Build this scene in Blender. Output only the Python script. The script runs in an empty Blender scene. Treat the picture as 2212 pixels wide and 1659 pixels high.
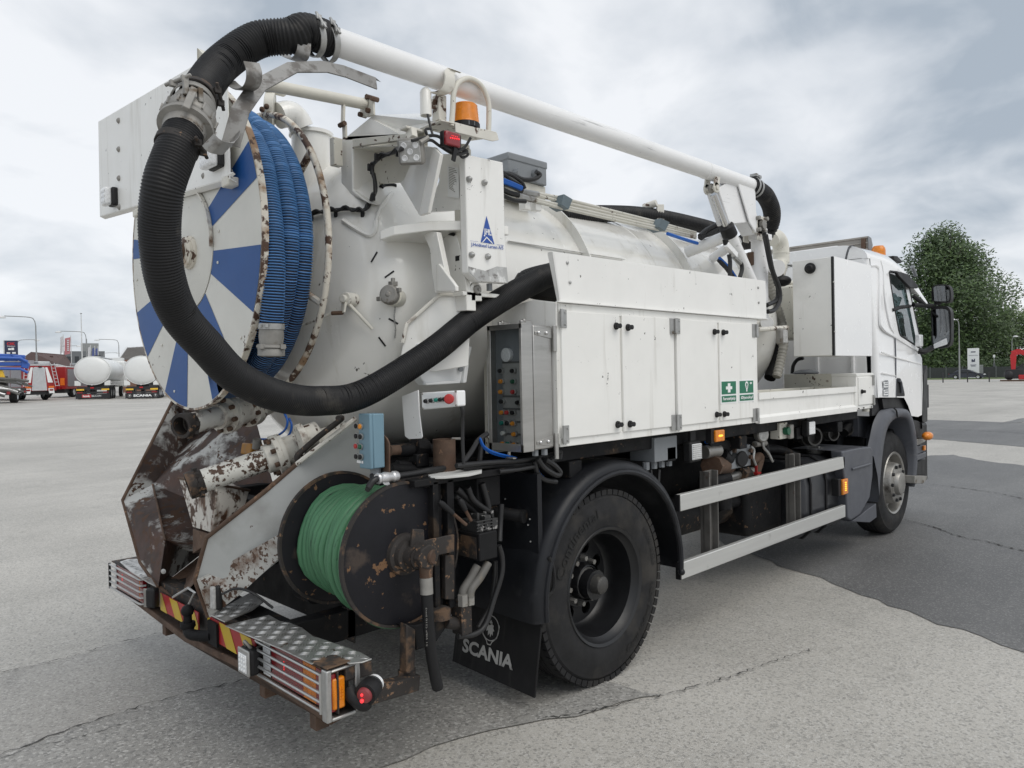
import bpy, bmesh, math, random
from math import sin, cos, pi, radians
from mathutils import Vector as V, Matrix
from mathutils.geometry import tessellate_polygon
random.seed(7)
SC = bpy.context.scene
COL = SC.collection

# ---------------------------------------------------------------- camera, sky, sun, exposure
cam = bpy.data.cameras.new('camera')
cam.sensor_width = 36
cam.lens = 36 * 1595.8 / 2212
cam.clip_end = 3000
camo = bpy.data.objects.new('camera', cam)
COL.objects.link(camo)
YAW, PITCH, ROLL, EYE = 0.787377618, 0.0125746, 0.0192048, 1.645
fw = V((cos(YAW) * cos(PITCH), sin(YAW) * cos(PITCH), -sin(PITCH)))
rt = V((sin(YAW), -cos(YAW), 0))
dn = fw.cross(rt)
r2 = rt * cos(ROLL) + dn * sin(ROLL)
d2 = -rt * sin(ROLL) + dn * cos(ROLL)
camo.matrix_world = Matrix(((r2.x, -d2.x, -fw.x, 0), (r2.y, -d2.y, -fw.y, 0), (r2.z, -d2.z, -fw.z, EYE), (0, 0, 0, 1)))
SC.camera = camo

SUN_EL, SUN_AZ = radians(52), radians(-90)      # direction the soft overcast light comes from: (cos az, sin az)
W = bpy.data.worlds.new('World')
SC.world = W
W.use_nodes = True
nt = W.node_tree
nt.nodes.clear()
N = nt.nodes.new
L = nt.links.new
out = N('ShaderNodeOutputWorld')
bg = N('ShaderNodeBackground')
bg.inputs['Strength'].default_value = 0.1
sky = N('ShaderNodeTexSky')
sky.sky_type = 'NISHITA'
sky.sun_disc = False
sky.sun_elevation = SUN_EL
sky.sun_rotation = pi / 2 - SUN_AZ
tc = N('ShaderNodeTexCoord')
sep = N('ShaderNodeSeparateXYZ')
L(tc.outputs['Generated'], sep.inputs[0])
def math_(op, a, b=None, clamp=False):
    n = N('ShaderNodeMath'); n.operation = op; n.use_clamp = clamp
    for i, q in enumerate((a, b)):
        if q is None: continue
        if isinstance(q, (int, float)): n.inputs[i].default_value = q
        else: L(q, n.inputs[i])
    return n.outputs[0]
zz = math_('ADD', math_('MAXIMUM', sep.outputs[2], 0.0), 0.34)
cx = math_('DIVIDE', sep.outputs[0], zz)
cy = math_('DIVIDE', sep.outputs[1], zz)
cmb = N('ShaderNodeCombineXYZ')
L(cx, cmb.inputs[0]); L(cy, cmb.inputs[1])
def cloud(scale, detail, off, dist=0.3):
    mp = N('ShaderNodeMapping'); mp.inputs['Location'].default_value = off
    L(cmb.outputs[0], mp.inputs['Vector'])
    n = N('ShaderNodeTexNoise'); n.inputs['Scale'].default_value = scale; n.inputs['Detail'].default_value = detail
    n.inputs['Roughness'].default_value = 0.5; n.inputs['Distortion'].default_value = dist
    L(mp.outputs[0], n.inputs['Vector'])
    return n.outputs['Fac']
c1 = cloud(1.35, 6, (24.43, 11.87, 0), .35)
c2 = cloud(3.6, 8, (19.63, -4.37, 0), 0.3)
cm = math_('ADD', math_('MULTIPLY', c1, 0.66), math_('MULTIPLY', c2, 0.34))
rp = N('ShaderNodeValToRGB')
e = rp.color_ramp.elements
e[0].position = 0.40; e[0].color = (4.2, 4.8, 5.5, 1)
e[1].position = 0.58; e[1].color = (9.2, 9.4, 9.7, 1)
q = rp.color_ramp.elements.new(0.48); q.color = (6.9, 7.3, 7.8, 1)
L(cm, rp.inputs[0])
mx = N('ShaderNodeMix'); mx.data_type = 'RGBA'
mx.inputs['Factor'].default_value = 0.92
L(sky.outputs[0], mx.inputs['A']); L(rp.outputs[0], mx.inputs['B'])
L(mx.outputs['Result'], bg.inputs['Color'])
L(bg.outputs[0], out.inputs[0])

sun = bpy.data.lights.new('sun', 'SUN')
sun.energy = 1.25
sun.angle = radians(45)
sun.color = (1.0, 0.95, 0.87)
suno = bpy.data.objects.new('sun', sun)
COL.objects.link(suno)
suno.rotation_euler = V((cos(SUN_AZ) * cos(SUN_EL), sin(SUN_AZ) * cos(SUN_EL), sin(SUN_EL))).to_track_quat('Z', 'Y').to_euler()
SC.view_settings.view_transform = 'Standard'
SC.view_settings.look = 'None'
SC.view_settings.exposure = 0.05
SC.view_settings.gamma = 1
SC.view_settings.use_curve_mapping = False
SC.cycles.use_denoising = True
SC.cycles.max_bounces = 7

# ---------------------------------------------------------------- materials
MATS = {}
def mat(name, c, r=.5, m=0, var=.12, vs=5., chips=(), bump=0, bs=40., coat=0, emit=0, trans=0, rv=.12, spec=.5):
    """Principled material: base colour with soft noise variation; chips = (colour, scale, threshold, softness) patches of rust, dirt, wear."""
    M = bpy.data.materials.new(name)
    M.use_nodes = True
    t = M.node_tree
    b = t.nodes['Principled BSDF']
    n = t.nodes.new; l = t.links.new
    tco = n('ShaderNodeTexCoord').outputs['Object']
    def noise(sc, det=5, off=0):
        mp = n('ShaderNodeMapping')
        s = sc if isinstance(sc, tuple) else (sc, sc, sc)
        mp.inputs['Scale'].default_value = s
        mp.inputs['Location'].default_value = (off * 3.7, off * 1.9, off * 5.3)
        l(tco, mp.inputs['Vector'])
        q = n('ShaderNodeTexNoise'); q.inputs['Scale'].default_value = 1; q.inputs['Detail'].default_value = det
        q.inputs['Roughness'].default_value = .6
        l(mp.outputs[0], q.inputs['Vector'])
        return q.outputs['Fac']
    def ramp(f, p0, p1, v0, v1):
        q = n('ShaderNodeMapRange'); q.inputs[1].default_value = p0; q.inputs[2].default_value = p1
        q.inputs[3].default_value = v0; q.inputs[4].default_value = v1
        l(f, q.inputs[0]); return q.outputs[0]
    f = noise(vs)
    mul = n('ShaderNodeMix'); mul.data_type = 'RGBA'; mul.blend_type = 'MULTIPLY'; mul.inputs['Factor'].default_value = 1
    mul.inputs['A'].default_value = (*c, 1)
    cc = n('ShaderNodeCombineColor')
    fv = ramp(f, .3, .7, 1 - var, 1 + var)
    for i in range(3): l(fv, cc.inputs[i])
    l(cc.outputs[0], mul.inputs['B'])
    col = mul.outputs['Result']
    rough = ramp(noise(vs * 1.7 if not isinstance(vs, tuple) else vs, 4, 2), .3, .7, max(.03, r - rv * r), min(1, r + rv))
    for i, ch in enumerate(chips):
        sc_ = ch[1] if isinstance(ch[1], tuple) else (ch[1],) * 3
        ad = n('ShaderNodeMath'); ad.operation = 'MULTIPLY_ADD'; l(noise(tuple(q * .2 for q in sc_), 3, i + 6), ad.inputs[0]); ad.inputs[1].default_value = .55; l(noise(ch[1], 7, i + 3), ad.inputs[2])   # patches gather in clusters
        cf = ramp(ad.outputs[0], ch[2] + .275, ch[2] + .275 + ch[3], 0, 1)
        mx = n('ShaderNodeMix'); mx.data_type = 'RGBA'
        l(cf, mx.inputs['Factor']); l(col, mx.inputs['A']); mx.inputs['B'].default_value = (*ch[0], 1)
        col = mx.outputs['Result']
        if len(ch) > 4:
            mr = n('ShaderNodeMix'); l(cf, mr.inputs['Factor']); l(rough, mr.inputs['A']); mr.inputs['B'].default_value = ch[4]
            rough = mr.outputs['Result']
    l(col, b.inputs['Base Color']); l(rough, b.inputs['Roughness'])
    b.inputs['Metallic'].default_value = m; b.inputs['Specular IOR Level'].default_value = spec
    b.inputs['Coat Weight'].default_value = coat
    b.inputs['Coat Roughness'].default_value = .06
    if bump:
        q = n('ShaderNodeBump'); q.inputs['Strength'].default_value = bump; q.inputs['Distance'].default_value = .004
        l(noise(bs, 5, 9), q.inputs['Height']); l(q.outputs[0], b.inputs['Normal'])
    if emit:
        b.inputs['Emission Color'].default_value = (*c, 1); b.inputs['Emission Strength'].default_value = emit
    if trans:
        b.inputs['Transmission Weight'].default_value = trans
    MATS[name] = M
    return M
RUST = (.075, .038, .022); RUST2 = (.13, .07, .04); DIRT = (.16, .14, .11)
m_tank = mat('tank_white_gloss', (.82, .81, .77), .16, var=.03, coat=.5, chips=(((.52, .49, .41), (9, 9, 1.2), .60, .30), (( .50, .47, .40), 2.2, .62, .5), ((.1, .09, .08), 28., .735, .01)))
m_white = mat('white_paint', (.85, .845, .815), .34, var=.03, chips=(((.50, .48, .42), (13, 13, .9), .60, .30), ((.60, .59, .55), 3.1, .60, .5), ((.09, .08, .07), 34., .725, .01)))
m_door = mat('white_door_paint', (.84, .835, .805), .36, var=.025, chips=(((.52, .50, .45), (11, 11, .8), .60, .30), ((.62, .61, .58), 4.0, .62, .5), ((.06, .05, .05), 30., .715, .008)), bump=.03, bs=9.)
m_guard = mat('white_scuffed_panel', (.84, .835, .81), .36, var=.03, chips=(((.50, .48, .43), (10, 10, 1.3), .58, .30), ((.45, .44, .42), (7, 7, 1.6), .66, .2), ((.12, .11, .10), 42., .715, .01)), bump=.04, bs=5.)
m_cab = mat('cab_white', (.88, .88, .88), .18, var=.015, coat=.6)
m_cream = mat('aged_white_paint', (.66, .64, .57), .45, var=.08, chips=((RUST2, 11., .69, .08), (RUST, 26., .66, .02)), bump=.05)
m_chip = mat('chipped_white_paint', (.68, .66, .60), .5, var=.1, chips=((RUST2, 9., .60, .16), (RUST, 24., .605, .05)), bump=.15, bs=30.)
m_rim = mat('chipped_reel_rim', (.64, .60, .52), .55, var=.12, chips=(((.30, .19, .11), 9., .50, .12), (RUST, 26., .525, .05)), bump=.2, bs=40.)
m_boom = mat('boom_white', (.83, .83, .83), .30, var=.03, chips=(((.50, .50, .50), (3, 40, 40), .68, .1), ((.08, .08, .08), (14, 30, 30), .75, .01)))
m_disc_w = mat('reel_disc_white', (.66, .65, .60), .42, var=.05, chips=(((.32, .29, .24), 7., .70, .1), (RUST, 30., .715, .015)))
m_blue = mat('blue_paint', (.008, .072, .26), .42, spec=.35, var=.06, chips=(((.45, .52, .66), (30, 8, 20), .76, .02),), rv=.02)
m_rust = mat('rusty_steel', (.10, .062, .042), .8, var=.4, vs=9., chips=((RUST, 14., .5, .2), ((.22, .13, .08), 30., .64, .08)), bump=.3, bs=60.)
m_chute = mat('rusty_chute_white_remains', (.062, .042, .036), .7, var=.35, vs=7., chips=(((.10, .05, .035), 5., .5, .2), ((.50, .50, .48), (4.2, 4.2, 5.5), .535, .09), (RUST, 24., .58, .03)), bump=.2, bs=50.)
m_chute_out = mat('chute_outside_paint', (.40, .41, .40), .42, var=.08, chips=(((.20, .19, .17), 2.5, .54, .3), (RUST, 22., .735, .02)), bump=.05)
m_dark = mat('dark_oily_steel', (.009, .009, .010), .6, var=.3, chips=(((.045, .032, .022), 9., .62, .1), ((.12, .075, .045), 28., .68, .03)), bump=.2, bs=30., spec=.25)
m_reeldark = mat('black_reel_flange', (.008, .008, .011), .5, var=.3, chips=(((.055, .042, .035), 5., .62, .1), ((.17, .095, .05), 26., .665, .015), ((.10, .065, .04), 6., .70, .06)), bump=.12, bs=35., spec=.3)
m_darkrust = mat('dark_rust_bracket', (.026, .022, .020), .7, var=.3, chips=(((.115, .070, .042), 12., .55, .10), ((.20, .12, .07), 44., .62, .04)), bump=.3, bs=50.)
m_black = mat('black_plastic', (.012, .012, .013), .5, var=.2, bump=.05, bs=60., spec=.35)
m_guardp = mat('black_mudguard_plastic', (.010, .011, .014), .40, var=.25, chips=(((.06, .06, .065), 6., .58, .3),), bump=.06, bs=14., spec=.35)
m_flap = mat('mudflap_rubber', (.009, .009, .010), .55, var=.25, chips=(((.035, .034, .032), (3, 14, 2), .57, .2),), bump=.1, bs=12., spec=.3)
m_grey = mat('grey_plastic', (.085, .090, .105), .48, var=.1, chips=(((.17, .17, .17), (3, 3, 10), .66, .2),), bump=.03, bs=20.)
m_tyre = mat('tyre_rubber', (.016, .016, .017), .7, var=.25, vs=9., chips=(((.046, .042, .037), 5., .55, .25),), bump=.08, bs=60., spec=.3)
m_hose = mat('black_hose_rubber', (.010, .010, .011), .5, var=.2, vs=7., chips=(((.06, .055, .048), (9, 9, 9), .62, .2),), bump=.1, bs=50., spec=.35)
m_hoseb = mat('hose_ridge_blue', (.085, .235, .52), .38, var=.08, vs=3.)
m_hosed = mat('hose_groove_black', (.010, .013, .03), .6)
m_green = mat('green_hose_rubber', (.062, .185, .092), .5, var=.15, vs=5., chips=(((.012, .03, .02), (16, 60, 16), .66, .08),))
m_steel = mat('galvanised_steel', (.42, .42, .41), .42, .75, var=.2, vs=14., chips=(((.16, .13, .10), 13., .62, .1),), bump=.05)
m_inox = mat('stainless_steel', (.46, .45, .43), .34, .9, var=.12, vs=(2, 2, 14.), chips=(((.30, .29, .27), (3, 3, 14), .55, .3),))
m_alu = mat('aluminium_rail', (.62, .62, .60), .42, .55, var=.05, vs=(1, 20, 30.), chips=(((.40, .39, .37), 8., .66, .2),))
m_cheq = mat('aluminium_chequer_plate', (.50, .50, .49), .36, .8, var=.18, vs=8., chips=(((.20, .19, .17), 7., .56, .2), (RUST2, 16., .70, .06)), bump=.1, bs=22.)
m_dull = mat('dull_cast_aluminium', (.30, .29, .27), .55, .5, var=.2, vs=12., chips=(((.13, .10, .07), 14., .58, .1),), bump=.15)
m_chrome = mat('chrome_rod', (.62, .62, .62), .12, 1., var=.05)
m_rims = mat('rim_steel_grey', (.34, .33, .31), .38, .7, var=.15, vs=9., chips=(((.10, .09, .08), 8., .62, .15),))
m_rimdark = mat('rim_black', (.010, .0105, .012), .36, 0, var=.3, chips=(((.16, .15, .14), 12., .66, .08),))
m_ltblue = mat('control_box_blue', (.16, .27, .34), .45, var=.04, chips=(((.22, .26, .28), 24., .70, .05),))
m_grybox = mat('grey_enclosure', (.22, .235, .25), .45, var=.05)
m_amber = mat('amber_lens', (.72, .22, .008), .25, var=.15, vs=30., coat=.3)
m_red = mat('red_lens', (.24, .005, .010), .15, var=.1, coat=.6)
m_redplain = mat('red_plastic', (.45, .03, .03), .4)
m_redlit = mat('lit_red_led', (1., .04, .05), .3, emit=.8)
m_amberlit = mat('lit_amber_led', (1., .42, .03), .3, emit=2.0)
m_lens = mat('clear_lamp_lens', (.78, .79, .80), .12, var=.15, vs=90., coat=.5)
m_lensgrey = mat('dirty_lamp_lens', (.42, .42, .41), .35, var=.3, vs=40.)
m_orangebtn = mat('orange_button', (.72, .27, .02), .35)
m_greenbtn = mat('green_button', (.01, .10, .05), .35)
m_tealbtn = mat('teal_button', (.01, .20, .16), .35)
m_whitebtn = mat('white_button', (.70, .70, .66), .4)
m_yellow = mat('hazard_yellow', (.55, .38, .02), .4, var=.08)
m_hred = mat('hazard_red', (.36, .018, .02), .4, var=.08, chips=(((.20, .12, .1), 9., .68, .1),))
m_sgreen = mat('sign_green', (.010, .16, .085), .45, var=.04)
m_swhite = mat('sign_white', (.85, .86, .86), .45, var=.02)
m_tblue = mat('logo_blue', (.025, .085, .36), .45, var=.05, chips=(((.75, .75, .74), 30., .68, .03),))
m_tgrey = mat('lettering_worn_white', (.40, .40, .39), .6, var=.15, chips=(((.10, .10, .10), 14., .62, .1),))
m_trub = mat('tyre_lettering', (.003, .003, .003), .5, var=.05)
def thin_glass(name, tint, refl=.12, rough=.02):
    """Single sheet of glass: lets light straight through, with a mirror-like reflection on top."""
    M = bpy.data.materials.new(name); M.use_nodes = True; t = M.node_tree; t.nodes.clear(); n = t.nodes.new; l = t.links.new
    o = n('ShaderNodeOutputMaterial'); a = n('ShaderNodeBsdfTransparent'); g = n('ShaderNodeBsdfGlossy'); x = n('ShaderNodeMixShader'); f = n('ShaderNodeLayerWeight')
    a.inputs[0].default_value = (*tint, 1); g.inputs['Roughness'].default_value = rough; f.inputs[0].default_value = .5
    pw = n('ShaderNodeMath'); pw.operation = 'POWER'; l(f.outputs['Facing'], pw.inputs[0]); pw.inputs[1].default_value = 4
    ad = n('ShaderNodeMath'); ad.operation = 'ADD'; ad.use_clamp = True; l(pw.outputs[0], ad.inputs[0]); ad.inputs[1].default_value = refl
    l(ad.outputs[0], x.inputs[0]); l(a.outputs[0], x.inputs[1]); l(g.outputs[0], x.inputs[2]); l(x.outputs[0], o.inputs[0])
    MATS[name] = M
    return M
m_glass = thin_glass('window_glass', (.42, .50, .50), .16)
m_mirror = mat('mirror_glass', (.16, .17, .18), .02, 1., var=.0, rv=0)
m_screen = thin_glass('smoky_polycarbonate', (.70, .72, .72), .0, .08)
m_cable = mat('black_cable', (.015, .015, .016), .45)
m_bluec = mat('blue_air_line', (.01, .12, .50), .4)
m_tape = mat('silver_tape', (.62, .62, .63), .32, .6, bump=.6, bs=60.)
m_int = mat('cab_interior', (.035, .035, .038), .8)
m_int2 = mat('seat_cloth', (.10, .10, .11), .9)
m_wire = mat('galvanised_wire', (.50, .50, .49), .35, .8)

# ---------------------------------------------------------------- mesh helpers
class MB:
    def __init__(s): s.v = []; s.f = []; s.mi = []; s.m = 0
    def add(s, vs, fs):
        o = len(s.v); s.v += [V(p) for p in vs]
        for f in fs: s.f.append([i + o for i in f]); s.mi.append(s.m)
        return s
    def bx(s, x0, x1, y0, y1, z0, z1):
        return s.hexa([(x0, y0, z0), (x1, y0, z0), (x1, y1, z0), (x0, y1, z0)], [(x0, y0, z1), (x1, y0, z1), (x1, y1, z1), (x0, y1, z1)])
    def hexa(s, a, b):
        n = len(a)
        return s.add(list(a) + list(b), [list(range(n))[::-1], [n + i for i in range(n)]] + [[i, (i + 1) % n, n + (i + 1) % n, n + i] for i in range(n)])
    def box(s, c, size, rot=None):
        c = V(c); h = V(size) / 2; R = rot or Matrix.Identity(3)
        q = lambda z: [c + R @ V((a * h.x, b * h.y, z * h.z)) for a, b in ((-1, -1), (1, -1), (1, 1), (-1, 1))]
        return s.hexa(q(-1), q(1))
    def beam(s, p0, p1, w, h, up=(0, 0, 1)):
        p0, p1 = V(p0), V(p1); d = (p1 - p0).normalized(); u = V(up); sd = d.cross(u).normalized(); u = sd.cross(d)
        q = lambda p: [p + sd * a * w / 2 + u * b * h / 2 for a, b in ((-1, -1), (1, -1), (1, 1), (-1, 1))]
        return s.hexa(q(p0), q(p1))
    def prism(s, poly, off):
        off = V(off)
        return s.hexa([V(p) for p in poly], [V(p) + off for p in poly])
    def sheet(s, poly, t=.004):
        p = [V(q) for q in poly]; n = (p[1] - p[0]).cross(p[2] - p[0]).normalized() * t
        return s.prism(p, n)
    def quad(s, *p): return s.add(p, [list(range(len(p)))])
    def tube(s, path, r, n=8, closed=False, mod=None, caps=True):
        P = [V(p) for p in path]; k = len(P)
        if not isinstance(r, (list, tuple)): r = [r] * k
        T = []
        for i in range(k):
            a = P[(i - 1) % k if closed else max(i - 1, 0)]; b = P[(i + 1) % k if closed else min(i + 1, k - 1)]
            T.append((b - a).normalized())
        u = T[0].orthogonal().normalized(); vs = []
        for i in range(k):
            u = (u - T[i] * u.dot(T[i])).normalized(); w = T[i].cross(u)
            for j in range(n):
                a = 2 * pi * j / n; vs.append(P[i] + (u * cos(a) + w * sin(a)) * r[i])
        o = len(s.v); s.v += vs
        for i in range(k if closed else k - 1):
            i2 = (i + 1) % k
            for j in range(n):
                j2 = (j + 1) % n
                s.f.append([o + i * n + j, o + i * n + j2, o + i2 * n + j2, o + i2 * n + j]); s.mi.append(mod(i) if mod else s.m)
        if not closed and caps:
            s.f.append([o + j for j in range(n)][::-1]); s.mi.append(s.m)
            s.f.append([o + (k - 1) * n + j for j in range(n)]); s.mi.append(s.m)
        return s
    def cyl(s, p0, p1, r, r1=None, n=16):
        return s.tube([p0, p1], [r, r if r1 is None else r1], n)
    def lathe(s, o, ax, prof, n=32, a0=0, a1=2 * pi):
        o = V(o); d = V(ax).normalized(); u = d.orthogonal().normalized()
        if abs(d.z) < .9: u = (V((0, 0, 1)) - d * d.z).normalized()
        w = d.cross(u); full = abs(a1 - a0 - 2 * pi) < 1e-6; k = n if full else n + 1; b = len(s.v); m = len(prof)
        for i in range(k):
            a = a0 + (a1 - a0) * i / n; e = u * cos(a) + w * sin(a)
            for r, h in prof: s.v.append(o + d * h + e * r)
        for i in range(n):
            i2 = (i + 1) % k
            for j in range(m - 1): s.f.append([b + i * m + j, b + i2 * m + j, b + i2 * m + j + 1, b + i * m + j + 1]); s.mi.append(s.m)
        return s
    def disc(s, c, ax, r, n=24):
        d = V(ax).normalized(); u = d.orthogonal().normalized(); w = d.cross(u); c = V(c)
        return s.add([c + (u * cos(2 * pi * i / n) + w * sin(2 * pi * i / n)) * r for i in range(n)], [list(range(n))])
    def ell(s, c, r, n=16, m=10):
        c = V(c); r = (r, r, r) if isinstance(r, (int, float)) else r; b = len(s.v)
        for i in range(1, m):
            t = pi * i / m
            for j in range(n):
                a = 2 * pi * j / n; s.v.append(c + V((r[0] * sin(t) * cos(a), r[1] * sin(t) * sin(a), r[2] * cos(t))))
        for i in range(m - 2):
            for j in range(n):
                j2 = (j + 1) % n; s.f.append([b + i * n + j, b + (i + 1) * n + j, b + (i + 1) * n + j2, b + i * n + j2]); s.mi.append(s.m)
        s.f.append([b + j for j in range(n)]); s.f.append([b + (m - 2) * n + j for j in range(n)][::-1]); s.mi += [s.m] * 2
        return s
def root_loc(p):
    o = V((0, 0, 0))
    while p is not None: o += p.location; p = p.parent
    return o
def part(name, mb, m, parent=None, sm=38, bev=0, seg=2, label=None):
    """Link a mesh builder as ONE mesh object under its parent."""
    o0 = root_loc(parent)
    me = bpy.data.meshes.new(name)
    me.from_pydata([v - o0 for v in mb.v], [], mb.f)
    ms = m if isinstance(m, (list, tuple)) else [m]
    for x in ms: me.materials.append(x)
    if len(ms) > 1: me.polygons.foreach_set('material_index', mb.mi)
    bm = bmesh.new(); bm.from_mesh(me)
    bmesh.ops.recalc_face_normals(bm, faces=bm.faces)
    bm.to_mesh(me); bm.free()
    if sm: me.shade_smooth(); me.set_sharp_from_angle(angle=radians(sm))
    ob = bpy.data.objects.new(name, me)
    COL.objects.link(ob)
    if parent is not None: ob.parent = parent
    if bev:
        b = ob.modifiers.new('Bevel', 'BEVEL'); b.width = bev; b.segments = seg; b.limit_method = 'ANGLE'; b.angle_limit = radians(40)
        b.harden_normals = False
    if label: ob['label'] = label
    return ob
def tag(o, label, cat=None, group=None, kind=None):
    o['label'] = label
    if cat: o['category'] = cat
    if group: o['group'] = group
    if kind: o['kind'] = kind
    return o
def thing(name, label, cat, loc=(0, 0, 0), group=None):
    o = bpy.data.objects.new(name, None); o.empty_display_size = .2
    COL.objects.link(o); o.location = loc
    return tag(o, label, cat, group)
def copy_tree(o, parent=None):
    c = o.copy(); COL.objects.link(c)
    if parent is not None: c.parent = parent
    for ch in list(o.children): copy_tree(ch, c)
    return c
def cr(pts, n=8, closed=False):
    """Catmull-Rom curve through the points."""
    P = [V(p) for p in pts]; k = len(P); res = []
    for i in range(k if closed else k - 1):
        g = lambda j: P[j % k] if closed else (P[j] if 0 <= j < k else (P[0] * 2 - P[1] if j < 0 else P[-1] * 2 - P[-2]))
        a, b, c, d = g(i - 1), g(i), g(i + 1), g(i + 2)
        for j in range(n):
            t = j / n
            res.append(.5 * ((2 * b) + (c - a) * t + (2 * a - 5 * b + 4 * c - d) * t * t + (3 * b - a - 3 * c + d) * t ** 3))
    if not closed: res.append(P[-1].copy())
    return res
def resample(path, step):
    res = [path[0]]; acc = 0; 
    for a, b in zip(path, path[1:]):
        d = (b - a).length; t = step - acc
        while t <= d: res.append(a + (b - a) * (t / d)); t += step
        acc = (acc + d) % step if d + acc >= step else acc + d
    return res
def ribbed(mb, path, r, pitch, depth, n=18, m=(0, 0)):
    """Hose with real ridges and grooves; r may be a list with one radius per control point of path."""
    ps = resample(path, pitch / 4)
    k = len(ps); rr = []
    for i in range(k):
        t = i / (k - 1); base = r(t) if callable(r) else r
        rr.append(base - (depth if i % 4 in (2, 3) else 0))
    mb.tube(ps, rr, n, mod=lambda i: m[1] if i % 4 in (2, 3) else m[0])
    return mb
_tc = {}
def glyphs(s, fat=0.):
    """Flat outline mesh of a line of lettering, centred, unit height."""
    k = (s, fat)
    if k not in _tc:
        cu = bpy.data.curves.new('lettering', 'FONT'); cu.body = s; cu.size = 1; cu.offset = fat; cu.resolution_u = 3
        ob = bpy.data.objects.new('lettering', cu); COL.objects.link(ob)
        bpy.context.view_layer.update()
        me = bpy.data.meshes.new_from_object(ob.evaluated_get(bpy.context.evaluated_depsgraph_get()))
        vs = [v.co.copy() for v in me.vertices]; fs = [list(p.vertices) for p in me.polygons]
        bpy.data.objects.remove(ob); bpy.data.meshes.remove(me)
        x0 = min(v.x for v in vs); x1 = max(v.x for v in vs); y0 = min(v.y for v in vs); y1 = max(v.y for v in vs)
        _tc[k] = ([((v.x - x0) / (x1 - x0) - .5, (v.y - y0) / (y1 - y0) - .5) for v in vs], fs)
    return _tc[k]
def text(mb, s, fn, fat=0.):
    vs, fs = glyphs(s, fat)
    return mb.add([fn(a, b) for a, b in vs], fs)
def planar(c, u, v):
    c, u, v = V(c), V(u), V(v)
    return lambda a, b: c + u * a + v * b

# ---------------------------------------------------------------- ground
def smooth(t): t = max(0, min(1, t)); return t * t * (3 - 2 * t)
def ground_z(x, y):
    """The yard is level round the truck and tilts very slightly far away: up to the left, down to the right."""
    d = math.hypot(x, y); side = x * .7085 - y * .7057
    return -(.0090 if side < 0 else .0042) * side * smooth((d - 14) / 34) * (1 if d < 140 else 140 / d)
def grid_ground():
    mb = MB(); rs = [0.0, 1, 2, 3.5, 5, 7, 9, 12, 15, 18, 22, 26, 30, 35, 40, 46, 53, 62, 75, 95, 125, 180, 300, 600, 1500]; n = 96
    mb.v.append(V((0, 0, 0)))
    for r in rs[1:]:
        for j in range(n):
            a = 2 * pi * j / n; x, y = r * cos(a), r * sin(a); mb.v.append(V((x, y, ground_z(x, y))))
    for j in range(n): mb.f.append([0, 1 + j, 1 + (j + 1) % n])
    for i in range(len(rs) - 2):
        for j in range(n):
            a = 1 + i * n; mb.f.append([a + j, a + n + j, a + n + (j + 1) % n, a + (j + 1) % n])
    mb.mi = [0] * len(mb.f)
    return mb
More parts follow.
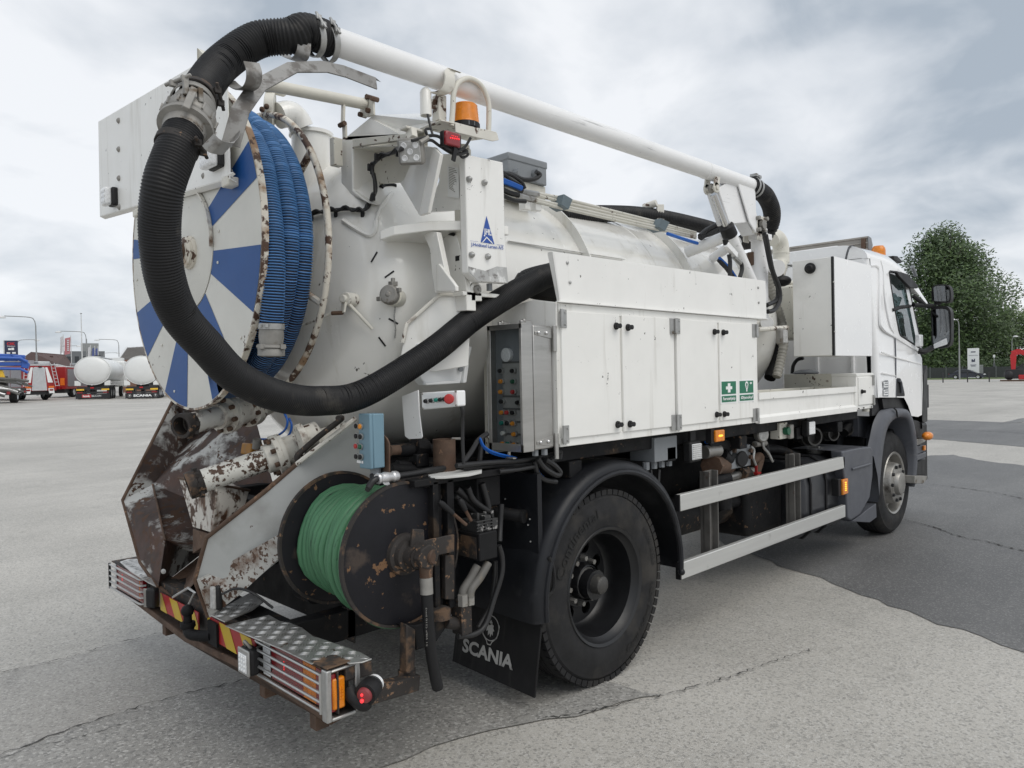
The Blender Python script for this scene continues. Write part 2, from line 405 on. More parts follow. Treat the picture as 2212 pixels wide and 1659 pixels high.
def asphalt(name, c0, c1, speck, sp_amt, stain):
    M = bpy.data.materials.new(name); M.use_nodes = True
    t = M.node_tree; b = t.nodes['Principled BSDF']; n = t.nodes.new; l = t.links.new
    tco = n('ShaderNodeTexCoord').outputs['Object']
    def noise(sc, det=6, rot=0, dist=0, rough=.6):
        mp = n('ShaderNodeMapping'); mp.inputs['Scale'].default_value = sc if isinstance(sc, tuple) else (sc,) * 3
        mp.inputs['Rotation'].default_value = (0, 0, rot); l(tco, mp.inputs['Vector'])
        q = n('ShaderNodeTexNoise'); q.inputs['Scale'].default_value = 1; q.inputs['Detail'].default_value = det; q.inputs['Distortion'].default_value = dist
        q.inputs['Roughness'].default_value = rough
        l(mp.outputs[0], q.inputs['Vector']); return q.outputs['Fac']
    def rng(f, p0, p1, v0, v1):
        q = n('ShaderNodeMapRange'); 
        for i, x in enumerate((p0, p1, v0, v1)): q.inputs[i + 1].default_value = x
        l(f, q.inputs[0]); return q.outputs[0]
    def mixc(f, a, bcol, mode='MIX'):
        q = n('ShaderNodeMix'); q.data_type = 'RGBA'; q.blend_type = mode
        if isinstance(f, (int, float)): q.inputs['Factor'].default_value = f
        else: l(f, q.inputs['Factor'])
        for k, x in (('A', a), ('B', bcol)):
            if isinstance(x, tuple): q.inputs[k].default_value = (*x, 1)
            else: l(x, q.inputs[k])
        return q.outputs['Result']
    col = mixc(rng(noise(.35, 6), .38, .64, 0, 1), c0, c1)
    col = mixc(rng(noise((.10, .9, 1), 6, .55, .5), .48, .72, 0, stain), col, tuple(x * .55 for x in c0))      # traffic-dark lanes
    col = mixc(rng(noise(1.7, 5), .56, .72, 0, .28), col, tuple(x * .6 for x in c0))
    col = mixc(rng(noise(5.5, 4), .66, .70, 0, .35), col, tuple(x * .42 for x in c0))
    col = mixc(rng(noise((2.2, .5, 1), 5, .9, 1.), .60, .74, 0, .30), col, tuple(x * .5 for x in c0))
    vor = n('ShaderNodeTexVoronoi'); vor.inputs['Scale'].default_value = speck; l(tco, vor.inputs['Vector'])
    sp = n('ShaderNodeSeparateColor'); l(vor.outputs['Color'], sp.inputs[0])
    col = mixc(rng(sp.outputs[0], .72, .92, 0, sp_amt), col, (.62, .61, .58))
    col = mixc(rng(sp.outputs[1], .62, .95, 0, sp_amt), col, (.055, .055, .055))
    fine = noise(260, 2)
    col = mixc(1.0, col, mixc(rng(fine, .3, .7, 0, 1), (.72, .72, .72), (1.25, 1.25, 1.25)), 'MULTIPLY')
    l(col, b.inputs['Base Color']); b.inputs['Roughness'].default_value = .58; b.inputs['Specular IOR Level'].default_value = .75
    bp = n('ShaderNodeBump'); bp.inputs['Strength'].default_value = .45; bp.inputs['Distance'].default_value = .006
    l(noise(140, 3), bp.inputs['Height']); l(bp.outputs[0], b.inputs['Normal'])
    return M
m_ground = asphalt('worn_pale_asphalt', (.40, .383, .348), (.52, .498, .455), 95, .42, .36)
m_patch = asphalt('dark_asphalt_patch', (.098, .098, .099), (.155, .154, .151), 110, .2, .6)
m_mid = asphalt('mid_asphalt_lane', (.315, .303, .28), (.39, .375, .345), 95, .36, .4)
m_crackm = mat('crack_filler_dark', (.055, .053, .05), .9, var=.4)
part('ground', grid_ground(), m_ground, None, sm=60)['kind'] = 'structure'
def ragged(pts, amp, step=.12):
    res = []
    k = len(pts)
    for i in range(k):
        a = V(pts[i]); b = V(pts[(i + 1) % k]); m = max(1, min(60, int((b - a).length / step)))
        nrm = (b - a).cross(V((0, 0, 1))).normalized()
        for j in range(m):
            res.append(a + (b - a) * (j / m) + (nrm * random.uniform(-amp, amp) if j else V((0, 0, 0))))
    return res
def patch(name, pts, z, m, amp=.025):
    p = ragged([V((q[0], q[1], 0)) for q in pts], amp)
    mb = MB(); tri = tessellate_polygon([p]); mb.add([(q.x, q.y, ground_z(q.x, q.y) + z) for q in p], [list(t) for t in tri])
    part(name, mb, m, None, sm=60)['kind'] = 'structure'
def crack(pts, w=.010, z=.011):
    P = cr([V((q[0], q[1], 0)) for q in pts], 14); mb = MB()
    for i, p in enumerate(P):
        d = (P[min(i + 1, len(P) - 1)] - P[max(i - 1, 0)]).normalized().cross(V((0, 0, 1)))
        ww = w * .55 * random.uniform(.05, 1.2) ** 1.4; j = random.uniform(-.014, .014)
        for s in (-1, 1):
            v = p + d * (j + s * ww); mb.v.append(V((v.x, v.y, ground_z(v.x, v.y) + z)))
    for i in range(len(P) - 1): mb.f.append([2 * i, 2 * i + 1, 2 * i + 3, 2 * i + 2]); mb.mi.append(0)
    part('pavement_crack', mb, m_crackm, None, sm=0)['kind'] = 'structure'
patch('dark_pavement', [(6.524,3.894,0),(6.132,3.175,0),(5.903,2.822,0),(5.83,2.578,0),(5.678,2.275,0),(5.528,2.018,0),(5.393,1.786,-0),(5.018,0.933,0),(4.794,0.653,-0),(10.623,1.14,0),(14.247,2.441,0),(14.372,2.646,0),(14.77,3.325,0),(15.45,3.94,0),(14.989,4.26,0),(13.502,4.508,0),(11.141,4.371,0)], .004, m_patch, .045)
patch('dark_pavement', [(25.39,7.77,0),(25.5,6.81,0),(25.23,4.63,0),(24.64,3.77,0),(17.33,2.66,0),(17.68,3.25,0),(18.6,5.21,0),(18.94,5.93,0)], .004, m_patch, .05)
patch('dark_pavement', [(24.69,5.12,0),(27.75,5.09,0),(30.47,4.66,0),(24.88,3.81,0),(25.49,4.68,0)], .008, m_patch, .05)
patch('pavement_lane', [(0.339,4.971,0),(0.865,5.036,-0),(1.133,5.003,0),(1.381,5.036,0),(1.737,5.029,0),(2.129,5.07,0),(2.882,4.939,0),(2.623,3.468,0),(1.85,3.874,-0),(1.441,3.957,0),(1.08,3.969,0),(0.665,3.922,0),(0.255,3.861,0)], .004, m_mid, .02)
m_coarse = asphalt('coarse_grey_asphalt', (.25, .242, .225), (.34, .33, .308), 85, .48, .4)
patch('coarse_pavement', [(0.565,3.927,0),(0.665,3.922,0),(1.08,3.969,0),(1.441,3.957,0),(1.85,3.874,-0),(2.215,3.813,0),(2.761,3.648,0),(3.133,2.907,0),(3.077,2.487,0),(3.102,2.206,0),(3.167,2.111,0),(2.819,2.252,0),(2.557,2.38,0),(2.302,2.494,0),(1.738,2.601,0),(1.385,2.613,0),(0.382,3.062,0)], .0075, m_coarse, .03)
crack([(0.565,3.927,0),(0.665,3.922,0),(1.08,3.969,0),(1.441,3.957,0),(1.85,3.874,-0),(2.215,3.813,0)], .010)
crack([(0.865,5.036,-0),(1.133,5.003,0),(1.381,5.036,0),(1.737,5.029,0)], .008)
crack([(2.557,2.38,0),(2.819,2.252,0),(3.197,2.103,0),(3.523,1.999,0),(3.844,1.924,0),(4.247,1.837,0)], .008)
crack([(8.558,2.654,0),(8.375,2.356,0),(8.033,2.008,0),(7.934,1.747,0),(7.736,1.431,0)], .018)
crack([(11.358,3.159,0),(11.232,2.733,0),(11.032,2.296,0),(10.778,1.988,0)], .02)
crack([(21.61,6.05,0),(21.57,4.98,0),(21.18,3.89,0)], .03)
crack([(0.66,3.893,0),(0.92,3.854,0),(1.206,3.811,0)], .006)

# ---------------------------------------------------------------- the truck
truck = thing('vacuum_truck', 'big white suction tanker truck with a blue and white disc at its rear', 'truck', (5.3, 3.67, 0))
YR = 2.42          # right-hand body side
YC = 3.67
def P(name, mb, m, **k): return part(name, mb, m, truck, **k)

# chassis
mb = MB()
for y in (3.22, 4.04): mb.bx(1.62, 8.7, y, y + .08, .78, 1.04)
for x in (1.8, 2.5, 3.7, 4.6, 5.6, 6.6, 7.6, 8.6): mb.bx(x, x + .08, 3.30, 4.04, .82, 1.0)
mb.bx(1.95, 2.35, 3.08, 4.7, .40, .95); mb.bx(2.2, 6.95, 2.98, 4.36, 1.06, 1.20); mb.bx(2.8, 6.9, 2.52, 2.60, 1.19, 1.268); mb.bx(2.8, 6.9, 4.74, 4.82, 1.19, 1.268)  # solid rear block and closed subframe box, added to darken the underside
for x in (2.9, 3.8, 4.7, 5.6, 6.4): mb.bx(x, x + .1, 2.50, 4.84, 1.10, 1.19)
P('chassis_frame', mb, m_dark, bev=.006)
mb = MB(); mb.cyl((3.10, 2.6, .52), (3.10, 4.74, .52), .085); mb.ell((3.10, YC, .52), (.26, .24, .27)); mb.cyl((3.1, YC, .55), (5.2, YC, .75), .07)
P('rear_axle', mb, m_dark)
mb = MB(); mb.cyl((7.8, 2.7, .5), (7.8, 4.64, .5), .07); mb.bx(7.0, 8.6, 3.0, 4.3, .62, 1.15); P('engine_and_front_axle', mb, m_dark, bev=.03)

def tyre(parent, x, z, y0, y1, R, r, lug=.012):
    """y0 is the outer face; the sidewall bulges and the shoulder carries tread lugs."""
    s = 1 if y1 > y0 else -1; w = abs(y1 - y0); mb = MB()
    pr = [(r, .03 * s), (r + .012, .012 * s), (r + .03, .006 * s), (r + .07, -.002 * s), (R - .10, 0), (R - .065, .010 * s), (R - .045, .012 * s), (R - .022, .030 * s), (R - .004, .055 * s)]
    for k in range(1, 5):
        a = (.055 + (w - .11) * (k - .08) / 5) * s; b = (.055 + (w - .11) * (k + .08) / 5) * s
        pr += [(R, a), (R - .014, a), (R - .014, b), (R, b)]
    pr += [(R - .004, (w - .055) * s), (R - .03, (w - .02) * s), (R - .09, w * s), (r + .02, (w - .01) * s), (r, (w - .03) * s)]
    mb.lathe((x, y0, z), (0, 1, 0), pr, 72)
    for k in range(64 if lug else 0):
        a = 2 * pi * k / 64
        e = V((cos(a), 0, sin(a))); t = V((-sin(a), 0, cos(a)))
        c = V((x, y0, z)) + e * (R - .018) + V((0, .034 * s, 0))
        q = [c + e * (u * .014 + .0) + t * v * .0205 for u, v in ((-1, -1), (1, -.95), (1, .95), (-1, 1))]
        mb.prism([p - V((0, .019 * s, 0)) for p in q], V((0, .060 * s, 0)))
    return part('tyre', mb, m_tyre, parent, sm=32)
def holed_ring(mb, o, s, r0, r1, n, hr, h=0, dish=0):
    """Flat wheel disc in the XZ plane with n real holes."""
    for k in range(n):
        a0, a1 = 2 * pi * k / n, 2 * pi * (k + 1) / n; am = (a0 + a1) / 2; rm = (r0 + r1) / 2
        outl = [(r0, a0 + (a1 - a0) * i / 4) for i in range(4)] + [(r0 + (r1 - r0) * i / 4, a1) for i in range(4)] + [(r1, a1 - (a1 - a0) * i / 4) for i in range(4)] + [(r1 - (r1 - r0) * i / 4, a0) for i in range(4)]
        pts = [V((r * cos(a), 0, r * sin(a))) for r, a in outl]; c = V((rm * cos(am), 0, rm * sin(am)))
        hole = [c + (p - c).normalized() * hr for p in pts]
        b = len(mb.v)
        for dy in (0, .012 * s):
            mb.v += [V(o) + p + V((0, dy + h, 0)) for p in pts] + [V(o) + p + V((0, dy + h, 0)) for p in hole]
        for i in range(16):
            j = (i + 1) % 16
            mb.f += [[b + i, b + j, b + 16 + j, b + 16 + i], [b + 32 + i, b + 32 + j, b + 48 + j, b + 48 + i], [b + 16 + i, b + 16 + j, b + 48 + j, b + 48 + i]]; mb.mi += [mb.m] * 3
def arc_text(mb, s, c, y, r, h, a_mid, span, flip=1):
    """Raised sidewall lettering; angle measured in the XZ plane seen from the right-hand side of the truck (-Y)."""
    def fn(u, v):
        rr = r + v * h * flip; a = a_mid - u * span * flip
        return V((c[0] + rr * cos(a), y, c[1] + rr * sin(a)))
    text(mb, s, fn, .01)
def rear_wheel(side):
    w = P('rear_wheel', *(lambda mb: (mb, m_rimdark))(MB().cyl((3.10, 2.5 if side > 0 else 4.6, .505), (3.10, 2.72 if side > 0 else 4.84, .505), .08)))
    s = side; f = lambda y: y if s > 0 else 2 * YC - y
    X, Z = 3.10, .512
    tyre(w, X, Z, f(2.42), f(2.70), .516, .300); tyre(w, X, Z, f(2.76), f(3.04), .516, .300)
    mb = MB()
    mb.lathe((X, f(2.42), Z), (0, s, 0), [(.302, .05), (.312, .018), (.318, .010), (.314, .004), (.298, .012), (.290, .03), (.272, .05), (.268, .13), (.262, .17), (.250, .205), (.235, .215)], 48)
    mb.lathe((X, f(2.42), Z), (0, s, 0), [(.130, .215), (.10, .205), (.098, .13)], 32)
    holed_ring(mb, (X, f(2.42), Z), s, .128, .240, 8, .036, .213 * s)
    part('rim', mb, m_rimdark, w)
    mb = MB(); mb.lathe((X, f(2.42), Z), (0, s, 0), [(.150, .207), (.145, .19), (.098, .188), (.094, .14), (.085, .135)], 32)
    part('hub_plate', mb, m_rimdark, w)
    mb = MB(); mb.lathe((X, f(2.42), Z), (0, s, 0), [(.088, .19), (.080, .14), (.055, .12), (.050, .05), (.046, .035), (.036, .030), (.032, .027), (0, .026)], 28)
    part('hub', mb, m_darkrust if s < 0 else mat('greasy_hub', (.06, .058, .055), .5, .3, var=.3, chips=(((.20, .19, .17), 16., .6, .1),)), w)
    for k in range(10):
        a = 2 * pi * k / 10 + .2; c = V((X + .122 * cos(a), f(2.42 + .19), Z + .122 * sin(a)))
        part('wheel_nut', MB().cyl(c, c + V((0, -.035 * s, 0)), .017, .014, 6), m_dull, w)
    if s > 0:
        mb = MB()
        arc_text(mb, 'Continental', (X, Z), 2.414, .405, .060, radians(132), radians(62))
        part('raised_lettering', mb, m_trub, w, sm=0)
        mb = MB()
        arc_text(mb, 'Conti Hybrid HD3', (X, Z), 2.413, .415, .050, radians(-38), radians(60), -1)
        part('raised_lettering', mb, m_trub, w, sm=0); mb = MB()
        arc_text(mb, '315/70 R22.5', (X, Z), 2.413, .42, .030, radians(22), radians(34), 1)
        part('raised_lettering', mb, m_trub, w, sm=0)
rear_wheel(1); rear_wheel(-1)
def front_wheel(s):
    f = lambda y: y if s > 0 else 2 * YC - y
    X, Z, Y0 = 7.80, .505, 2.50
    w = P('front_wheel', MB().cyl((X, f(2.6), Z), (X, f(2.8), Z), .08), m_dark)
    tyre(w, X, Z, f(Y0), f(Y0 + .29), .505, .295, 0)
    mb = MB()
    mb.lathe((X, f(Y0), Z), (0, s, 0), [(.298, .05), (.308, .012), (.302, .002), (.284, .010), (.270, .05), (.258, .10), (.225, .11), (.205, .06), (.198, -.005), (.190, -.020), (.15, -.026)], 48)
    part('rim', mb, m_rims, w)
    mb = MB(); mb.lathe((X, f(Y0), Z), (0, s, 0), [(.15, -.026), (.118, -.027), (.112, -.05), (.105, -.062), (.06, -.068), (0, -.069)], 36)
    part('hub_cap', mb, m_rims, w)
    for k in range(10):
        a = 2 * pi * k / 10; c = V((X + .168 * cos(a), f(Y0 - .020), Z + .168 * sin(a)))
        part('wheel_nut', MB().cyl(c, c + V((0, -.022 * s, 0)), .019, .014, 8), m_rimdark, w)
front_wheel(1); front_wheel(-1)

# rear mudguard, skirt, mudflap
def mudguard(s):
    f = lambda y: y if s > 0 else 2 * YC - y
    mb = MB(); c = (3.20, .512)
    A0, A1 = radians(-5), radians(186)
    n = 30; R0, R1 = .585, .655
    sec = [(R0, 2.425), (R0 + .012, 2.415), (R0 + .030, 2.41), (R1 - .012, 2.425), (R1, 2.45), (R1 + .004, 2.52), (R1 - .015, 3.05), (R1 - .022, 3.05), (R1 - .012, 2.47), (R0 + .03, 2.425)]
    for i in range(n + 1):
        a = A0 + (A1 - A0) * i / n
        for r, y in sec: mb.v.append(V((c[0] + r * cos(a), f(y), c[1] + r * sin(a))))
    m = len(sec)
    for i in range(n):
        for j in range(m): mb.f.append([i * m + j, i * m + (j + 1) % m, (i + 1) * m + (j + 1) % m, (i + 1) * m + j]); mb.mi.append(0)
    g = P('rear_mudguard', mb, m_guardp, sm=50)
    mb = MB(); mb.tube([(c[0] + (R0 + .012) * cos(A0 + (A1 - A0) * i / n), f(2.412), c[1] + (R0 + .012) * sin(A0 + (A1 - A0) * i / n)) for i in range(n + 1)], .016, 8)
    mb.ell((c[0] + (R0 + .012) * cos(A0), f(2.41), c[1] - .06), .022, 10, 6)
    part('mudguard_lip', mb, m_guardp, g)
    return c
mudguard(1); mudguard(-1)
mb = MB(); a, b, c_, d = V((2.618, 2.435, .575)), V((2.535, 2.435, .095)), V((2.535, 3.04, .115)), V((2.618, 3.04, .575))
mb.prism([a, b, c_, d], (.012, 0, 0))
flap = P('mudflap', mb, m_flap, bev=.003)
un_ = (d - a).normalized(); up_ = (a - b).normalized(); nf = V((-.004, 0, -.0006))
def flapfn(cc, w, h): return planar(V(cc) + nf, -un_ * w, up_ * h)
def flap_pt(y, z): t = (.575 - z) / .48; return V((2.618 - .083 * t, y, z))
ylet = [(2.57,2.97,0.165) , (2.56,2.591,0.168)]
mb = MB(); yc = (ylet[0][1] + ylet[1][1]) / 2; text(mb, 'SCANIA', flapfn(flap_pt(yc, .218), ylet[0][1] - ylet[1][1], .070), .035)
part('flap_lettering', mb, m_tgrey, flap, sm=0)
eb = MB(); ec = flap_pt(yc - .005, .345)
def ep(u, v): return ec + nf - un_ * u + up_ * v
def strip2(pts, w):
    pts = [V((p[0], p[1], 0)) for p in pts]; k = len(pts)
    for i in range(k - 1):
        a, b = pts[i], pts[i + 1]; n = (b - a).cross(V((0, 0, 1))).normalized() * w / 2
        eb.add([ep(*(q.xy)) for q in (a + n, b + n, b - n, a - n)], [[0, 1, 2, 3]])
ring = [(.062 * cos(t * pi / 16), .062 * sin(t * pi / 16)) for t in range(33)]
strip2(ring, .005); strip2([(-.05, .035), (-.064, .02), (-.052, -.04), (-.02, -.066), (-.012, -.082), (.012, -.082), (.02, -.066), (.052, -.04), (.064, .02), (.05, .035)], .005)
for pl in ([(-.012, .025), (.000, .042), (.012, .025), (.010, .034), (.0, .022), (-.010, .034)],
           [(-.022, .02), (-.030, .012), (-.036, -.002), (-.026, -.004), (-.030, -.02), (-.016, -.014), (-.014, -.040), (-.002, -.026), (.004, -.046), (.012, -.026), (.022, -.034), (.020, -.012), (.030, -.010), (.020, .004), (.022, .016), (.008, .022), (-.008, .012)]):
    tri = tessellate_polygon([[V((p[0], p[1], 0)) for p in pl]]); eb.add([ep(*p) for p in pl], [list(t) for t in tri])
part('griffin_emblem', eb, m_tgrey, flap, sm=0)
mb = MB(); mb.bx(2.585, 2.612, 2.43, 3.05, .535, .60); part('flap_bracket', mb, m_black, flap, bev=.004)
for y in (2.47, 2.62, 2.8): part('bolt', MB().cyl((2.586, y, .57), (2.576, y, .57), .010, n=6), m_steel, flap)
P('flap_stay', MB().tube(cr([(2.62, 2.43, .56), (2.66, 2.41, .60), (2.655, 2.405, .70), (2.63, 2.41, .76)], 6), .010, 6), m_black)
# dark splash plate and cross pipe seen behind the green reel
mb = MB(); mb.bx(2.60, 2.63, 2.45, 3.3, .58, 1.16); sp = P('splash_plate', mb, m_guardp)
for k in range(12):
    y = random.uniform(2.5, 3.0); z = random.uniform(.75, 1.13); part('rivet', MB().ell((2.598, y, z), .0055, 6, 4), m_steel, sp)
mb = MB(); mb.cyl((2.30, 2.95, 1.02), (2.56, 2.52, .955), .030); mb.cyl((2.56, 2.52, .955), (2.565, 2.505, .954), .034); P('cross_pipe', mb, m_dark)

# ---------------------------------------------------------------- tank
TX0, TX1, TR, TZ, TD = 2.20, 6.03, .80, 2.034, .36
pr = [(TR * cos(a), -TD * sin(a)) for a in [pi / 2 * (1 - i / 14) for i in range(15)]]
pr[0] = (0.001, pr[0][1])
prof = [(r, h) for r, h in pr] + [(TR, .6 * k) for k in range(1, 6)] + [(TR * cos(a) + 0 * a, TX1 - TX0 + .40 * sin(a)) for a in [pi / 2 * i / 14 for i in range(15)]]
prof[-1] = (.001, prof[-1][1])
mb = MB(); mb.lathe((TX0, YC, TZ), (1, 0, 0), prof, 96)
tank = P('tank', mb, m_tank, sm=60)
for x in (3.57, 4.75):
    mb = MB(); mb.lathe((x, YC, TZ), (1, 0, 0), [(TR - .01, 0), (TR + .055, 0), (TR + .055, .012), (TR + .006, .075), (TR - .01, .08)], 96)
    part('stiffening_ring', mb, m_tank, tank, sm=30)
mb = MB(); mb.lathe((4.385, YC, TZ), (1, 0, 0), [(TR, 0), (TR + .003, .003), (TR + .003, .009), (TR, .012)], 96); part('weld_seam', mb, m_tank, tank)
# short black tape dashes on the end dome
for a, b in (((2.059,2.966,2.246), (2.033,2.98,2.196)), ((2.11,2.905,2.152), (2.072,2.928,2.12)), ((2.084,2.921,1.925), (2.124,2.9,1.9)), ((2.055,2.964,1.838), (2.085,2.951,1.794))):
    a, b = V(a), V(b); n = ((a + b) / 2 - V((TX0, YC, TZ))); n = V((n.x / TD ** 2, n.y / TR ** 2, n.z / TR ** 2)).normalized(); s_ = (b - a).cross(n).normalized() * .0042
    part('tape_mark', MB().quad(a + s_ + n * .003, b + s_ + n * .003, b - s_ + n * .003, a - s_ + n * .003), m_black, tank, sm=0)
# weld beads and lifting lug on the dome
part('weld_bead', MB().tube(cr([V(q) + V((-.003, -.003, .002)) for q in [(1.988,3.148,2.416),(2.006,3.088,2.375),(2.042,3.014,2.329),(2.067,2.996,2.349),(2.084,3.009,2.404)]], 5), .012, 6), m_tank, tank)
part('weld_bead', MB().tube(cr([V(q) + V((-.002, -.003, .002)) for q in [(2.084,3.009,2.404),(2.118,3.022,2.467),(2.188,3.051,2.54),(2.24,3.082,2.577)]], 5), .010, 6), m_tank, tank)
# valve with cap and chain
vb = V((2.111,2.895,2.024))
ax = V((-.85, -.52, .08)).normalized()
mb = MB(); mb.lathe(vb - ax * .02, ax, [(.045, 0), (.045, .06), (.040, .062), (.040, .075), (.046, .076), (.046, .10), (.040, .108), (.0, .110)], 24)
vl = P('drain_valve', mb, m_cream)
mb = MB(); cc = vb + ax * .085; mb.lathe(cc - ax * .02, ax, [(.047, 0), (.047, .022), (.040, .030), (.012, .032), (.010, .036), (0, .036)], 24)
sd = ax.cross(V((0, 0, 1))).normalized()
for q in (-1, 1): mb.box(cc + sd * q * .048 + V((0, 0, -q * .018)), (.016, .03, .02))
part('valve_cap', mb, m_dull, vl, bev=.002)
mb = MB(); mb.box(vb + V((-.03, -.02, .062)), (.035, .03, .022)); mb.cyl(vb + V((-.03, -.02, .07)), vb + V((-.03, -.02, .09)), .010); part('vent_nipple', mb, m_dull, vl, bev=.002)
cp = [V(q) + V((-.008, -.010, 0)) for q in [(2.106,2.899,1.991),(2.108,2.899,1.969),(2.106,2.905,1.931),(2.114,2.908,1.881),(2.117,2.917,1.837)]]
cl = resample(cr(cp, 8), .011)
for i, q in enumerate(cl):
    t = [q + V((.0045 * cos(a) * (1 if i % 2 else .3), .0045 * cos(a) * (.3 if i % 2 else 1), .0085 * sin(a))) for a in [2 * pi * k / 8 for k in range(8)]]
    part('chain_link', MB().tube(t, .0016, 5, closed=True), m_steel, vl)
# lever gear
lb = V((1.976,3.044,2.018)); la = V((-.95, -.30, 0)).normalized()
mb = MB(); mb.cyl(lb, lb + la * .07, .032, n=20); mb.cyl(lb + la * .07, lb + la * .09, .018, n=16); lv = P('lever_boss', mb, m_chip, bev=.003)
q0 = lb + la * .055
part('lever_handle', MB().tube([q0 + V((.0, -.01, -.02)), V((2.033,2.979,1.874)) + V((-.02, -.025, 0))], .008, 8), m_cream, lv)
q1 = V((1.9,3.028,1.952)); part('lever_arm', MB().beam(q0 + V((-.01, 0, 0)), q1, .03, .012, (1, 0, 0)), m_cream, lv, bev=.003)
part('rod_joint', MB().tube([q1, V((1.87,3.076,1.952))], .010, 8), m_rust, lv)
part('pull_rod', MB().tube(cr([V((1.87,3.076,1.952)), V((1.84,3.146,1.928)), V((1.82,3.287,1.9)), V((1.8,3.282,1.899))], 4), .006, 6), m_chip, lv)

# ---------------------------------------------------------------- side lockers
LX0, LX1, LZ0, LZ1 = 2.725, 4.775, 1.284, 1.992
mb = MB()
mb.bx(LX0, LX1, 2.43, 2.93, LZ0 + .02, LZ1 - .012)
mb.bx(LX0, LX1, 2.405, 2.43, LZ0, LZ0 + .045)
mb.bx(LX0, LX1, 2.402, 2.43, LZ1 - .045, LZ1)
xs = [(2.725,2.4,1.671)[0], (3.216,2.4,1.667)[0], (3.726,2.4,1.663)[0], (4.24,2.4,1.659)[0], 4.765]
for i, x in enumerate(xs): mb.bx(x - (.016 if i != 2 else .024), x + (.014 if i != 2 else .024), 2.406, 2.43, LZ0 + .045, LZ1 - .045)
lock = P('locker_body', mb, m_white, bev=.003)
mb = MB(); mb.prism([(2.72, 2.405, 1.30), (2.72, 2.405, 1.995), (2.72, 2.55, 2.02), (2.72, 2.80, 1.99), (2.72, 2.89, 1.86), (2.72, 2.89, 1.30)], (-.012, 0, 0)); part('end_panel', mb, m_white, lock, bev=.002)
mb = MB(); mb.bx(LX0, LX1, 2.93, 2.95, 1.22, 2.17); part('back_panel', mb, m_cream, lock)
# left-hand lockers, the same boxes on the far side
mb = MB(); mb.bx(LX0, LX1, 4.40, 4.93, LZ0, LZ1); P('locker_body', mb, m_white, bev=.004)
def latch(door, p):
    p = V(p); mb = MB(); mb.cyl(p, p + V((0, -.012, 0)), .020, .018, 14); mb.cyl(p + V((0, -.012, 0)), p + V((0, -.034, 0)), .013, n=12)
    mb.box(p + V((-.012, -.026, -.004)), (.038, .014, .014))
    l = part('latch', mb, m_black, door, bev=.002)
def hinge(door, p, s=1):
    p = V(p); mb = MB(); mb.bx(p.x - .002, p.x + .040 * 1, p.y - .005, p.y + .002, p.z - .045, p.z + .045)
    mb.cyl((p.x - .004, p.y - .010, p.z - .046), (p.x - .004, p.y - .010, p.z + .046), .009, n=10)
    for dz in (-.03, .03): mb.cyl((p.x + .028, p.y - .005, p.z + dz), (p.x + .028, p.y - .010, p.z + dz), .005, n=8)
    part('hinge', mb, m_steel, door, bev=.001)
def hinge2(door, p):
    p = V(p); mb = MB(); mb.bx(p.x - .050, p.x - .004, p.y - .005, p.y + .002, p.z - .045, p.z + .045)
    mb.cyl((p.x + .002, p.y - .010, p.z - .046), (p.x + .002, p.y - .010, p.z + .046), .010, n=10)
    part('hinge', mb, m_steel, door, bev=.001)
D = [((2.736,2.4,1.671)[0], (3.206,2.4,1.667)[0]), ((3.231,2.4,1.667)[0], (3.694,2.4,1.663)[0]), ((3.763,2.4,1.663)[0], (4.226,2.4,1.659)[0]), ((4.255,2.4,1.641)[0], (4.73,2.4,1.636)[0])]
doors = []
for i, (a, b) in enumerate(D):
    mb = MB(); mb.bx(a, b, 2.394, 2.428, LZ0 + .040, LZ1 - .036); d = P('locker_door', mb, m_door, bev=.004); doors.append(d)
for q in [(3.171,2.394,1.893),(3.171,2.394,1.369)]: latch(doors[0], q)
for q in [(3.277,2.394,1.889),(3.28,2.394,1.365)]: latch(doors[1], q)
for q in [(4.187,2.394,1.89),(4.199,2.394,1.369)]: latch(doors[2], q)
for q in [(4.296,2.394,1.889),(4.294,2.394,1.367)]: latch(doors[3], q)
for q in [(2.73,2.394,1.916),(2.733,2.394,1.345)]: hinge(doors[0], q)
for q in [(3.736,2.394,1.91),(3.739,2.394,1.347)]: hinge2(doors[1], q)
for q in [(3.752,2.394,1.912),(3.754,2.394,1.346)]: hinge(doors[2], q)
for q in [(4.737,2.394,1.912),(4.732,2.394,1.34)]: hinge2(doors[3], q + (0,) if False else q)
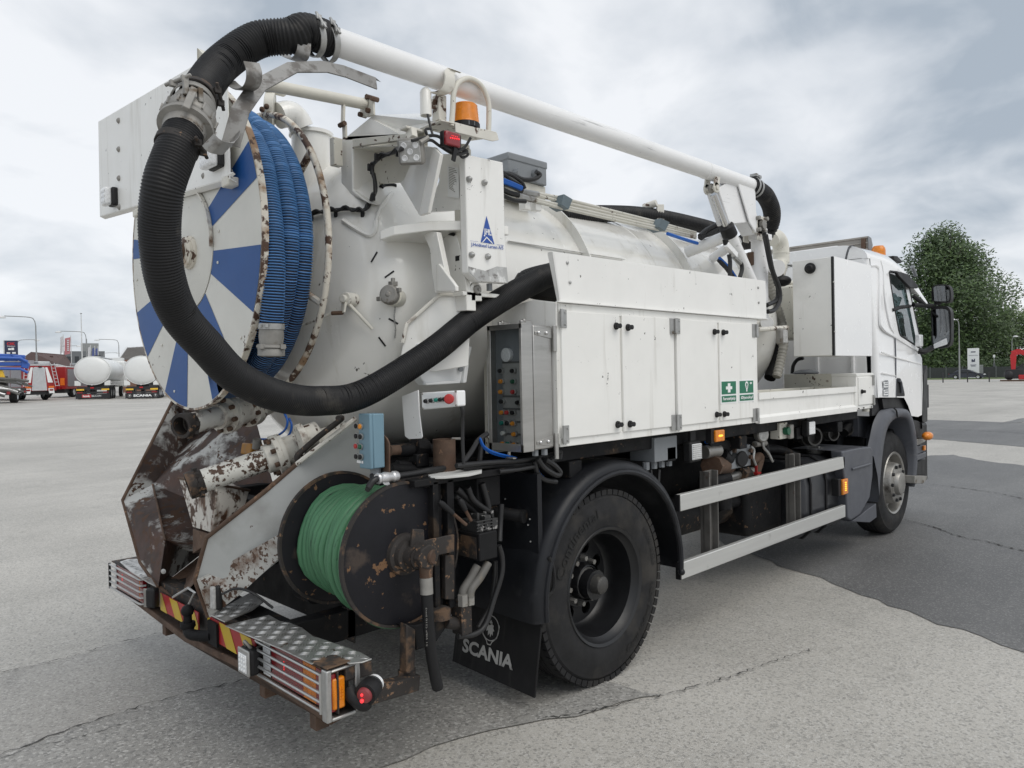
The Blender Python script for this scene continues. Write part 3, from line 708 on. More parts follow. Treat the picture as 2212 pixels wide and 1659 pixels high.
# small stickers on the last door: first aid and eye wash
def sticker(c4, words, kind):
    tl, tr, br, bl = [V(q) for q in c4]
    x0, x1 = tl.x, tr.x; zt, zb = (tl.z + tr.z) / 2, (bl.z + br.z) / 2; y = 2.392; w = x1 - x0; h = zt - zb
    s = P('safety_sign', MB().bx(x0, x1, y, y + .0025, zb, zt), m_swhite)
    s['label'] = {'cross': 'green and white first aid sticker with a cross', 'eye': 'green and white eye wash sticker with a shower symbol'}[kind]
    mb = MB(); yy = y - .0015; mb.m = 0
    mb.bx(x0 + .06 * w, x1 - .06 * w, yy, y + .001, zb + .40 * h, zt - .05 * h); mb.bx(x0 + .06 * w, x1 - .06 * w, yy, y + .001, zb + .06 * h, zb + .33 * h)
    mb.m = 1; y2 = yy - .0012; cx, cz = (x0 + x1) / 2, zb + .67 * h
    if kind == 'cross':
        mb.bx(cx - .19 * w, cx + .19 * w, y2, yy, cz - .065 * h, cz + .065 * h); mb.bx(cx - .075 * w, cx + .075 * w, y2 - .0005, yy, cz - .20 * h, cz + .20 * h)
    else:
        mb.lathe((cx, y2, cz + .11 * h), (0, 1, 0), [(0, 0), (.10 * w, 0), (.10 * w, .001)], 16)
        mb.add([(cx - .10 * w, y2, cz + .02 * h), (cx + .10 * w, y2, cz + .02 * h), (cx + .03 * w, y2, cz - .10 * h), (cx - .03 * w, y2, cz - .10 * h)], [[0, 1, 2, 3]])
        mb.bx(cx - .035 * w, cx + .035 * w, y2, yy, cz - .20 * h, cz - .10 * h)
        kx = cx + .27 * w; kz = cz + .17 * h; mb.bx(kx - .07 * w, kx + .07 * w, y2, yy, kz - .018 * h, kz + .018 * h); mb.bx(kx - .025 * w, kx + .025 * w, y2 - .0005, yy, kz - .05 * h, kz + .05 * h)
        mb.m = 0; mb.lathe((cx, y2 - .001, cz + .11 * h), (0, 1, 0), [(0, 0), (.05 * w, 0), (.05 * w, .001)], 12); mb.m = 1
    text(mb, words, planar((cx, y2, zb + .19 * h), (.76 * w, 0, 0), (0, 0, .17 * h)), .02)
    part('sign_print', mb, [m_sgreen, m_swhite], s, sm=0)
sticker([(4.253,2.394,1.584),(4.462,2.394,1.581),(4.457,2.394,1.432),(4.251,2.394,1.435)], 'Førstehjælp', 'cross')
sticker([(4.486,2.394,1.582),(4.7,2.394,1.582),(4.696,2.394,1.432),(4.482,2.394,1.435)], 'Øjenskyl', 'eye')

# hose tray on top of the lockers: outer guard panel, inner wall, floor
g0, g1, g2, g3 = V((2.687, 2.40, 2.240)), V((2.733, 2.40, 1.999)), V((4.915, 2.40, 2.003)), V((4.905, 2.40, 2.266))
mb = MB(); mb.prism([g0, g1, g2, g3], (0, .005, 0)); mb.bx(2.69, 4.905, 2.4045, 2.435, 2.236, 2.241)
mb.bx(2.70, 4.90, 2.380, 2.399, 1.994, 2.000)
mb.prism([g0 + V((.004, 0, 0)), g0 + V((.004, .04, 0)), g1 + V((.004, .022, 0)), g1 + V((.004, 0, 0))], (.004, 0, 0))
guard = P('tray_guard', mb, m_guard, bev=.0015)
for q in [(2.793,2.398,2.195),(2.81,2.398,2.099),(4.793,2.398,2.21),(4.798,2.398,2.109)]:
    part('bolt', MB().ell(q, (.010, .006, .010), 10, 6), m_steel, guard)
mb = MB(); mb.prism([(2.935, 2.95, 2.400), (2.905, 2.95, 2.01), (5.0, 2.95, 2.01), (5.05, 2.95, 2.30), (4.0, 2.95, 2.36)], (0, .006, 0)); mb.bx(2.92, 4.0, 2.93, 2.95, 2.392, 2.397)
P('tray_inner_wall', mb, m_guard, bev=.002)
mb = MB(); mb.bx(2.80, 4.9, 2.44, 2.95, 2.0, 2.008); P('tray_floor', mb, m_cream)

# ---------------------------------------------------------------- stainless control cabinet on the locker end
cx0, cx1 = 2.480, 2.695
yl = 2.655
mb = MB(); mb.bx(2.562, cx1, 2.425, yl - .005, 1.282, 1.880)
cab_ = P('control_cabinet', mb, m_inox, bev=.006)
mb = MB(); fw_ = .022
mb.bx(cx0, 2.552, 2.420, 2.423, 1.278, 1.886); mb.bx(cx0, 2.552, yl - .003, yl, 1.278, 1.886); mb.bx(cx0, 2.552, 2.423, yl - .003, 1.278, 1.281); mb.bx(cx0, 2.552, 2.423, yl - .003, 1.883, 1.886)
for a in ((2.42, 2.42 + fw_ * .7, 1.278, 1.886), (yl - fw_, yl, 1.278, 1.886), (2.42, yl, 1.278, 1.315), (2.42, yl, 1.862, 1.886)): mb.bx(cx0 - .003, cx0 + .002, *a)
part('cabinet_door', mb, m_inox, cab_, bev=.002)
part('door_gasket', MB().bx(2.552, 2.562, 2.428, yl - .008, 1.285, 1.878), m_black, cab_)
part('door_pane', MB().quad((cx0 + .004, 2.43, 1.31), (cx0 + .004, yl - .02, 1.31), (cx0 + .004, yl - .02, 1.865), (cx0 + .004, 2.43, 1.865)), m_screen, cab_)
part('inner_panel', MB().bx(cx0 + .050, cx0 + .054, 2.424, yl - .004, 1.285, 1.88), m_grybox, cab_)
mb = MB(); mb.bx(cx0 + .045, cx0 + .049, 2.425, 2.60, 1.30, 1.70); part('label_plate', mb, mat('engraved_plate', (.33, .33, .32), .5), cab_)
mb = MB()
for z in (1.352, 1.412, 1.474, 1.535, 1.70): mb.bx(cx0 + .0435, cx0 + .0445, 2.43, 2.60, z, z + .010)
part('engraved_strip', mb, mat('engraved_strip', (.10, .10, .10), .5), cab_)
part('pressure_gauge', MB().lathe((cx0 + .044, 2.562, 1.742), (-1, 0, 0), [(.034, -.02), (.034, .012), (.030, .014), (.0, .010)], 24), m_lens, cab_)
def knob(p, mm, r=.011, d=.016, ax=(-1, 0, 0), par=None, name='push_button'):
    a = V(ax); mb = MB(); mb.m = 0; mb.lathe(p, a, [(r * 1.3, 0), (r * 1.3, d * .55), (r * 1.02, d * .6)], 16); mb.m = 1; mb.lathe(V(p), a, [(r * 1.02, d * .6), (r, d), (r * .8, d * 1.12), (0, d * 1.12)], 16)
    part(name, mb, [m_steel, mm], par)
for s_, mm in (('1735,180', m_black), ('1840,180', m_black)): pass
for q, mm in zip([(2.515,2.598,1.665),(2.515,2.513,1.663),(2.515,2.594,1.613),(2.515,2.512,1.612),(2.515,2.596,1.562),(2.515,2.512,1.562),(2.515,2.593,1.515),(2.515,2.482,1.511),(2.515,2.594,1.461),(2.515,2.556,1.462),(2.515,2.518,1.462),(2.515,2.594,1.41),(2.515,2.555,1.41),(2.515,2.517,1.41),(2.515,2.587,1.36),(2.515,2.511,1.359),(2.515,2.592,1.309),(2.515,2.554,1.31),(2.515,2.512,1.308)],
                 [m_black, m_black, m_orangebtn, m_greenbtn, m_orangebtn, m_redplain, m_black, m_black, m_orangebtn, m_redplain, m_black, m_tealbtn, m_black, m_orangebtn, m_whitebtn, m_orangebtn, m_orangebtn, m_tealbtn, m_orangebtn]):
    knob((cx0 + .045, q[1], q[2]), mm, .0105, .026, par=cab_)
for z in (1.845, 1.318):
    mb = MB(); mb.prism([(2.575, 2.4245, z + .004), (2.690, 2.4245, z + .03), (2.690, 2.4245, z - .028), (2.575, 2.4245, z - .010)], (0, -.004, 0)); mb.cyl((2.705, 2.415, z + .035), (2.705, 2.415, z - .09), .012, n=12)
    h = part('strap_hinge', mb, m_inox, cab_, bev=.001)
    for x in (2.595, 2.650): part('dome_nut', MB().ell((x, 2.419, z - .001), (.010, .011, .010), 10, 6), m_chrome, cab_)
mb = MB()
for y in (2.46, 2.61): mb.box((2.55, y, 1.895), (.075, .012, .018)); mb.cyl((2.53, y, 1.902), (2.545, y, 1.902), .010, n=8)
part('toggle_clasp', mb, m_inox, cab_, bev=.003)
for x, y in ((2.60, 2.46), (2.655, 2.45)): part('cable_gland', MB().cyl((x, y, 1.280), (x, y, 1.250), .017, n=6), m_grybox, cab_)
mb = MB(); mb.box((2.49, 2.53, 1.262), (.015, .012, .03)); mb.box((2.475, 2.505, 1.248), (.02, .06, .008)); part('door_handle', mb, m_inox, cab_, bev=.002)

# ---------------------------------------------------------------- open side tray and end box
mb = MB(); x0, x1 = 4.79, 6.553
mb.bx(x0, x1, 2.415, 2.43, 1.275, 1.486); mb.bx(x0, x1, 2.400, 2.415, 1.440, 1.488); mb.bx(x0, x1, 2.398, 2.415, 1.274, 1.314); mb.hexa([(x0, 2.3985, 1.314), (x1, 2.3985, 1.314), (x1, 2.415, 1.314), (x0, 2.415, 1.314)], [(x0, 2.413, 1.332), (x1, 2.413, 1.332), (x1, 2.415, 1.332), (x0, 2.415, 1.332)])
mb.bx(x1 - .02, x1, 2.402, 2.415, 1.314, 1.440)
tray = P('side_tray', mb, m_white, bev=.003)
mb = MB(); yb = (6.5,2.755,1.583)[1]; mb.bx(x0, x1, 2.43, yb + .03, 1.285, 1.292); mb.bx(x0, x1, yb, yb + .025, 1.292, 1.486); mb.bx(x1 - .025, x1, 2.43, yb, 1.292, 1.486); mb.bx(x0, x0 + .01, 2.43, yb, 1.292, 1.486)
part('tray_inside', mb, m_cream, tray, bev=.003)
mb = MB(); mb.bx(6.575, 6.965, 2.41, 2.62, 1.285, 1.595); mb.bx(6.57, 6.97, 2.404, 2.62, 1.575, 1.600); eb_ = P('end_locker', mb, m_white, bev=.004)
mb = MB(); mb.bx(6.605, 6.955, 2.398, 2.412, 1.325, 1.565); d = part('end_locker_door', mb, m_door, eb_, bev=.003)
latch(eb_, (6.661,2.398,1.441)); 
for q in [(6.932,2.398,1.534),(6.934,2.398,1.358)]: hinge(eb_, q)
for q in [(6.6,2.4,1.296),(6.715,2.4,1.297),(6.901,2.4,1.297)]: part('rivet', MB().ell(q, .007, 8, 5), m_black, eb_)
mb = MB(); mb.bx(6.575, 6.585, 2.62, 3.05, 1.40, 1.60); part('cross_plate', mb, m_cream, eb_, bev=.002)
mb = MB(); mb.cyl((6.9, 2.45, 1.285), (6.9, 2.45, 1.255), .03, n=10); part('rubber_foot', mb, m_cream, eb_)

# ---------------------------------------------------------------- loading boom
BY, BZ = 2.60, 2.998
mb = MB(); mb.lathe((1.60, BY, BZ), (1, 0, 0), [(.050, -.08), (.060, -.08), (.060, -.02), (.057, -.01), (.0555, .03), (.0555, 2.86), (.0585, 2.862), (.0585, 2.875), (.0555, 2.877), (.0555, 3.50), (.046, 3.50)], 32)
boom = P('boom_pipe', mb, m_boom, sm=40)
mb = MB(); mb.prism([(4.599,2.58,2.893), (4.835,2.58,3.009), (5.117,2.58,2.995), (5.119,2.58,2.758), (5.178,2.58,2.655), (5.106,2.58,2.637), (5.003,2.58,2.713), (4.751,2.58,2.667)], (0, .10, 0))
part('boom_knee', mb, m_boom, boom, bev=.006)
mb = MB(); mb.prism([(4.816,2.57,3.004),(5.089,2.57,3.009),(5.101,2.57,2.804),(5.117,2.57,2.764),(5.095,2.57,2.643),(4.998,2.57,2.71)], (0, -.012, 0)); part('knee_plate', mb, m_boom, boom, bev=.004)
mb = MB(); mb.prism([(5.079,2.56,2.757),(5.152,2.56,2.78),(5.28,2.56,2.785),(5.27,2.56,2.758),(5.25,2.56,2.721),(5.249,2.56,2.669),(5.174,2.56,2.644),(5.085,2.56,2.649)], (0, .03, 0)); ca = part('pivot_casting', mb, m_chip, boom, bev=.004)
mb = MB(); 
for q in [(5.104,2.55,2.755),(5.231,2.55,2.764),(5.11,2.55,2.671),(5.201,2.55,2.666)]: mb.cyl(V(q) + V((0, .02, 0)), V(q) + V((0, -.02, 0)), .016, n=8)
pv = V((5.175,2.55,2.713)); mb.cyl(pv + V((0, .02, 0)), pv + V((0, -.02, 0)), .035, n=14); part('pivot_bolt', mb, m_dull, boom, bev=.002)
# slewing post and struts
mb = MB(); c = V((5.263,2.62,2.523)); mb.cyl((c.x, 2.62, 2.02), (c.x, 2.62, 2.70), .060, n=24); mb.bx(c.x - .075, c.x + .065, 2.55, 2.69, 2.62, 2.66)
post = P('slewing_post', mb, m_boom)
for y_ in (2.56, 2.67): part('slew_bracket', MB().bx(c.x - .14, c.x - .06, y_, y_ + .01, 2.60, 2.76), m_chip, post, bev=.002)
part('strut', MB().tube([(4.79,2.95,2.526), (4.812,2.66,2.597)], .042, 14), m_boom, post)
part('strut', MB().tube([(5.276,3.02,2.535), (5.183,2.75,2.628)], .036, 14), m_boom, post)
part('rusty_bracket', MB().box((5.231,2.66,2.481), (.08, .05, .10)), m_rust, post, bev=.008)
# lift cylinder
ra, rb = V((4.571,2.6,2.853)), V((4.741,2.6,2.649)); cb = V((5.099,2.6,2.283))
mb = MB(); mb.cyl(rb + (ra - rb) * -.02, cb, .044, n=20); lc = P('lift_cylinder', mb, m_boom)
dd = (cb - rb).normalized()
part('cylinder_head', MB().cyl(rb - dd * .01, rb + dd * .075, .053, n=20), m_black, lc, bev=.004)
part('piston_rod', MB().cyl(ra, rb, .024, n=16), m_chrome, lc)
pc = V((4.542,2.6,2.887)); mb = MB()
for dy in (-.042, .03): mb.lathe(pc + V((0, dy, 0)), (0, 1, 0), [(.0, 0), (.036, 0), (.036, .012), (0, .012)], 16); mb.beam(pc + V((0, dy + .006, 0)), pc + V((.02, dy + .006, .09)), .012, .06, (1, 0, 0))
mb.cyl(pc + V((0, -.052, 0)), pc + V((0, .05, 0)), .018, n=12); part('clevis', mb, m_chip, lc, bev=.002)
mb = MB(); mb.ell(pc, (.03, .022, .035), 12, 8); part('rod_eye', mb, m_dull, lc)
mb = MB(); hv = [(4.637,2.555,2.546),(4.652,2.555,2.508),(4.715,2.555,2.471),(4.786,2.555,2.417),(4.852,2.555,2.403)]
mb.tube(hv[:2], .020, 10); mb.tube(hv[1:3], .016, 8); part('port_fitting', mb, m_black, lc)
part('check_valve', MB().beam(V((4.635,2.55,2.509)), V((4.77,2.55,2.447)), .035, .04), m_boom, lc, bev=.004)
part('hydraulic_hose', MB().tube(cr([(4.694,2.56,2.449),(4.706,2.56,2.41),(4.708,2.56,2.362),(4.703,2.56,2.302)], 6), .015, 8), m_cable, lc)
part('hydraulic_hose', MB().tube(cr([(4.777,2.55,2.428),(4.843,2.55,2.402),(4.858,2.55,2.358),(4.823,2.55,2.298)], 6), .015, 8), m_cable, lc)
part('hose_ferrule', MB().tube([(4.745,2.55,2.437),(4.834,2.55,2.403)], .018, 8), m_steel, lc)
# control hoses beside the post
hs = P('boom_control_hose', MB().tube(cr([(5.139,2.52,2.649),(5.181,2.52,2.544),(5.233,2.52,2.421),(5.305,2.52,2.324),(5.35,2.52,2.25),(5.328,2.52,2.17),(5.168,2.52,2.119)], 8), .017, 8), m_cable)
P('boom_control_hose', MB().tube(cr([(5.125,2.5,2.628),(5.175,2.5,2.499),(5.227,2.5,2.376),(5.327,2.5,2.255),(5.333,2.5,2.16),(5.236,2.5,2.086),(5.134,2.5,2.069)], 8), .017, 8), m_cable)
# corrugated hose at the boom's front end and along the tank top
hp = [V((5.09, BY, BZ)), V((5.20, BY, BZ - .012)), V((5.38,2.62,2.967)), V((5.561,2.66,2.885)), V((5.648,2.72,2.787)), V((5.639,2.8,2.706)), V((5.732,3,2.712))]
mb = ribbed(MB(), cr(hp, 14), .067, .021, .006, 18); P('boom_elbow_hose', mb, m_hose, sm=60)
for t in (V((5.12, BY, BZ)), V((5.17, BY, BZ - .005))):
    mb = MB(); mb.lathe(t, (1, 0, -.05), [(.069, -.012), (.071, -.012), (.071, .012), (.069, .012)], 28); mb.box(t + V((0, -.02, .075)), (.035, .05, .02)); P('hose_clamp', mb, m_steel)
mb = ribbed(MB(), cr([(3.743,3.25,2.706),(3.962,3.25,2.74),(4.194,3.25,2.777),(4.542,3.25,2.821),(4.924,3.25,2.848),(5.344,3.25,2.857),(5.712,3.25,2.851),(5.879,3.25,2.799)], 12), .060, .022, .006, 16); P('tank_top_hose', mb, m_hose, sm=60)
# pipe bundle over the tank, with its clamps
pl = P('hydraulic_pipe', MB().tube([(3.165,2.95,2.701),(3.358,2.95,2.707),(4.382,2.95,2.696),(4.914,2.95,2.684)], .0105, 10), m_cream)
for a in ('a',):
    for k, q in enumerate(([(3.155,2.95,2.692),(3.358,2.95,2.686),(4.382,2.95,2.68),(4.913,2.95,2.671)], [(3.123,2.93,2.657),(3.314,2.93,2.655),(4.337,2.93,2.655),(4.88,2.93,2.651)], [(3.123,2.93,2.647),(3.313,2.93,2.641),(4.337,2.93,2.639),(4.879,2.93,2.639)])):
        P('hydraulic_pipe', MB().tube(q, .0105, 10), m_cream)
for s_ in ([(3.347,2.94,2.714),(3.426,2.94,2.695),(3.387,2.94,2.629),(3.32,2.94,2.647)], [(4.368,2.94,2.709),(4.475,2.94,2.695),(4.415,2.94,2.626),(4.331,2.94,2.644)]):
    mb = MB(); mb.prism([V(q) + V((0, -.05, 0)) for q in s_], (0, .10, 0)); P('pipe_clamp', mb, mat('clamp_plastic', (.14, .18, .20), .5) if 'clamp_plastic' not in MATS else MATS['clamp_plastic'], bev=.002)
for a, b in (((3.03,2.95,2.689), (3.185,2.95,2.697)), ((2.99,2.93,2.656), (3.133,2.93,2.652))):
    P('pipe_coupling', MB().tube([a, b], .017, 6), m_steel)
for q in [(3.08,2.94,2.625),(3.17,2.94,2.632)]: P('pipe_bracket', MB().box(V(q) + V((0, .02, 0)), (.05, .05, .07)), m_tank, bev=.004)
for i, (pts, r) in enumerate((([(2.845,2.9,2.735),(2.899,2.9,2.757),(3.009,2.9,2.744),(3.104,2.9,2.764),(3.149,2.9,2.795),(3.115,2.9,2.806)], .013), ([(2.844,2.9,2.697),(2.915,2.9,2.69),(2.997,2.9,2.677)], .015), ([(2.823,2.88,2.652),(2.885,2.88,2.643),(2.948,2.88,2.643)], .015), ([(2.826,2.88,2.621),(2.911,2.88,2.609),(3.003,2.88,2.616)], .012), ([(2.834,2.88,2.748),(2.905,2.88,2.742),(2.978,2.88,2.716),(3,2.88,2.687)], .010), ([(2.834,2.88,2.739),(2.887,2.88,2.719),(2.968,2.88,2.701)], .010))):
    P('control_cable', MB().tube(cr(pts, 6), r, 8), m_cable)
for i, pts in enumerate(([(2.805,2.86,2.701),(2.875,2.86,2.694),(2.957,2.86,2.682)], [(2.805,2.86,2.689),(2.875,2.86,2.682),(2.952,2.86,2.672)], [(2.805,2.86,2.695),(2.884,2.86,2.69),(2.956,2.86,2.677)])):
    P('blue_air_line', MB().tube(cr(pts, 5), .010, 6), m_bluec)
for pts in ([(4.303,2.8,2.581),(4.519,2.8,2.567),(4.686,2.8,2.558)], [(4.957,2.78,2.478),(5.091,2.78,2.422),(5.195,2.78,2.356)]):
    P('blue_air_line', MB().tube(cr(pts, 5), .012, 6), m_bluec)
P('control_cable', MB().tube(cr([(4.965,2.79,2.463),(5.075,2.79,2.413),(5.169,2.79,2.355)], 5), .018, 6), m_cable)
for pts in ([(4.719,2.8,2.615),(4.833,2.8,2.679),(4.983,2.8,2.737),(5.069,2.8,2.756)], [(4.735,2.8,2.6),(4.865,2.8,2.658),(5.016,2.8,2.719)], [(4.719,2.8,2.603),(4.864,2.8,2.645),(4.998,2.8,2.67)]):
    P('hydraulic_hose', MB().tube(cr(pts, 5), .017, 8), m_cable)
mb = MB(); q = V((3.223,3.1,2.891)); q2 = V((3.221,3.1,2.821))
mb.bx(q.x - .17, q.x + .16, 3.06, 3.30, q2.z - .02, q.z + .04); jb = P('junction_box', mb, m_grybox, bev=.006)
mb = MB(); mb.bx(q.x - .175, q.x + .165, 3.055, 3.305, q.z + .01, q.z + .055); part('box_lid', mb, m_grybox, jb, bev=.008)
for q_ in [(3.271,3.06,2.853),(3.107,3.06,2.827)]: part('cable_gland', MB().cyl(V(q_) + V((0, .02, 0)), V(q_) + V((0, -.05, 0)), .028, n=8), m_grybox, jb)
mb = MB(); mb.bx(q.x - .02, q.x + .17, 3.08, 3.28, 2.72, q2.z - .02); part('box_stand', mb, m_cream, jb, bev=.004)
# grab loop on the tank top
mb = MB(); mb.prism([(4.791,3.2,2.923),(4.88,3.2,2.936),(4.882,3.2,2.789),(4.784,3.2,2.785)], (0, .014, 0)); mb.tube([V((4.758,3.2,2.931)) + V((.02, 0, 0)), V((4.749,3.3,2.907))], .028, 10); P('hose_rest', mb, m_chip, bev=.003)

# ---------------------------------------------------------------- cab
def tum(z): return 2.425 + max(0, z - 1.80) * .085
def side_pt(x, z, off=0):
    y = tum(z) + off
    if x > 8.42: y += .22 * (x - 8.42) ** 1.15 * 1.1
    return V((x, y, z))
def side_panel(mb, outer, holes=(), off=0, mirror=False):
    loops = [[V((p[0], p[2] if len(p) > 2 else p[1], 0)) for p in o] for o in (outer, *holes)]
    tri = tessellate_polygon(loops); pts = [p for l_ in loops for p in l_]
    vs = [side_pt(p.x, p.y, off) for p in pts]
    if mirror: vs = [V((v.x, 2 * YC - v.y, v.z)) for v in vs]
    mb.add(vs, [list(t) for t in tri])
    return mb
win = [(7.661,2.47,2.58),(7.954,2.47,2.594),(8.224,2.47,2.487),(8.278,2.47,2.283),(8.464,2.47,1.818),(7.779,2.47,1.962),(7.722,2.47,2.197)]
outer = [(7.135,2.42,1.373),(7.616,2.42,1.356),(7.849,2.42,1.345),(7.966,2.42,1.263),(8.068,2.42,1.154),(8.267,2.42,1.134),(8.399,2.42,1.148)] + [(8.44,2.42,1.435),(8.421,2.42,1.735),(8.315,2.42,1.806),(8.118,2.42,2.456),(7.982,2.42,2.596),(7.697,2.42,2.661)] + [(7.487,2.44,2.677),(7.197,2.44,2.672)]
def rnd(poly, r=.03, n=3):
    """Round the corners of an (x, z) outline."""
    res = []; k = len(poly)
    for i in range(k):
        p = V((poly[i][0], poly[i][2])); a = V((poly[i - 1][0], poly[i - 1][2])); b = V((poly[(i + 1) % k][0], poly[(i + 1) % k][2]))
        ra = min(r, (a - p).length * .45); rb = min(r, (b - p).length * .45); A = p + (a - p).normalized() * ra; B = p + (b - p).normalized() * rb
        for j in range(n + 1):
            t = j / n; q = A * (1 - t) ** 2 + p * 2 * t * (1 - t) + B * t * t; res.append((q.x, 0, q.y))
    return res
wr = rnd(win, .05)
mb = MB()
XR = 7.13                                             # rear wall of the cab
side_panel(mb, outer, [wr]); side_panel(mb, outer, [wr], mirror=True)
# rear wall with rounded vertical corner, roof
ol = [V(p) for p in outer]
zb, zt = 1.37, 2.66
pl = [(XR, 2.50), (XR, 4.84)]
mb.add([(XR, 2.50, 1.2), (XR, 4.84, 1.2), (XR, 4.80, zt), (XR, 2.55, zt)], [[0, 1, 2, 3]])
for s in (0, 1):
    fy = (lambda y: y) if s == 0 else (lambda y: 2 * YC - y)
    n = 5; b = len(mb.v)
    for i in range(n + 1):
        a = pi / 2 * i / n
        for z in (1.37, 1.80, zt):
            y0 = tum(z); mb.v.append(V((XR + .04 - .04 * sin(a), fy(y0 + .055 - .055 * cos(a)), z)))
    for i in range(n):
        for j in range(2): mb.f.append([b + i * 3 + j, b + i * 3 + j + 1, b + i * 3 + j + 4, b + i * 3 + j + 3]); mb.mi.append(0)
cab = P('cab', mb, m_cab, sm=30)
# roof shell
mb = MB(); n = 10
rx = [(7.13, 0), (7.2, .0), (7.6, .01), (7.9, .012), (8.15, -.03), (8.4, -.10), (8.6, -.19), (8.8, -.34)]
cols = []
for x, dz in rx:
    zs = 2.655 if x < 7.5 else max(2.30, 2.655 - (x - 7.5) * .12 - max(0, x - 8.0) * .25)
    row = []
    for i in range(n + 1):
        a = pi / 2 * i / n
        y = tum(zs) + .26 * (1 - cos(a)); z = zs + (2.800 + dz - zs) * sin(a); row.append(V((x, y, z)))
    row = row + [V((p.x, 2 * YC - p.y, p.z)) for p in row[::-1]]
    cols.append(row)
k = len(cols[0])
for row in cols: mb.v += row
for i in range(len(cols) - 1):
    for j in range(k - 1): mb.f.append([i * k + j, i * k + j + 1, (i + 1) * k + j + 1, (i + 1) * k + j]); mb.mi.append(0)
mb.f.append(list(range(k))); mb.mi.append(0)
part('roof', mb, m_cab, cab, sm=50)
mb = MB(); mb.bx(7.22, 7.75, 2.80, 4.55, 2.795, 2.822); part('roof_ridge', mb, m_cab, cab, bev=.02, seg=3)
part('roof_seam', MB().tube(cr((6.874,2.6,2.637) and [(6.513,2.46,2.575), (6.709,2.52,2.662), (7.032,2.62,2.761), (7.62,2.8,2.859)], 6), .010, 6), m_black, cab)
# front: windscreen, nose
mb = MB()
def nose(z): return [V((8.40, tum(z), z)), V((8.72, tum(z) + .10, z)), V((9.05, 2.72, z)), V((9.25, 3.05, z)), V((9.30, YC, z)), V((9.25, 2 * YC - 3.05, z)), V((9.05, 2 * YC - 2.72, z)), V((8.72, 2 * YC - tum(z) - .10, z)), V((8.40, 2 * YC - tum(z), z))]
r0, r1, r2_ = nose(1.0), nose(1.78), [V((x_, p.y, 2.50)) for x_, p in zip((8.02, 8.22, 8.55, 8.80, 8.88, 8.80, 8.55, 8.22, 8.02), nose(2.50))]
mb.v += r0 + r1
for j in range(8): mb.f.append([j, j + 1, 9 + j + 1, 9 + j]); mb.mi.append(0)
part('cab_nose', mb, m_cab, cab, sm=60)
mb = MB(); mb.v += r1 + r2_
for j in range(8): mb.f.append([j, j + 1, 9 + j + 1, 9 + j]); mb.mi.append(0)
part('windscreen', mb, m_glass, cab, sm=60)
mb = MB()
side_panel(mb, wr, off=.012); part('side_window', mb, m_glass, cab, sm=0)
mb = MB(); side_panel(mb, wr, off=.012, mirror=True); part('side_window', mb, m_glass, cab, sm=0)
mb = MB(); mb.tube([side_pt(p[0], p[2], .004) for p in wr], .011, 6, closed=True); part('window_seal', mb, m_black, cab)
part('window_bar', MB().tube([side_pt(q[0], q[2], .006) for q in [(7.66,2.45,2.198),(7.911,2.45,2.239),(8.214,2.45,2.266)]], .018, 8), m_black, cab)
mb = MB(); mb.prism([side_pt(q[0], q[2], .03) for q in [(7.599,2.45,2.567),(7.787,2.45,2.538),(7.618,2.45,2.391)]], (0, .02, 0)); part('sun_curtain', mb, m_int, cab)
# inside the cab
mb = MB(); mb.bx(7.2, 8.9, 2.5, 4.84, 1.2, 1.45); mb.bx(7.17, 7.2, 2.56, 4.78, 1.4, 2.6); mb.bx(8.35, 8.9, 2.6, 4.7, 1.45, 1.80); part('cab_floor_and_dash', mb, m_int, cab)
for y in (3.0, 4.3):
    mb = MB(); mb.bx(7.35, 7.85, y - .24, y + .24, 1.45, 1.62); mb.prism([(7.30, y - .24, 1.6), (7.42, y - .24, 1.6), (7.30, y - .22, 2.22), (7.20, y - .22, 2.22)], (0, .48, 0)); mb.bx(7.20, 7.28, y - .12, y + .12, 2.24, 2.42); part('seat', mb, m_int2, cab, bev=.03, seg=3)
mb = MB(); mb.lathe((8.18, 4.3, 1.80), (-.6, 0, .8), [(.21, -.012), (.225, 0), (.21, .012), (.198, 0), (.21, -.012)], 24); part('steering_wheel', mb, m_black, cab)
# door seams, creases, fuel-style flap, badge
for pts in ([(7.643,2.42,1.923),(7.623,2.42,1.734),(7.616,2.42,1.545)], [(7.616,2.42,1.356),(7.632,2.42,1.533)]): part('door_seam', MB().tube([side_pt(q[0], q[2], -.001) for q in pts], .006, 5), m_grey, cab)
part('panel_crease', MB().tube([side_pt(q[0], q[2], .0) for q in cr([(7.24,2.42,1.786),(7.63,2.42,1.739),(8.4,2.42,1.669)], 4)], .008, 6), m_cab, cab)
part('panel_crease', MB().tube([side_pt(q[0], q[2], .0) for q in cr([(7.248,2.42,1.594),(7.623,2.42,1.561)], 4)], .007, 6), m_cab, cab)
part('belt_swage', MB().tube([side_pt(q[0], q[2], .004) for q in cr([(7.179,2.42,2.586),(7.345,2.42,2.596),(7.389,2.42,2.524),(7.297,2.42,2.109),(7.339,2.42,2.013),(7.605,2.42,1.944),(8.293,2.42,1.806)], 6)], .014, 6), m_cab, cab)
part('door_frame_line', MB().tube([side_pt(q[0], q[2], .002) for q in cr([(7.47,2.44,2.664),(7.514,2.44,2.559),(7.489,2.44,2.315),(7.543,2.44,2.065),(7.636,2.44,1.979)], 6)], .008, 6), m_cab, cab)
mb = MB(); mb.prism([side_pt(q[0], q[2], -.002) for q in rnd([(7.639,2.42,1.544),(7.755,2.42,1.537),(7.825,2.42,1.45),(7.877,2.42,1.36),(7.632,2.42,1.366)], .03)], (0, .03, 0)); hd = part('door_handle_recess', mb, m_black, cab)
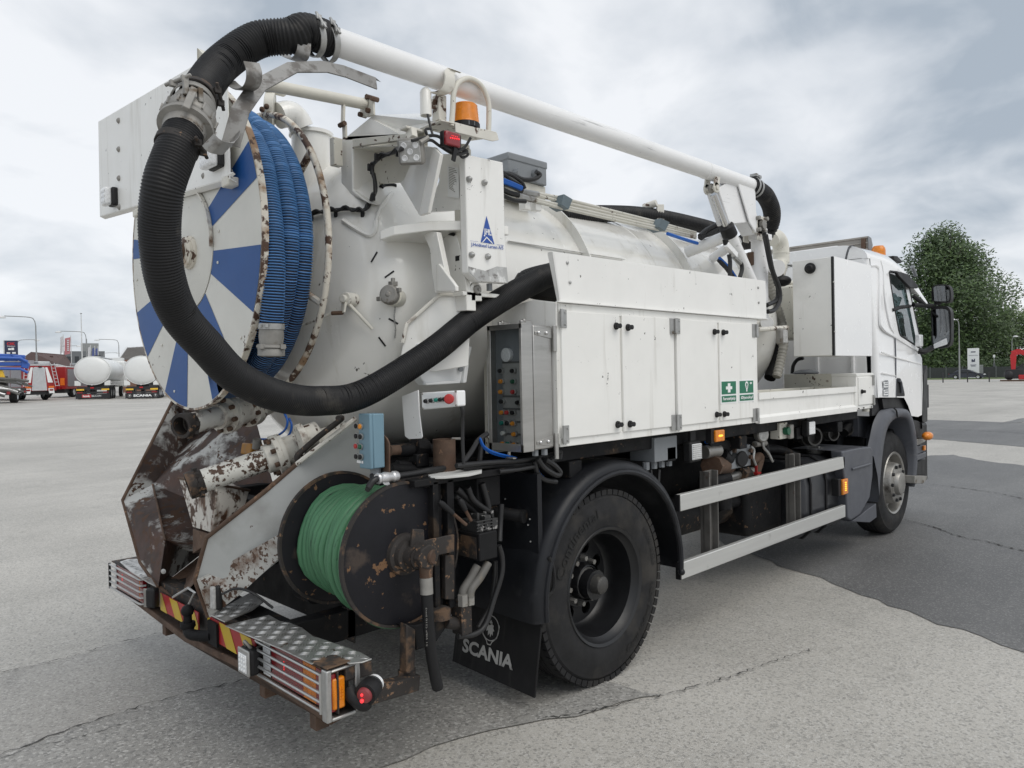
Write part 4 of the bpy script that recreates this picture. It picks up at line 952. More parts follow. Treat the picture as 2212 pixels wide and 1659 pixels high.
mb = MB(); mb.tube(cr([side_pt(q[0], q[2], -.012) for q in [(7.672,2.41,1.516),(7.721,2.41,1.498),(7.745,2.41,1.43),(7.751,2.41,1.396)]], 4), .014, 8); part('door_handle', mb, m_grey, cab)
mb = MB(); y = -.003
for q in ([(7.26,2.42,1.518),(7.408,2.42,1.516),(7.405,2.42,1.448),(7.258,2.42,1.452)], [(7.258,2.42,1.446),(7.405,2.42,1.442),(7.403,2.42,1.374),(7.255,2.42,1.379)]):
    c4 = [side_pt(p[0], p[2], y) for p in q]; mb.m = 0; mb.add(c4, [[0, 1, 2, 3]])
    x0, x1 = c4[0].x, c4[1].x; z1, z0 = c4[0].z, c4[3].z; mb.m = 1
    c4 = [V((x, c4[0].y - .001, z)) for x, z in ((x0 + .012, z1 - .008), (x1 - .012, z1 - .008), (x1 - .012, z0 + .008), (x0 + .012, z0 + .008))]; mb.add(c4, [[0, 1, 2, 3]])
    mb.m = 0; mb.bx(x0 + .02, x0 + .03, c4[0].y - .002, c4[0].y, z0 + .02, z1 - .02)
    for k in range(3): mb.bx(x0 + .05, x1 - .02, c4[0].y - .002, c4[0].y, z0 + .02 + k * .022, z0 + .03 + k * .022)
part('tyre_pressure_sticker', mb, [m_grybox, m_swhite], cab, sm=0)
# side window deflector, visor, roof hardware
mb = MB(); mb.prism([side_pt(q[0], q[2], -.05) for q in [(7.729,2.4,2.572),(7.864,2.4,2.584),(8.073,2.4,2.578),(8.362,2.4,2.484),(8.342,2.4,2.453),(8.111,2.4,2.437),(7.795,2.4,2.533)]], (0, .03, 0)); part('window_deflector', mb, m_black, cab, bev=.008)
mb = MB(); mb.prism([V(q) for q in [(8.212,2.62,2.799),(8.335,2.62,2.808),(8.496,2.62,2.767),(8.441,2.62,2.743),(8.369,2.62,2.751),(8.228,2.62,2.759)]], (0, 2.1, 0)); part('sun_visor', mb, m_black, cab, bev=.006)
mb = MB(); mb.prism([side_pt(q[0], q[2], .02) for q in [(7.792,2.44,2.622),(7.962,2.44,2.625),(8.065,2.44,2.6),(7.857,2.44,2.574),(7.791,2.44,2.582)]], (0, .03, 0)); part('visor_arm', mb, m_black, cab, bev=.004)
mb = MB(); mb.tube(cr([(8.181,2.44,2.662),(8.252,2.44,2.621),(8.298,2.44,2.578)], 5), .018, 8); part('aerial_mirror', mb, m_grybox, cab)
a_, b_ = V((8.15,2.853,3.029)), V((8.15,2.852,2.887)); ze = a_.z; yE = a_.y
mb = MB(); mb.prism([(8.15, yE, ze), (8.23, yE, ze - .01), (8.27, yE, ze - .08), (8.24, yE, ze - .19), (8.15, yE, ze - .20)], (0, -.012, 0)); part('deflector_end', mb, m_grybox, cab, bev=.006)
mb = MB(); mb.bx(8.15, 8.19, yE, 2 * YC - yE + .2, ze - .02, ze); mb.bx(8.165, 8.185, yE, 2 * YC - yE + .2, ze - .13, ze - .02); mb.bx(8.15, 8.19, yE, 2 * YC - yE + .2, ze - .075, ze - .06); mb.bx(8.14, 8.2, yE, 2 * YC - yE + .2, ze - .20, ze - .13)
part('roof_deflector', mb, mat('weathered_deflector', (.36, .335, .30), .55, var=.15), cab, bev=.003)
mb = MB(); q = V((8.15,2.923,2.972)); mb.bx(8.13, 8.16, yE + .02, yE + .06, ze - .2, ze - .02); part('deflector_bracket', mb, m_rust, cab)
bc = V((8.163,2.75,2.835)); mb = MB(); mb.lathe((bc.x, bc.y, bc.z - .03), (0, 0, 1), [(.068, 0), (.068, .05), (.064, .08), (.048, .105), (.0, .112)], 24); part('cab_beacon', mb, m_amber, cab, sm=50)
mb = MB(); mb.bx(7.9, 8.0, 2.9, 4.4, 2.80, 2.83); part('roof_bar', mb, m_grybox, cab)
# mirrors on a bracket
mir = P('mirror_bracket', MB().tube([(8.079,2.4,2.267), (8.341,2.3,2.261)], .022, 8), m_black)
part('mirror_arm', MB().tube(cr([(8.224,2.4,1.805), (8.252,2.36,1.798), (8.396,2.32,1.839)], 5), .028, 8), m_black, mir)
part('mirror_arm', MB().tube([(8.15,2.42,2.365), (8.219,2.34,2.272)], .024, 8), m_black, mir)
def mirror(px, name, frame, glassp, convex=None):
    mb = MB(); q = [V(p) for p in px]; mb.prism(rnd3(q, .045), (.10, 0, 0)); h_ = P(name, mb, m_black, bev=.004)
    c = sum(q, V()) / len(q); g = [c + (p - c) * .86 + V((-.004, 0, 0)) for p in q]; gl = MB(); gl.add(rnd3(g, .035), [list(range(len(rnd3(g, .035))))]); part('mirror_glass', gl, m_mirror, h_, sm=0)
    return h_
def rnd3(q, r=.03, n=3):
    res = []; k = len(q)
    for i in range(k):
        p, a, b = q[i], q[i - 1], q[(i + 1) % k]; A = p + (a - p).normalized() * min(r, (a - p).length * .45); B = p + (b - p).normalized() * min(r, (b - p).length * .45)
        for j in range(n + 1): t = j / n; res.append(A * (1 - t) ** 2 + p * 2 * t * (1 - t) + B * t * t)
    return res
mirror([(8.38,2.327,2.263),(8.38,2.179,2.259),(8.38,2.142,2.204),(8.38,2.145,1.89),(8.38,2.168,1.839),(8.38,2.31,1.824),(8.38,2.323,1.91)], 'main_mirror', 0, 0)
mirror([(8.36,2.314,2.446),(8.36,2.282,2.478),(8.36,2.167,2.47),(8.36,2.138,2.429),(8.36,2.135,2.307),(8.36,2.158,2.283),(8.36,2.3,2.299),(8.36,2.315,2.334)], 'wide_angle_mirror', 0, 0)
mb = MB(); mb.prism(rnd3([V(p) for p in [(8.372,2.302,1.873),(8.372,2.181,1.932),(8.372,2.174,1.868),(8.372,2.297,1.828)]], .01), (-.004, 0, 0)); part('mirror_lower_glass', mb, m_lens, mir)
part('mirror_stem', MB().tube([(8.42,2.274,2.275), (8.42,2.274,2.304)], .035, 8), m_black, mir)
part('kerb_mirror', MB().box((8.178,2.38,1.909), (.10, .05, .12)), m_lens, mir, bev=.01)
# front wheel arch, lower steps, battery cover, side corner
fen = [(7.002,2.45,0.91),(7.063,2.45,0.989),(7.156,2.45,1.131),(7.309,2.45,1.23),(7.481,2.45,1.257),(7.674,2.45,1.257),(7.942,2.45,1.239),(8.08,2.45,1.18),(8.183,2.45,1.069),(8.257,2.45,0.898),(8.273,2.45,0.731),(8.218,2.45,0.558),(8.141,2.45,0.431)]
fin = [(7.174,2.45,0.404),(7.211,2.45,0.613),(7.297,2.45,0.885),(7.379,2.45,1.031),(7.491,2.45,1.111),(7.703,2.45,1.152),(7.904,2.45,1.141),(8.024,2.45,1.09),(8.114,2.45,0.956),(8.179,2.45,0.763),(8.164,2.45,0.576),(8.105,2.45,0.441)]
fo = cr(fen, 5); fi = cr(fin, 5); k = min(len(fo), len(fi)); 
fo = [fo[int(i * (len(fo) - 1) / 47)] for i in range(48)]; fi = [fi[int(i * (len(fi) - 1) / 47)] for i in range(48)]
mb = MB()
for a, b in zip(fo, fi):
    a, b = V(a), V(b); m_ = (a + b) / 2
    mb.v += [a + V((0, .03, 0)), a.lerp(b, .15) + V((0, -.02, 0)), m_ + V((0, -.03, 0)), b.lerp(a, .12) + V((0, -.02, 0)), b, b + V((0, .42, 0))]
for i in range(47):
    for j in range(5): mb.f.append([i * 6 + j, i * 6 + j + 1, (i + 1) * 6 + j + 1, (i + 1) * 6 + j]); mb.mi.append(0)
fd = P('front_wheel_arch', mb, m_grey, sm=60)
part('arch_joint', MB().tube(cr([(7.516,2.41,1.256),(7.579,2.41,1.229),(7.603,2.41,1.167)], 4), .008, 6), m_black, fd)
mb = MB(); mb.prism([(7.162,2.62,1.255),(7.427,2.62,1.265),(7.821,2.62,1.334),(8.245,2.62,1.334),(8.57,2.62,1.276),(8.753,2.62,1.092),(8.881,2.62,0.843),(8.84,2.62,0.795),(8.706,2.62,0.856),(8.201,2.62,1.086),(7.696,2.62,1.001),(7.537,2.62,0.945),(7.182,2.62,1.004)], (0, .06, 0)); part('arch_backing', mb, m_grey, fd)
mb = MB(); mb.prism([(7.344,2.46,1.353),(7.791,2.46,1.348),(7.978,2.46,1.33),(8.149,2.46,1.188),(8.219,2.46,1.132),(8.009,2.46,1.23),(7.705,2.46,1.255),(7.386,2.46,1.259)], (0, .12, 0)); part('arch_filler', mb, m_black, fd)
mb = MB(); mb.prism(rnd3([V(q) for q in [(6.273,2.42,0.954),(6.683,2.42,0.951),(6.932,2.42,0.94),(6.982,2.42,0.903),(6.965,2.42,0.675),(6.887,2.42,0.487),(6.663,2.42,0.375),(6.452,2.42,0.349),(6.377,2.42,0.378),(6.355,2.42,0.606),(6.304,2.42,0.796)]], .02), (0, .10, 0)); cv_ = P('battery_cover', mb, m_grey, bev=.02, seg=3)
mb = MB(); mb.hexa(*[[V(p) + V((0, o, 0)) for p in [(6.273,2.42,0.954),(6.683,2.42,0.951),(6.932,2.42,0.94),(6.959,2.42,0.915)]] for o in (.05, .45)]); part('cover_top', mb, m_grey, cv_, bev=.01)
part('cover_rib', MB().tube([(6.472,2.417,0.784),(6.889,2.417,0.787)], .012, 6), m_grey, cv_)
mb = MB(); mb.prism([(6.912,2.46,0.365),(7.158,2.46,0.394),(7.169,2.46,0.264),(6.993,2.46,0.243),(6.559,2.46,0.32),(6.773,2.46,0.339)], (0, .20, 0)); P('front_mudflap', mb, m_grey, bev=.005)
mb = MB(); mb.prism([(7.3,2.6,0.98),(7.511,2.6,0.97),(7.494,2.6,0.904),(7.268,2.6,0.9)], (0, .2, 0)); P('air_filter_housing', mb, m_black, bev=.01)
lx = V((6.277,2.405,0.663)); mb = MB(); mb.bx(lx.x - .055, lx.x + .055, 2.395, 2.42, lx.z - .065, lx.z + .062); sm_ = P('side_marker_lamp', mb, m_amber, bev=.006)
mb = MB()
for i in range(5): mb.bx(lx.x - .015, lx.x + .012, 2.3925, 2.3955, lx.z - .035 + .016 * i, lx.z - .027 + .016 * i)
part('led', mb, m_amberlit, sm_); mb = MB(); mb.bx(lx.x - .11, lx.x - .05, 2.41, 2.47, lx.z - .07, lx.z + .07); part('lamp_bracket', mb, m_black, sm_, bev=.004)
# front corner beyond the wheel: dark wing, steps, indicators
mb = MB(); mb.prism([(8.52, 2.46, 1.07), (8.60, 2.46, 1.05), (8.85, 2.50, 1.05), (8.9, 2.52, 1.60), (8.80, 2.48, 1.66), (8.6, 2.46, 1.56)], (.02, .12, 0)); P('corner_deflector', mb, m_black, bev=.01)
st = [(1258, 380, 1355, 430, 1358, 550, 1270, 548, m_black), (1285, 612, 1366, 608, 1368, 660, 1290, 690, m_grey), (1290, 690, 1370, 665, 1368, 720, 1288, 745, m_grey), (1285, 745, 1366, 715, 1352, 862, 1282, 868, m_black)]
mb = MB(); mb.bx(8.05, 9.2, 2.60, 4.74, .36, 1.02); bp = P('front_bumper', mb, m_black, bev=.03)
for i, pts in enumerate(([(8.18,2.44,1.111),(8.334,2.44,1.09),(8.541,2.44,1.033),(8.547,2.44,0.887),(8.224,2.44,0.913)], [(8.227,2.43,0.837),(8.525,2.43,0.824),(8.538,2.43,0.763),(8.249,2.43,0.746)], [(8.208,2.42,0.748),(8.51,2.42,0.757),(8.515,2.42,0.696),(8.206,2.42,0.686)], [(8.292,2.45,0.672),(8.605,2.45,0.681),(8.536,2.45,0.507),(8.272,2.45,0.528)])):
    mb = MB(); mb.prism(pts, (0, .3, 0)); part('bumper_panel', mb, m_black if i in (0, 3) else m_grey, bp, bev=.01)
mb = MB(); mb.prism([(8.212,2.43,0.912),(8.543,2.43,0.888),(8.518,2.43,0.861),(8.227,2.43,0.84)], (0, .25, 0)); part('cab_step', mb, m_dull, bp, bev=.004)
mb = MB(); mb.prism([(8,2.38,0.562),(8.386,2.38,0.519),(8.366,2.38,0.482),(8.251,2.38,0.456),(7.99,2.38,0.487)], (0, .3, 0)); part('cab_step', mb, m_dull, bp, bev=.004)
part('side_repeater', MB().box((8.425,2.415,0.803), (.05, .02, .05)), m_amber, bp, bev=.004)
part('front_indicator', MB().ell((8.343,2.36,0.936), (.09, .05, .045), 12, 8), m_amber, bp)
# tool cabinet on the cab's rear corner
mb = MB(); mb.bx(6.060, 6.895, 2.402, 2.725, 1.752, 2.548); tcab = P('tool_cabinet', mb, m_white, bev=.003)
mb = MB(); mb.bx(6.085, 6.90, 2.388, 2.402, 1.748, 2.552); part('cabinet_door', mb, m_cab, tcab, bev=.003)
part('door_gasket', MB().bx(6.058, 6.082, 2.39, 2.405, 1.75, 2.55), m_black, tcab)
for q in [(6.061,2.387,2.343),(6.066,2.387,1.942)]: part('bolt', MB().ell(q, .008, 8, 5), m_steel, tcab)
q = V((6.052,2.571,2.473)); mb = MB(); mb.lathe(q, (-1, 0, 0), [(.045, 0), (.045, .012), (.03, .018), (.022, .035), (0, .04)], 20); part('rubber_stop', mb, m_black, tcab)
P('stay_cable', MB().tube([q, (6.325,2.85,2.559), (6.229,3,2.589)], .005, 5), m_wire)
P('stay_tensioner', MB().tube([(6.347,2.86,2.559), (6.297,2.9,2.566)], .011, 6), m_steel)
# cab rear wall fittings, swan-neck duct, filler neck
dp = [V((6.144,2.95,2.776)), V((6.177,2.95,2.798)), V((6.255,2.95,2.801)), V((6.321,2.95,2.756)), V((6.334,2.95,2.675)), V((6.327,2.95,2.593)), V((6.233,2.95,2.473))]
mb = MB(); mb.tube(cr(dp, 6), .070, 18); du = P('swan_neck_duct', mb, m_cream, sm=60)
for t in (V(dp[4]), V(dp[5])): part('duct_band', MB().lathe(t, (0, 0, 1), [(.070, -.008), (.073, -.006), (.073, .006), (.070, .008)], 20), m_cream, du)
mb = MB(); mb.cyl(V((6.12,3,2.549)), V((5.939,2.8,2.49)), .07, n=16); P('pump_cylinder', mb, m_boom)
mb = ribbed(MB(), cr([V(p) for p in [(5.915,2.88,2.468),(5.974,2.88,2.336),(6.077,2.88,2.195),(6.182,2.88,2.05)]] + [V(p) for p in [(6.035,2.8,1.874),(5.988,2.8,1.747),(5.897,2.8,1.583)]], 10), .038, .03, .005, 14); P('grey_flexible_duct', mb, mat('grey_duct', (.27, .26, .23), .5), sm=60)
P('black_cable_loom', MB().tube(cr([(6.268,2.95,1.895),(6.196,2.95,1.732),(6.081,2.95,1.572)], 6), .05, 10), m_black)
mb = MB(); mb.bx(6.60, 6.9, 2.96, 3.5, 1.92, 2.42); mb.bx(6.64, 6.85, 3.0, 3.4, 2.42, 2.47); P('pump_cover', mb, m_cream, bev=.03, seg=3)
mb = MB(); mb.ell((6.214,2.9,2.415), (.09, .09, .05), 14, 8); P('rubber_bellows', mb, m_black)
mb = MB(); mb.cyl(V((5.696,2.78,2.027)), V((6.169,3,2.058)), .05, n=16); P('tank_port', mb, m_boom)
mb = MB(); mb.tube([(5.384,2.7,1.957), (5.887,2.7,1.989)], .018, 8); fb = P('lamp_rail', mb, m_chip)
wl = V((5.698,2.66,1.908)); mb = MB(); mb.box(wl, (.10, .06, .13)); wlo = P('rear_work_lamp', mb, m_dull, bev=.02, seg=3); mb = MB(); mb.box(wl + V((-.0, -.032, 0)), (.075, .008, .10)); part('lamp_glass', mb, m_lensgrey, wlo, bev=.01)
# cab rear lower wall panels
mb = MB()
for y in (2.62, 2.95, 3.3): mb.bx(7.10, 7.13, y, y + .03, 1.38, 1.9)
part('rear_wall_rib', mb, m_cab, cab, bev=.006)
mb = MB(); mb.tube(cr([V(p) for p in [(6.95,3.142,1.604),(6.95,3.13,1.682),(6.95,3.089,1.736),(6.95,3.032,1.751)]], 6), .018, 8); P('hose_bend', mb, m_black)
mb = MB(); mb.ell((6.9,2.985,1.611), (.10, .12, .03), 14, 6); mb.box(V((6.9,2.984,1.629)), (.03, .10, .02)); P('filler_lid', mb, m_grybox)

# ---------------------------------------------------------------- side guard rails and things under the body
for a, b in ((.398, .500), (.808, .908)):
    mb = MB(); mb.bx(3.812, 6.33, 2.42, 2.455, a, b); r_ = P('side_guard_rail', mb, m_alu, bev=.005)
    part('rail_end_cap', MB().bx(3.800, 3.8125, 2.421, 2.454, a + .001, b - .001), m_black, r_)
for x in ((4.268,2.47,0.67)[0], (5.504,2.47,0.584)[0]):
    mb = MB(); mb.bx(x - .055, x - .045, 2.458, 2.53, .40, 1.0); mb.bx(x - .055, x + .055, 2.5, 2.51, .40, 1.0); mb.bx(x + .045, x + .055, 2.458, 2.51, .40, 1.0); gp = P('guard_post', mb, mat('weathered_post', (.13, .125, .118), .6, .2, var=.3, chips=((RUST, 14., .66, .1),)) if 'weathered_post' not in MATS else MATS['weathered_post'], bev=.003)
    for k in range(5): part('bolt_hole', MB().cyl((x + .0, 2.4995, .52 + .1 * k), (x + .0, 2.497, .52 + .1 * k), .008, n=8), m_black, gp)
# fuel tank with straps
mb = MB()
sec = [(2.56, .30), (2.50, .36), (2.49, .50), (2.49, .72), (2.52, .86), (2.62, .91), (3.05, .91), (3.1, .86), (3.1, .34), (3.05, .30)]
X0 = (5.675,2.5,0.722)[0]; X1 = 6.50
for x in (X0, X0 + .03, X1): mb.v += [V((x, y + (.03 if x == X0 else 0) * (1 if y < 2.8 else -1), z)) for y, z in sec]
k = len(sec)
for i in range(2):
    for j in range(k): mb.f.append([i * k + j, i * k + (j + 1) % k, (i + 1) * k + (j + 1) % k, (i + 1) * k + j]); mb.mi.append(0)
mb.f += [list(range(k))]; mb.mi += [0]
ft = P('fuel_tank', mb, mat('dark_fuel_tank', (.050, .052, .058), .30, .5, var=.2), sm=40, bev=.01)
for x in (X0 + .12, X0 + .42):
    mb = MB(); mb.tube([V((x, y - (.006 if y < 2.8 else -.006), z + (.006 if z > .6 else -.006))) for y, z in sec], .012, 6, closed=True); part('tank_strap', mb, m_black, ft)
q = V((6.455,2.72,0.912)); mb = MB(); mb.lathe((q.x, 2.72, .90), (0, 0, 1), [(.075, 0), (.075, .05), (.068, .055), (.055, .045), (0, .045)], 24); mb.box((q.x, 2.72, .955), (.03, .07, .02)); part('filler_cap', mb, m_dull, ft)
mb = MB(); mb.bx(X0 - .6, X0 - .02, 2.65, 3.1, .40, .82); P('air_tank_box', mb, m_dark, bev=.04, seg=3)
mb = MB(); mb.cyl((3.95, 2.9, .62), (5.3, 2.9, .62), .14, n=20); P('air_tank', mb, m_dark, bev=.02)
mb = MB(); mb.cyl(V((4.863,2.75,0.683)), V((4.831,2.7,0.613)), .085, .06, n=16); mb.cyl(V((4.863,2.75,0.683)), V((5.087,2.75,0.669)), .05, n=12); P('exhaust_pipe', mb, m_dark)
# hanging boxes, lamps, valves below the lockers
q = [(3.669,2.5,1.225),(3.911,2.5,1.224),(3.908,2.5,1.11),(3.666,2.5,1.109)]; mb = MB(); mb.bx(q[0][0], q[1][0], 2.50, 2.68, q[2][2], q[1][2] + .03); hb = P('under_body_box', mb, m_grybox, bev=.004)
for k in range(4): part('cable_gland', MB().cyl((q[0][0] + .08 * k - .02, 2.55, q[2][2]), (q[0][0] + .08 * k - .02, 2.55, q[2][2] - .045), .022, n=8), m_grybox, hb)
part('cable_loop', MB().tube(cr([(q[0][0] + .03, 2.55, q[2][2] - .05), (q[0][0] + .02, 2.53, q[2][2] - .14), (q[0][0] + .07, 2.53, q[2][2] - .17), (q[0][0] + .12, 2.55, q[2][2] - .06)], 6), .008, 6), m_cable, hb)
for s_, lens in (((4.03,2.44,1.146), 1), ((5.726,2.44,1.183), 0)):
    c = V(s_); sz = .125; mb = MB(); mb.bx(c.x - sz / 2, c.x + sz / 2, 2.44, 2.50, c.z - .065, c.z + .065); lo = P('under_body_work_lamp', mb, m_black, bev=.012, seg=2)
    part('lamp_glass', MB().bx(c.x - .052, c.x + .052, 2.432, 2.4405, c.z - .048, c.z + .05), m_lens, lo, bev=.003)
    if lens:
        mb = MB()
        for k in range(8): mb.bx(c.x - .05, c.x + .05, 2.429, 2.4325, c.z - .045 + k * .012, c.z - .0385 + k * .012)
        part('lens_rib', mb, m_lensgrey, lo)
    mb = MB(); mb.bx(c.x - .03, c.x + .03, 2.46, 2.48, c.z + .065, c.z + .13); part('lamp_bracket', mb, m_black, lo)
c = V((4.268,2.42,1.23)); mb = MB(); mb.bx(c.x - .055, c.x + .055, 2.405, 2.43, c.z - .038, c.z + .036); lo = P('side_marker_lamp', mb, m_amber, bev=.006); part('lamp_bracket', MB().bx(c.x - .09, c.x - .05, 2.42, 2.46, c.z - .045, c.z + .05), m_black, lo)
part('led', MB().ell((c.x, 2.4035, c.z), (.028, .003, .007), 10, 6), m_amberlit, lo)
c = V((5.124,2.55,1.17)); mb = MB(); mb.lathe(c, (-.35, -1, 0), [(.055, -.03), (.055, .01), (.050, .016), (.046, .012), (0, .012)], 24); ga = P('pressure_gauge', mb, m_dull); part('gauge_face', MB().disc(c + V((-.005, -.0145, 0)), (-.35, -1, 0), .046), m_lensgrey, ga, sm=0)
c = V((5.377,2.5,1.182)); mb = MB(); mb.bx(c.x - .07, c.x + .06, 2.50, 2.58, c.z - .06, c.z + .062); sb = P('switch_box', mb, m_cream, bev=.006)
part('rotary_switch', MB().cyl((c.x, 2.5, c.z), (c.x, 2.46, c.z), .030, n=12), m_greenbtn, sb, bev=.003); part('yellow_tag', MB().box((c.x + .085, 2.49, c.z), (.03, .02, .05)), m_yellow, sb)
part('padlock', MB().box(V((5.441,2.48,1.174)), (.06, .03, .11)), m_dull, sb, bev=.008)
# suction valves near the cab
for s_, r in (((6.28,2.6,1.068), .085), ((6.729,2.62,1.06), .068), ((7.164,2.65,1.066), .055)):
    c = V(s_); mb = MB(); mb.lathe(c + V((0, .12, 0)), (-.45, -1, 0), [(r * .7, -.12), (r * .7, -.03), (r, -.02), (r, .03), (r * .86, .032), (r * .86, .06), (r * .92, .06), (r * .92, .10), (r * .74, .10), (r * .70, .04), (0, .04)], 24); P('suction_coupling', mb, mat('coupling_dark', (.065, .063, .060), .5, .4, var=.3) if 'coupling_dark' not in MATS else MATS['coupling_dark'])
# water pump group behind the rails
c = V((4.855,2.58,1.028)); q = [(4.725,2.58,1.121),(5.003,2.58,1.107),(4.998,2.58,0.952),(4.72,2.58,0.951)]
mb = MB(); mb.bx(q[0][0], q[1][0], 2.58, 2.72, q[2][2], q[1][2]); pg = P('pump_panel', mb, m_grybox, bev=.006)
part('hand_wheel', MB().lathe((4.835,2.57,1.018), (-.3, -1, 0), [(.0, 0), (.05, 0), (.058, .012), (.05, .022), (0, .024)], 18), m_black, pg)
for z in (1085, 1130): pass
mb = MB()
for s_ in [(4.965,2.57,1.065),(4.963,2.57,1.019),(4.73,2.57,1.085)]: mb.cyl(V(s_), V(s_) + V((0, -.02, 0)), .016, n=6)
part('nut', mb, m_rust, pg)
P('brass_pipe', MB().tube(cr([V(p) for p in [(4.388,2.6,1.101),(4.478,2.6,1.101),(4.57,2.6,1.099)]], 4), .045, 14), m_rims)
P('rusty_pipe', MB().tube([(4.49,2.6,1.005), (4.818,2.66,0.968)], .062, 18), m_rust); P('rusty_pipe', MB().lathe((4.498,2.6,1.001), (1, .3, 0), [(.0, -.03), (.075, -.03), (.075, .03), (0, .03)], 8), m_rust)
P('rusty_pipe', MB().tube(cr([(5.096,2.63,0.968),(5.178,2.63,0.986),(5.242,2.63,0.989),(5.212,2.63,0.931),(5.155,2.63,0.859)], 5), .034, 12), m_rust)
P('water_line', MB().tube(cr([(4.519,2.66,1.054),(4.548,2.66,1.003),(4.624,2.66,0.939),(4.606,2.66,0.884),(4.544,2.66,0.868)], 5), .040, 12), m_darkrust)
P('water_line', MB().tube([(4.73,2.64,0.88),(4.895,2.64,0.887),(5.14,2.64,0.894)], .030, 12), m_rims); P('water_line', MB().tube([(4.514,2.66,0.879),(4.766,2.66,0.874)], .065, 16), m_dark); P('water_line', MB().tube([(4.926,2.62,0.893),(5.03,2.62,0.89)], .05, 6), m_darkrust)
P('red_valve_handle', MB().beam((5.042,2.56,0.951), (5.043,2.56,0.877), .018, .010, (1, 0, 0)), m_hred); P('red_valve_handle', MB().beam((5.033,2.56,0.893), (5.09,2.56,0.893), .03, .014), m_hred)
P('valve_lever', MB().tube(cr([(5.131,2.55,1.115),(5.148,2.55,1.071),(5.22,2.55,1.022),(5.283,2.55,0.956)], 5), .010, 8), m_steel); P('valve_lever', MB().tube(cr([(4.944,2.55,1.097),(4.996,2.55,1.067),(4.985,2.55,1.01),(5.019,2.55,0.956)], 5), .009, 8), m_steel)
P('valve_spool', MB().tube([(5.065,2.58,1.102),(5.228,2.58,1.098)], .022, 10), m_dull); P('hose_tail', MB().tube([(5.259,2.6,1.094),(5.288,2.6,0.987)], .030, 10), m_dark)
P('blue_air_line', MB().tube(cr([(4.42,2.6,1.168),(4.666,2.6,1.141),(4.828,2.6,1.112),(4.963,2.6,1.105)], 5), .014, 6), m_bluec)
P('underbody_hose', MB().tube(cr([(4.438,2.62,1.127),(4.607,2.62,1.145),(4.765,2.62,1.099),(4.73,2.62,1.021),(4.651,2.62,1.06)], 5), .05, 10), m_dark); P('underbody_hose', MB().tube(cr([(5.454,2.75,1.025),(5.856,2.75,0.982),(6.182,2.75,0.885),(6.249,2.75,0.828)], 5), .035, 10), m_dark); P('underbody_hose', MB().tube(cr([(6.912,2.7,1.172),(7.077,2.7,1.184),(7.158,2.7,1.125),(7.044,2.7,1.045)], 5), .045, 10), m_dark)
mb = MB(); mb.bx(3.9, 6.3, 3.02, 3.06, .45, 1.06); P('underbody_plate', mb, m_dark)

# ---------------------------------------------------------------- blue and white hose reel
RC, RR = V((1.434, 3.657, 2.283)), .775
mb = MB(); mb.lathe(RC, (1, 0, 0), [(.30, 0), (RR, 0), (RR, .022), (.28, .022)], 96)
reel = P('hose_reel_disc', mb, m_disc_w, sm=30)
mb = MB(); mb.lathe(RC, (1, 0, 0), [(RR - .004, -.001), (RR + .006, -.002), (RR + .006, .027), (RR - .004, .028)], 96); part('disc_rim', mb, m_rim, reel, sm=30)
mb = MB(); mb.lathe(RC, (1, 0, 0), [(.0, -.006), (.29, -.006), (.296, -.003), (.296, .02)], 64); part('hub_cover', mb, m_disc_w, reel)
def rp(u, v, x): return V((x, RC.y - u, RC.z + v))
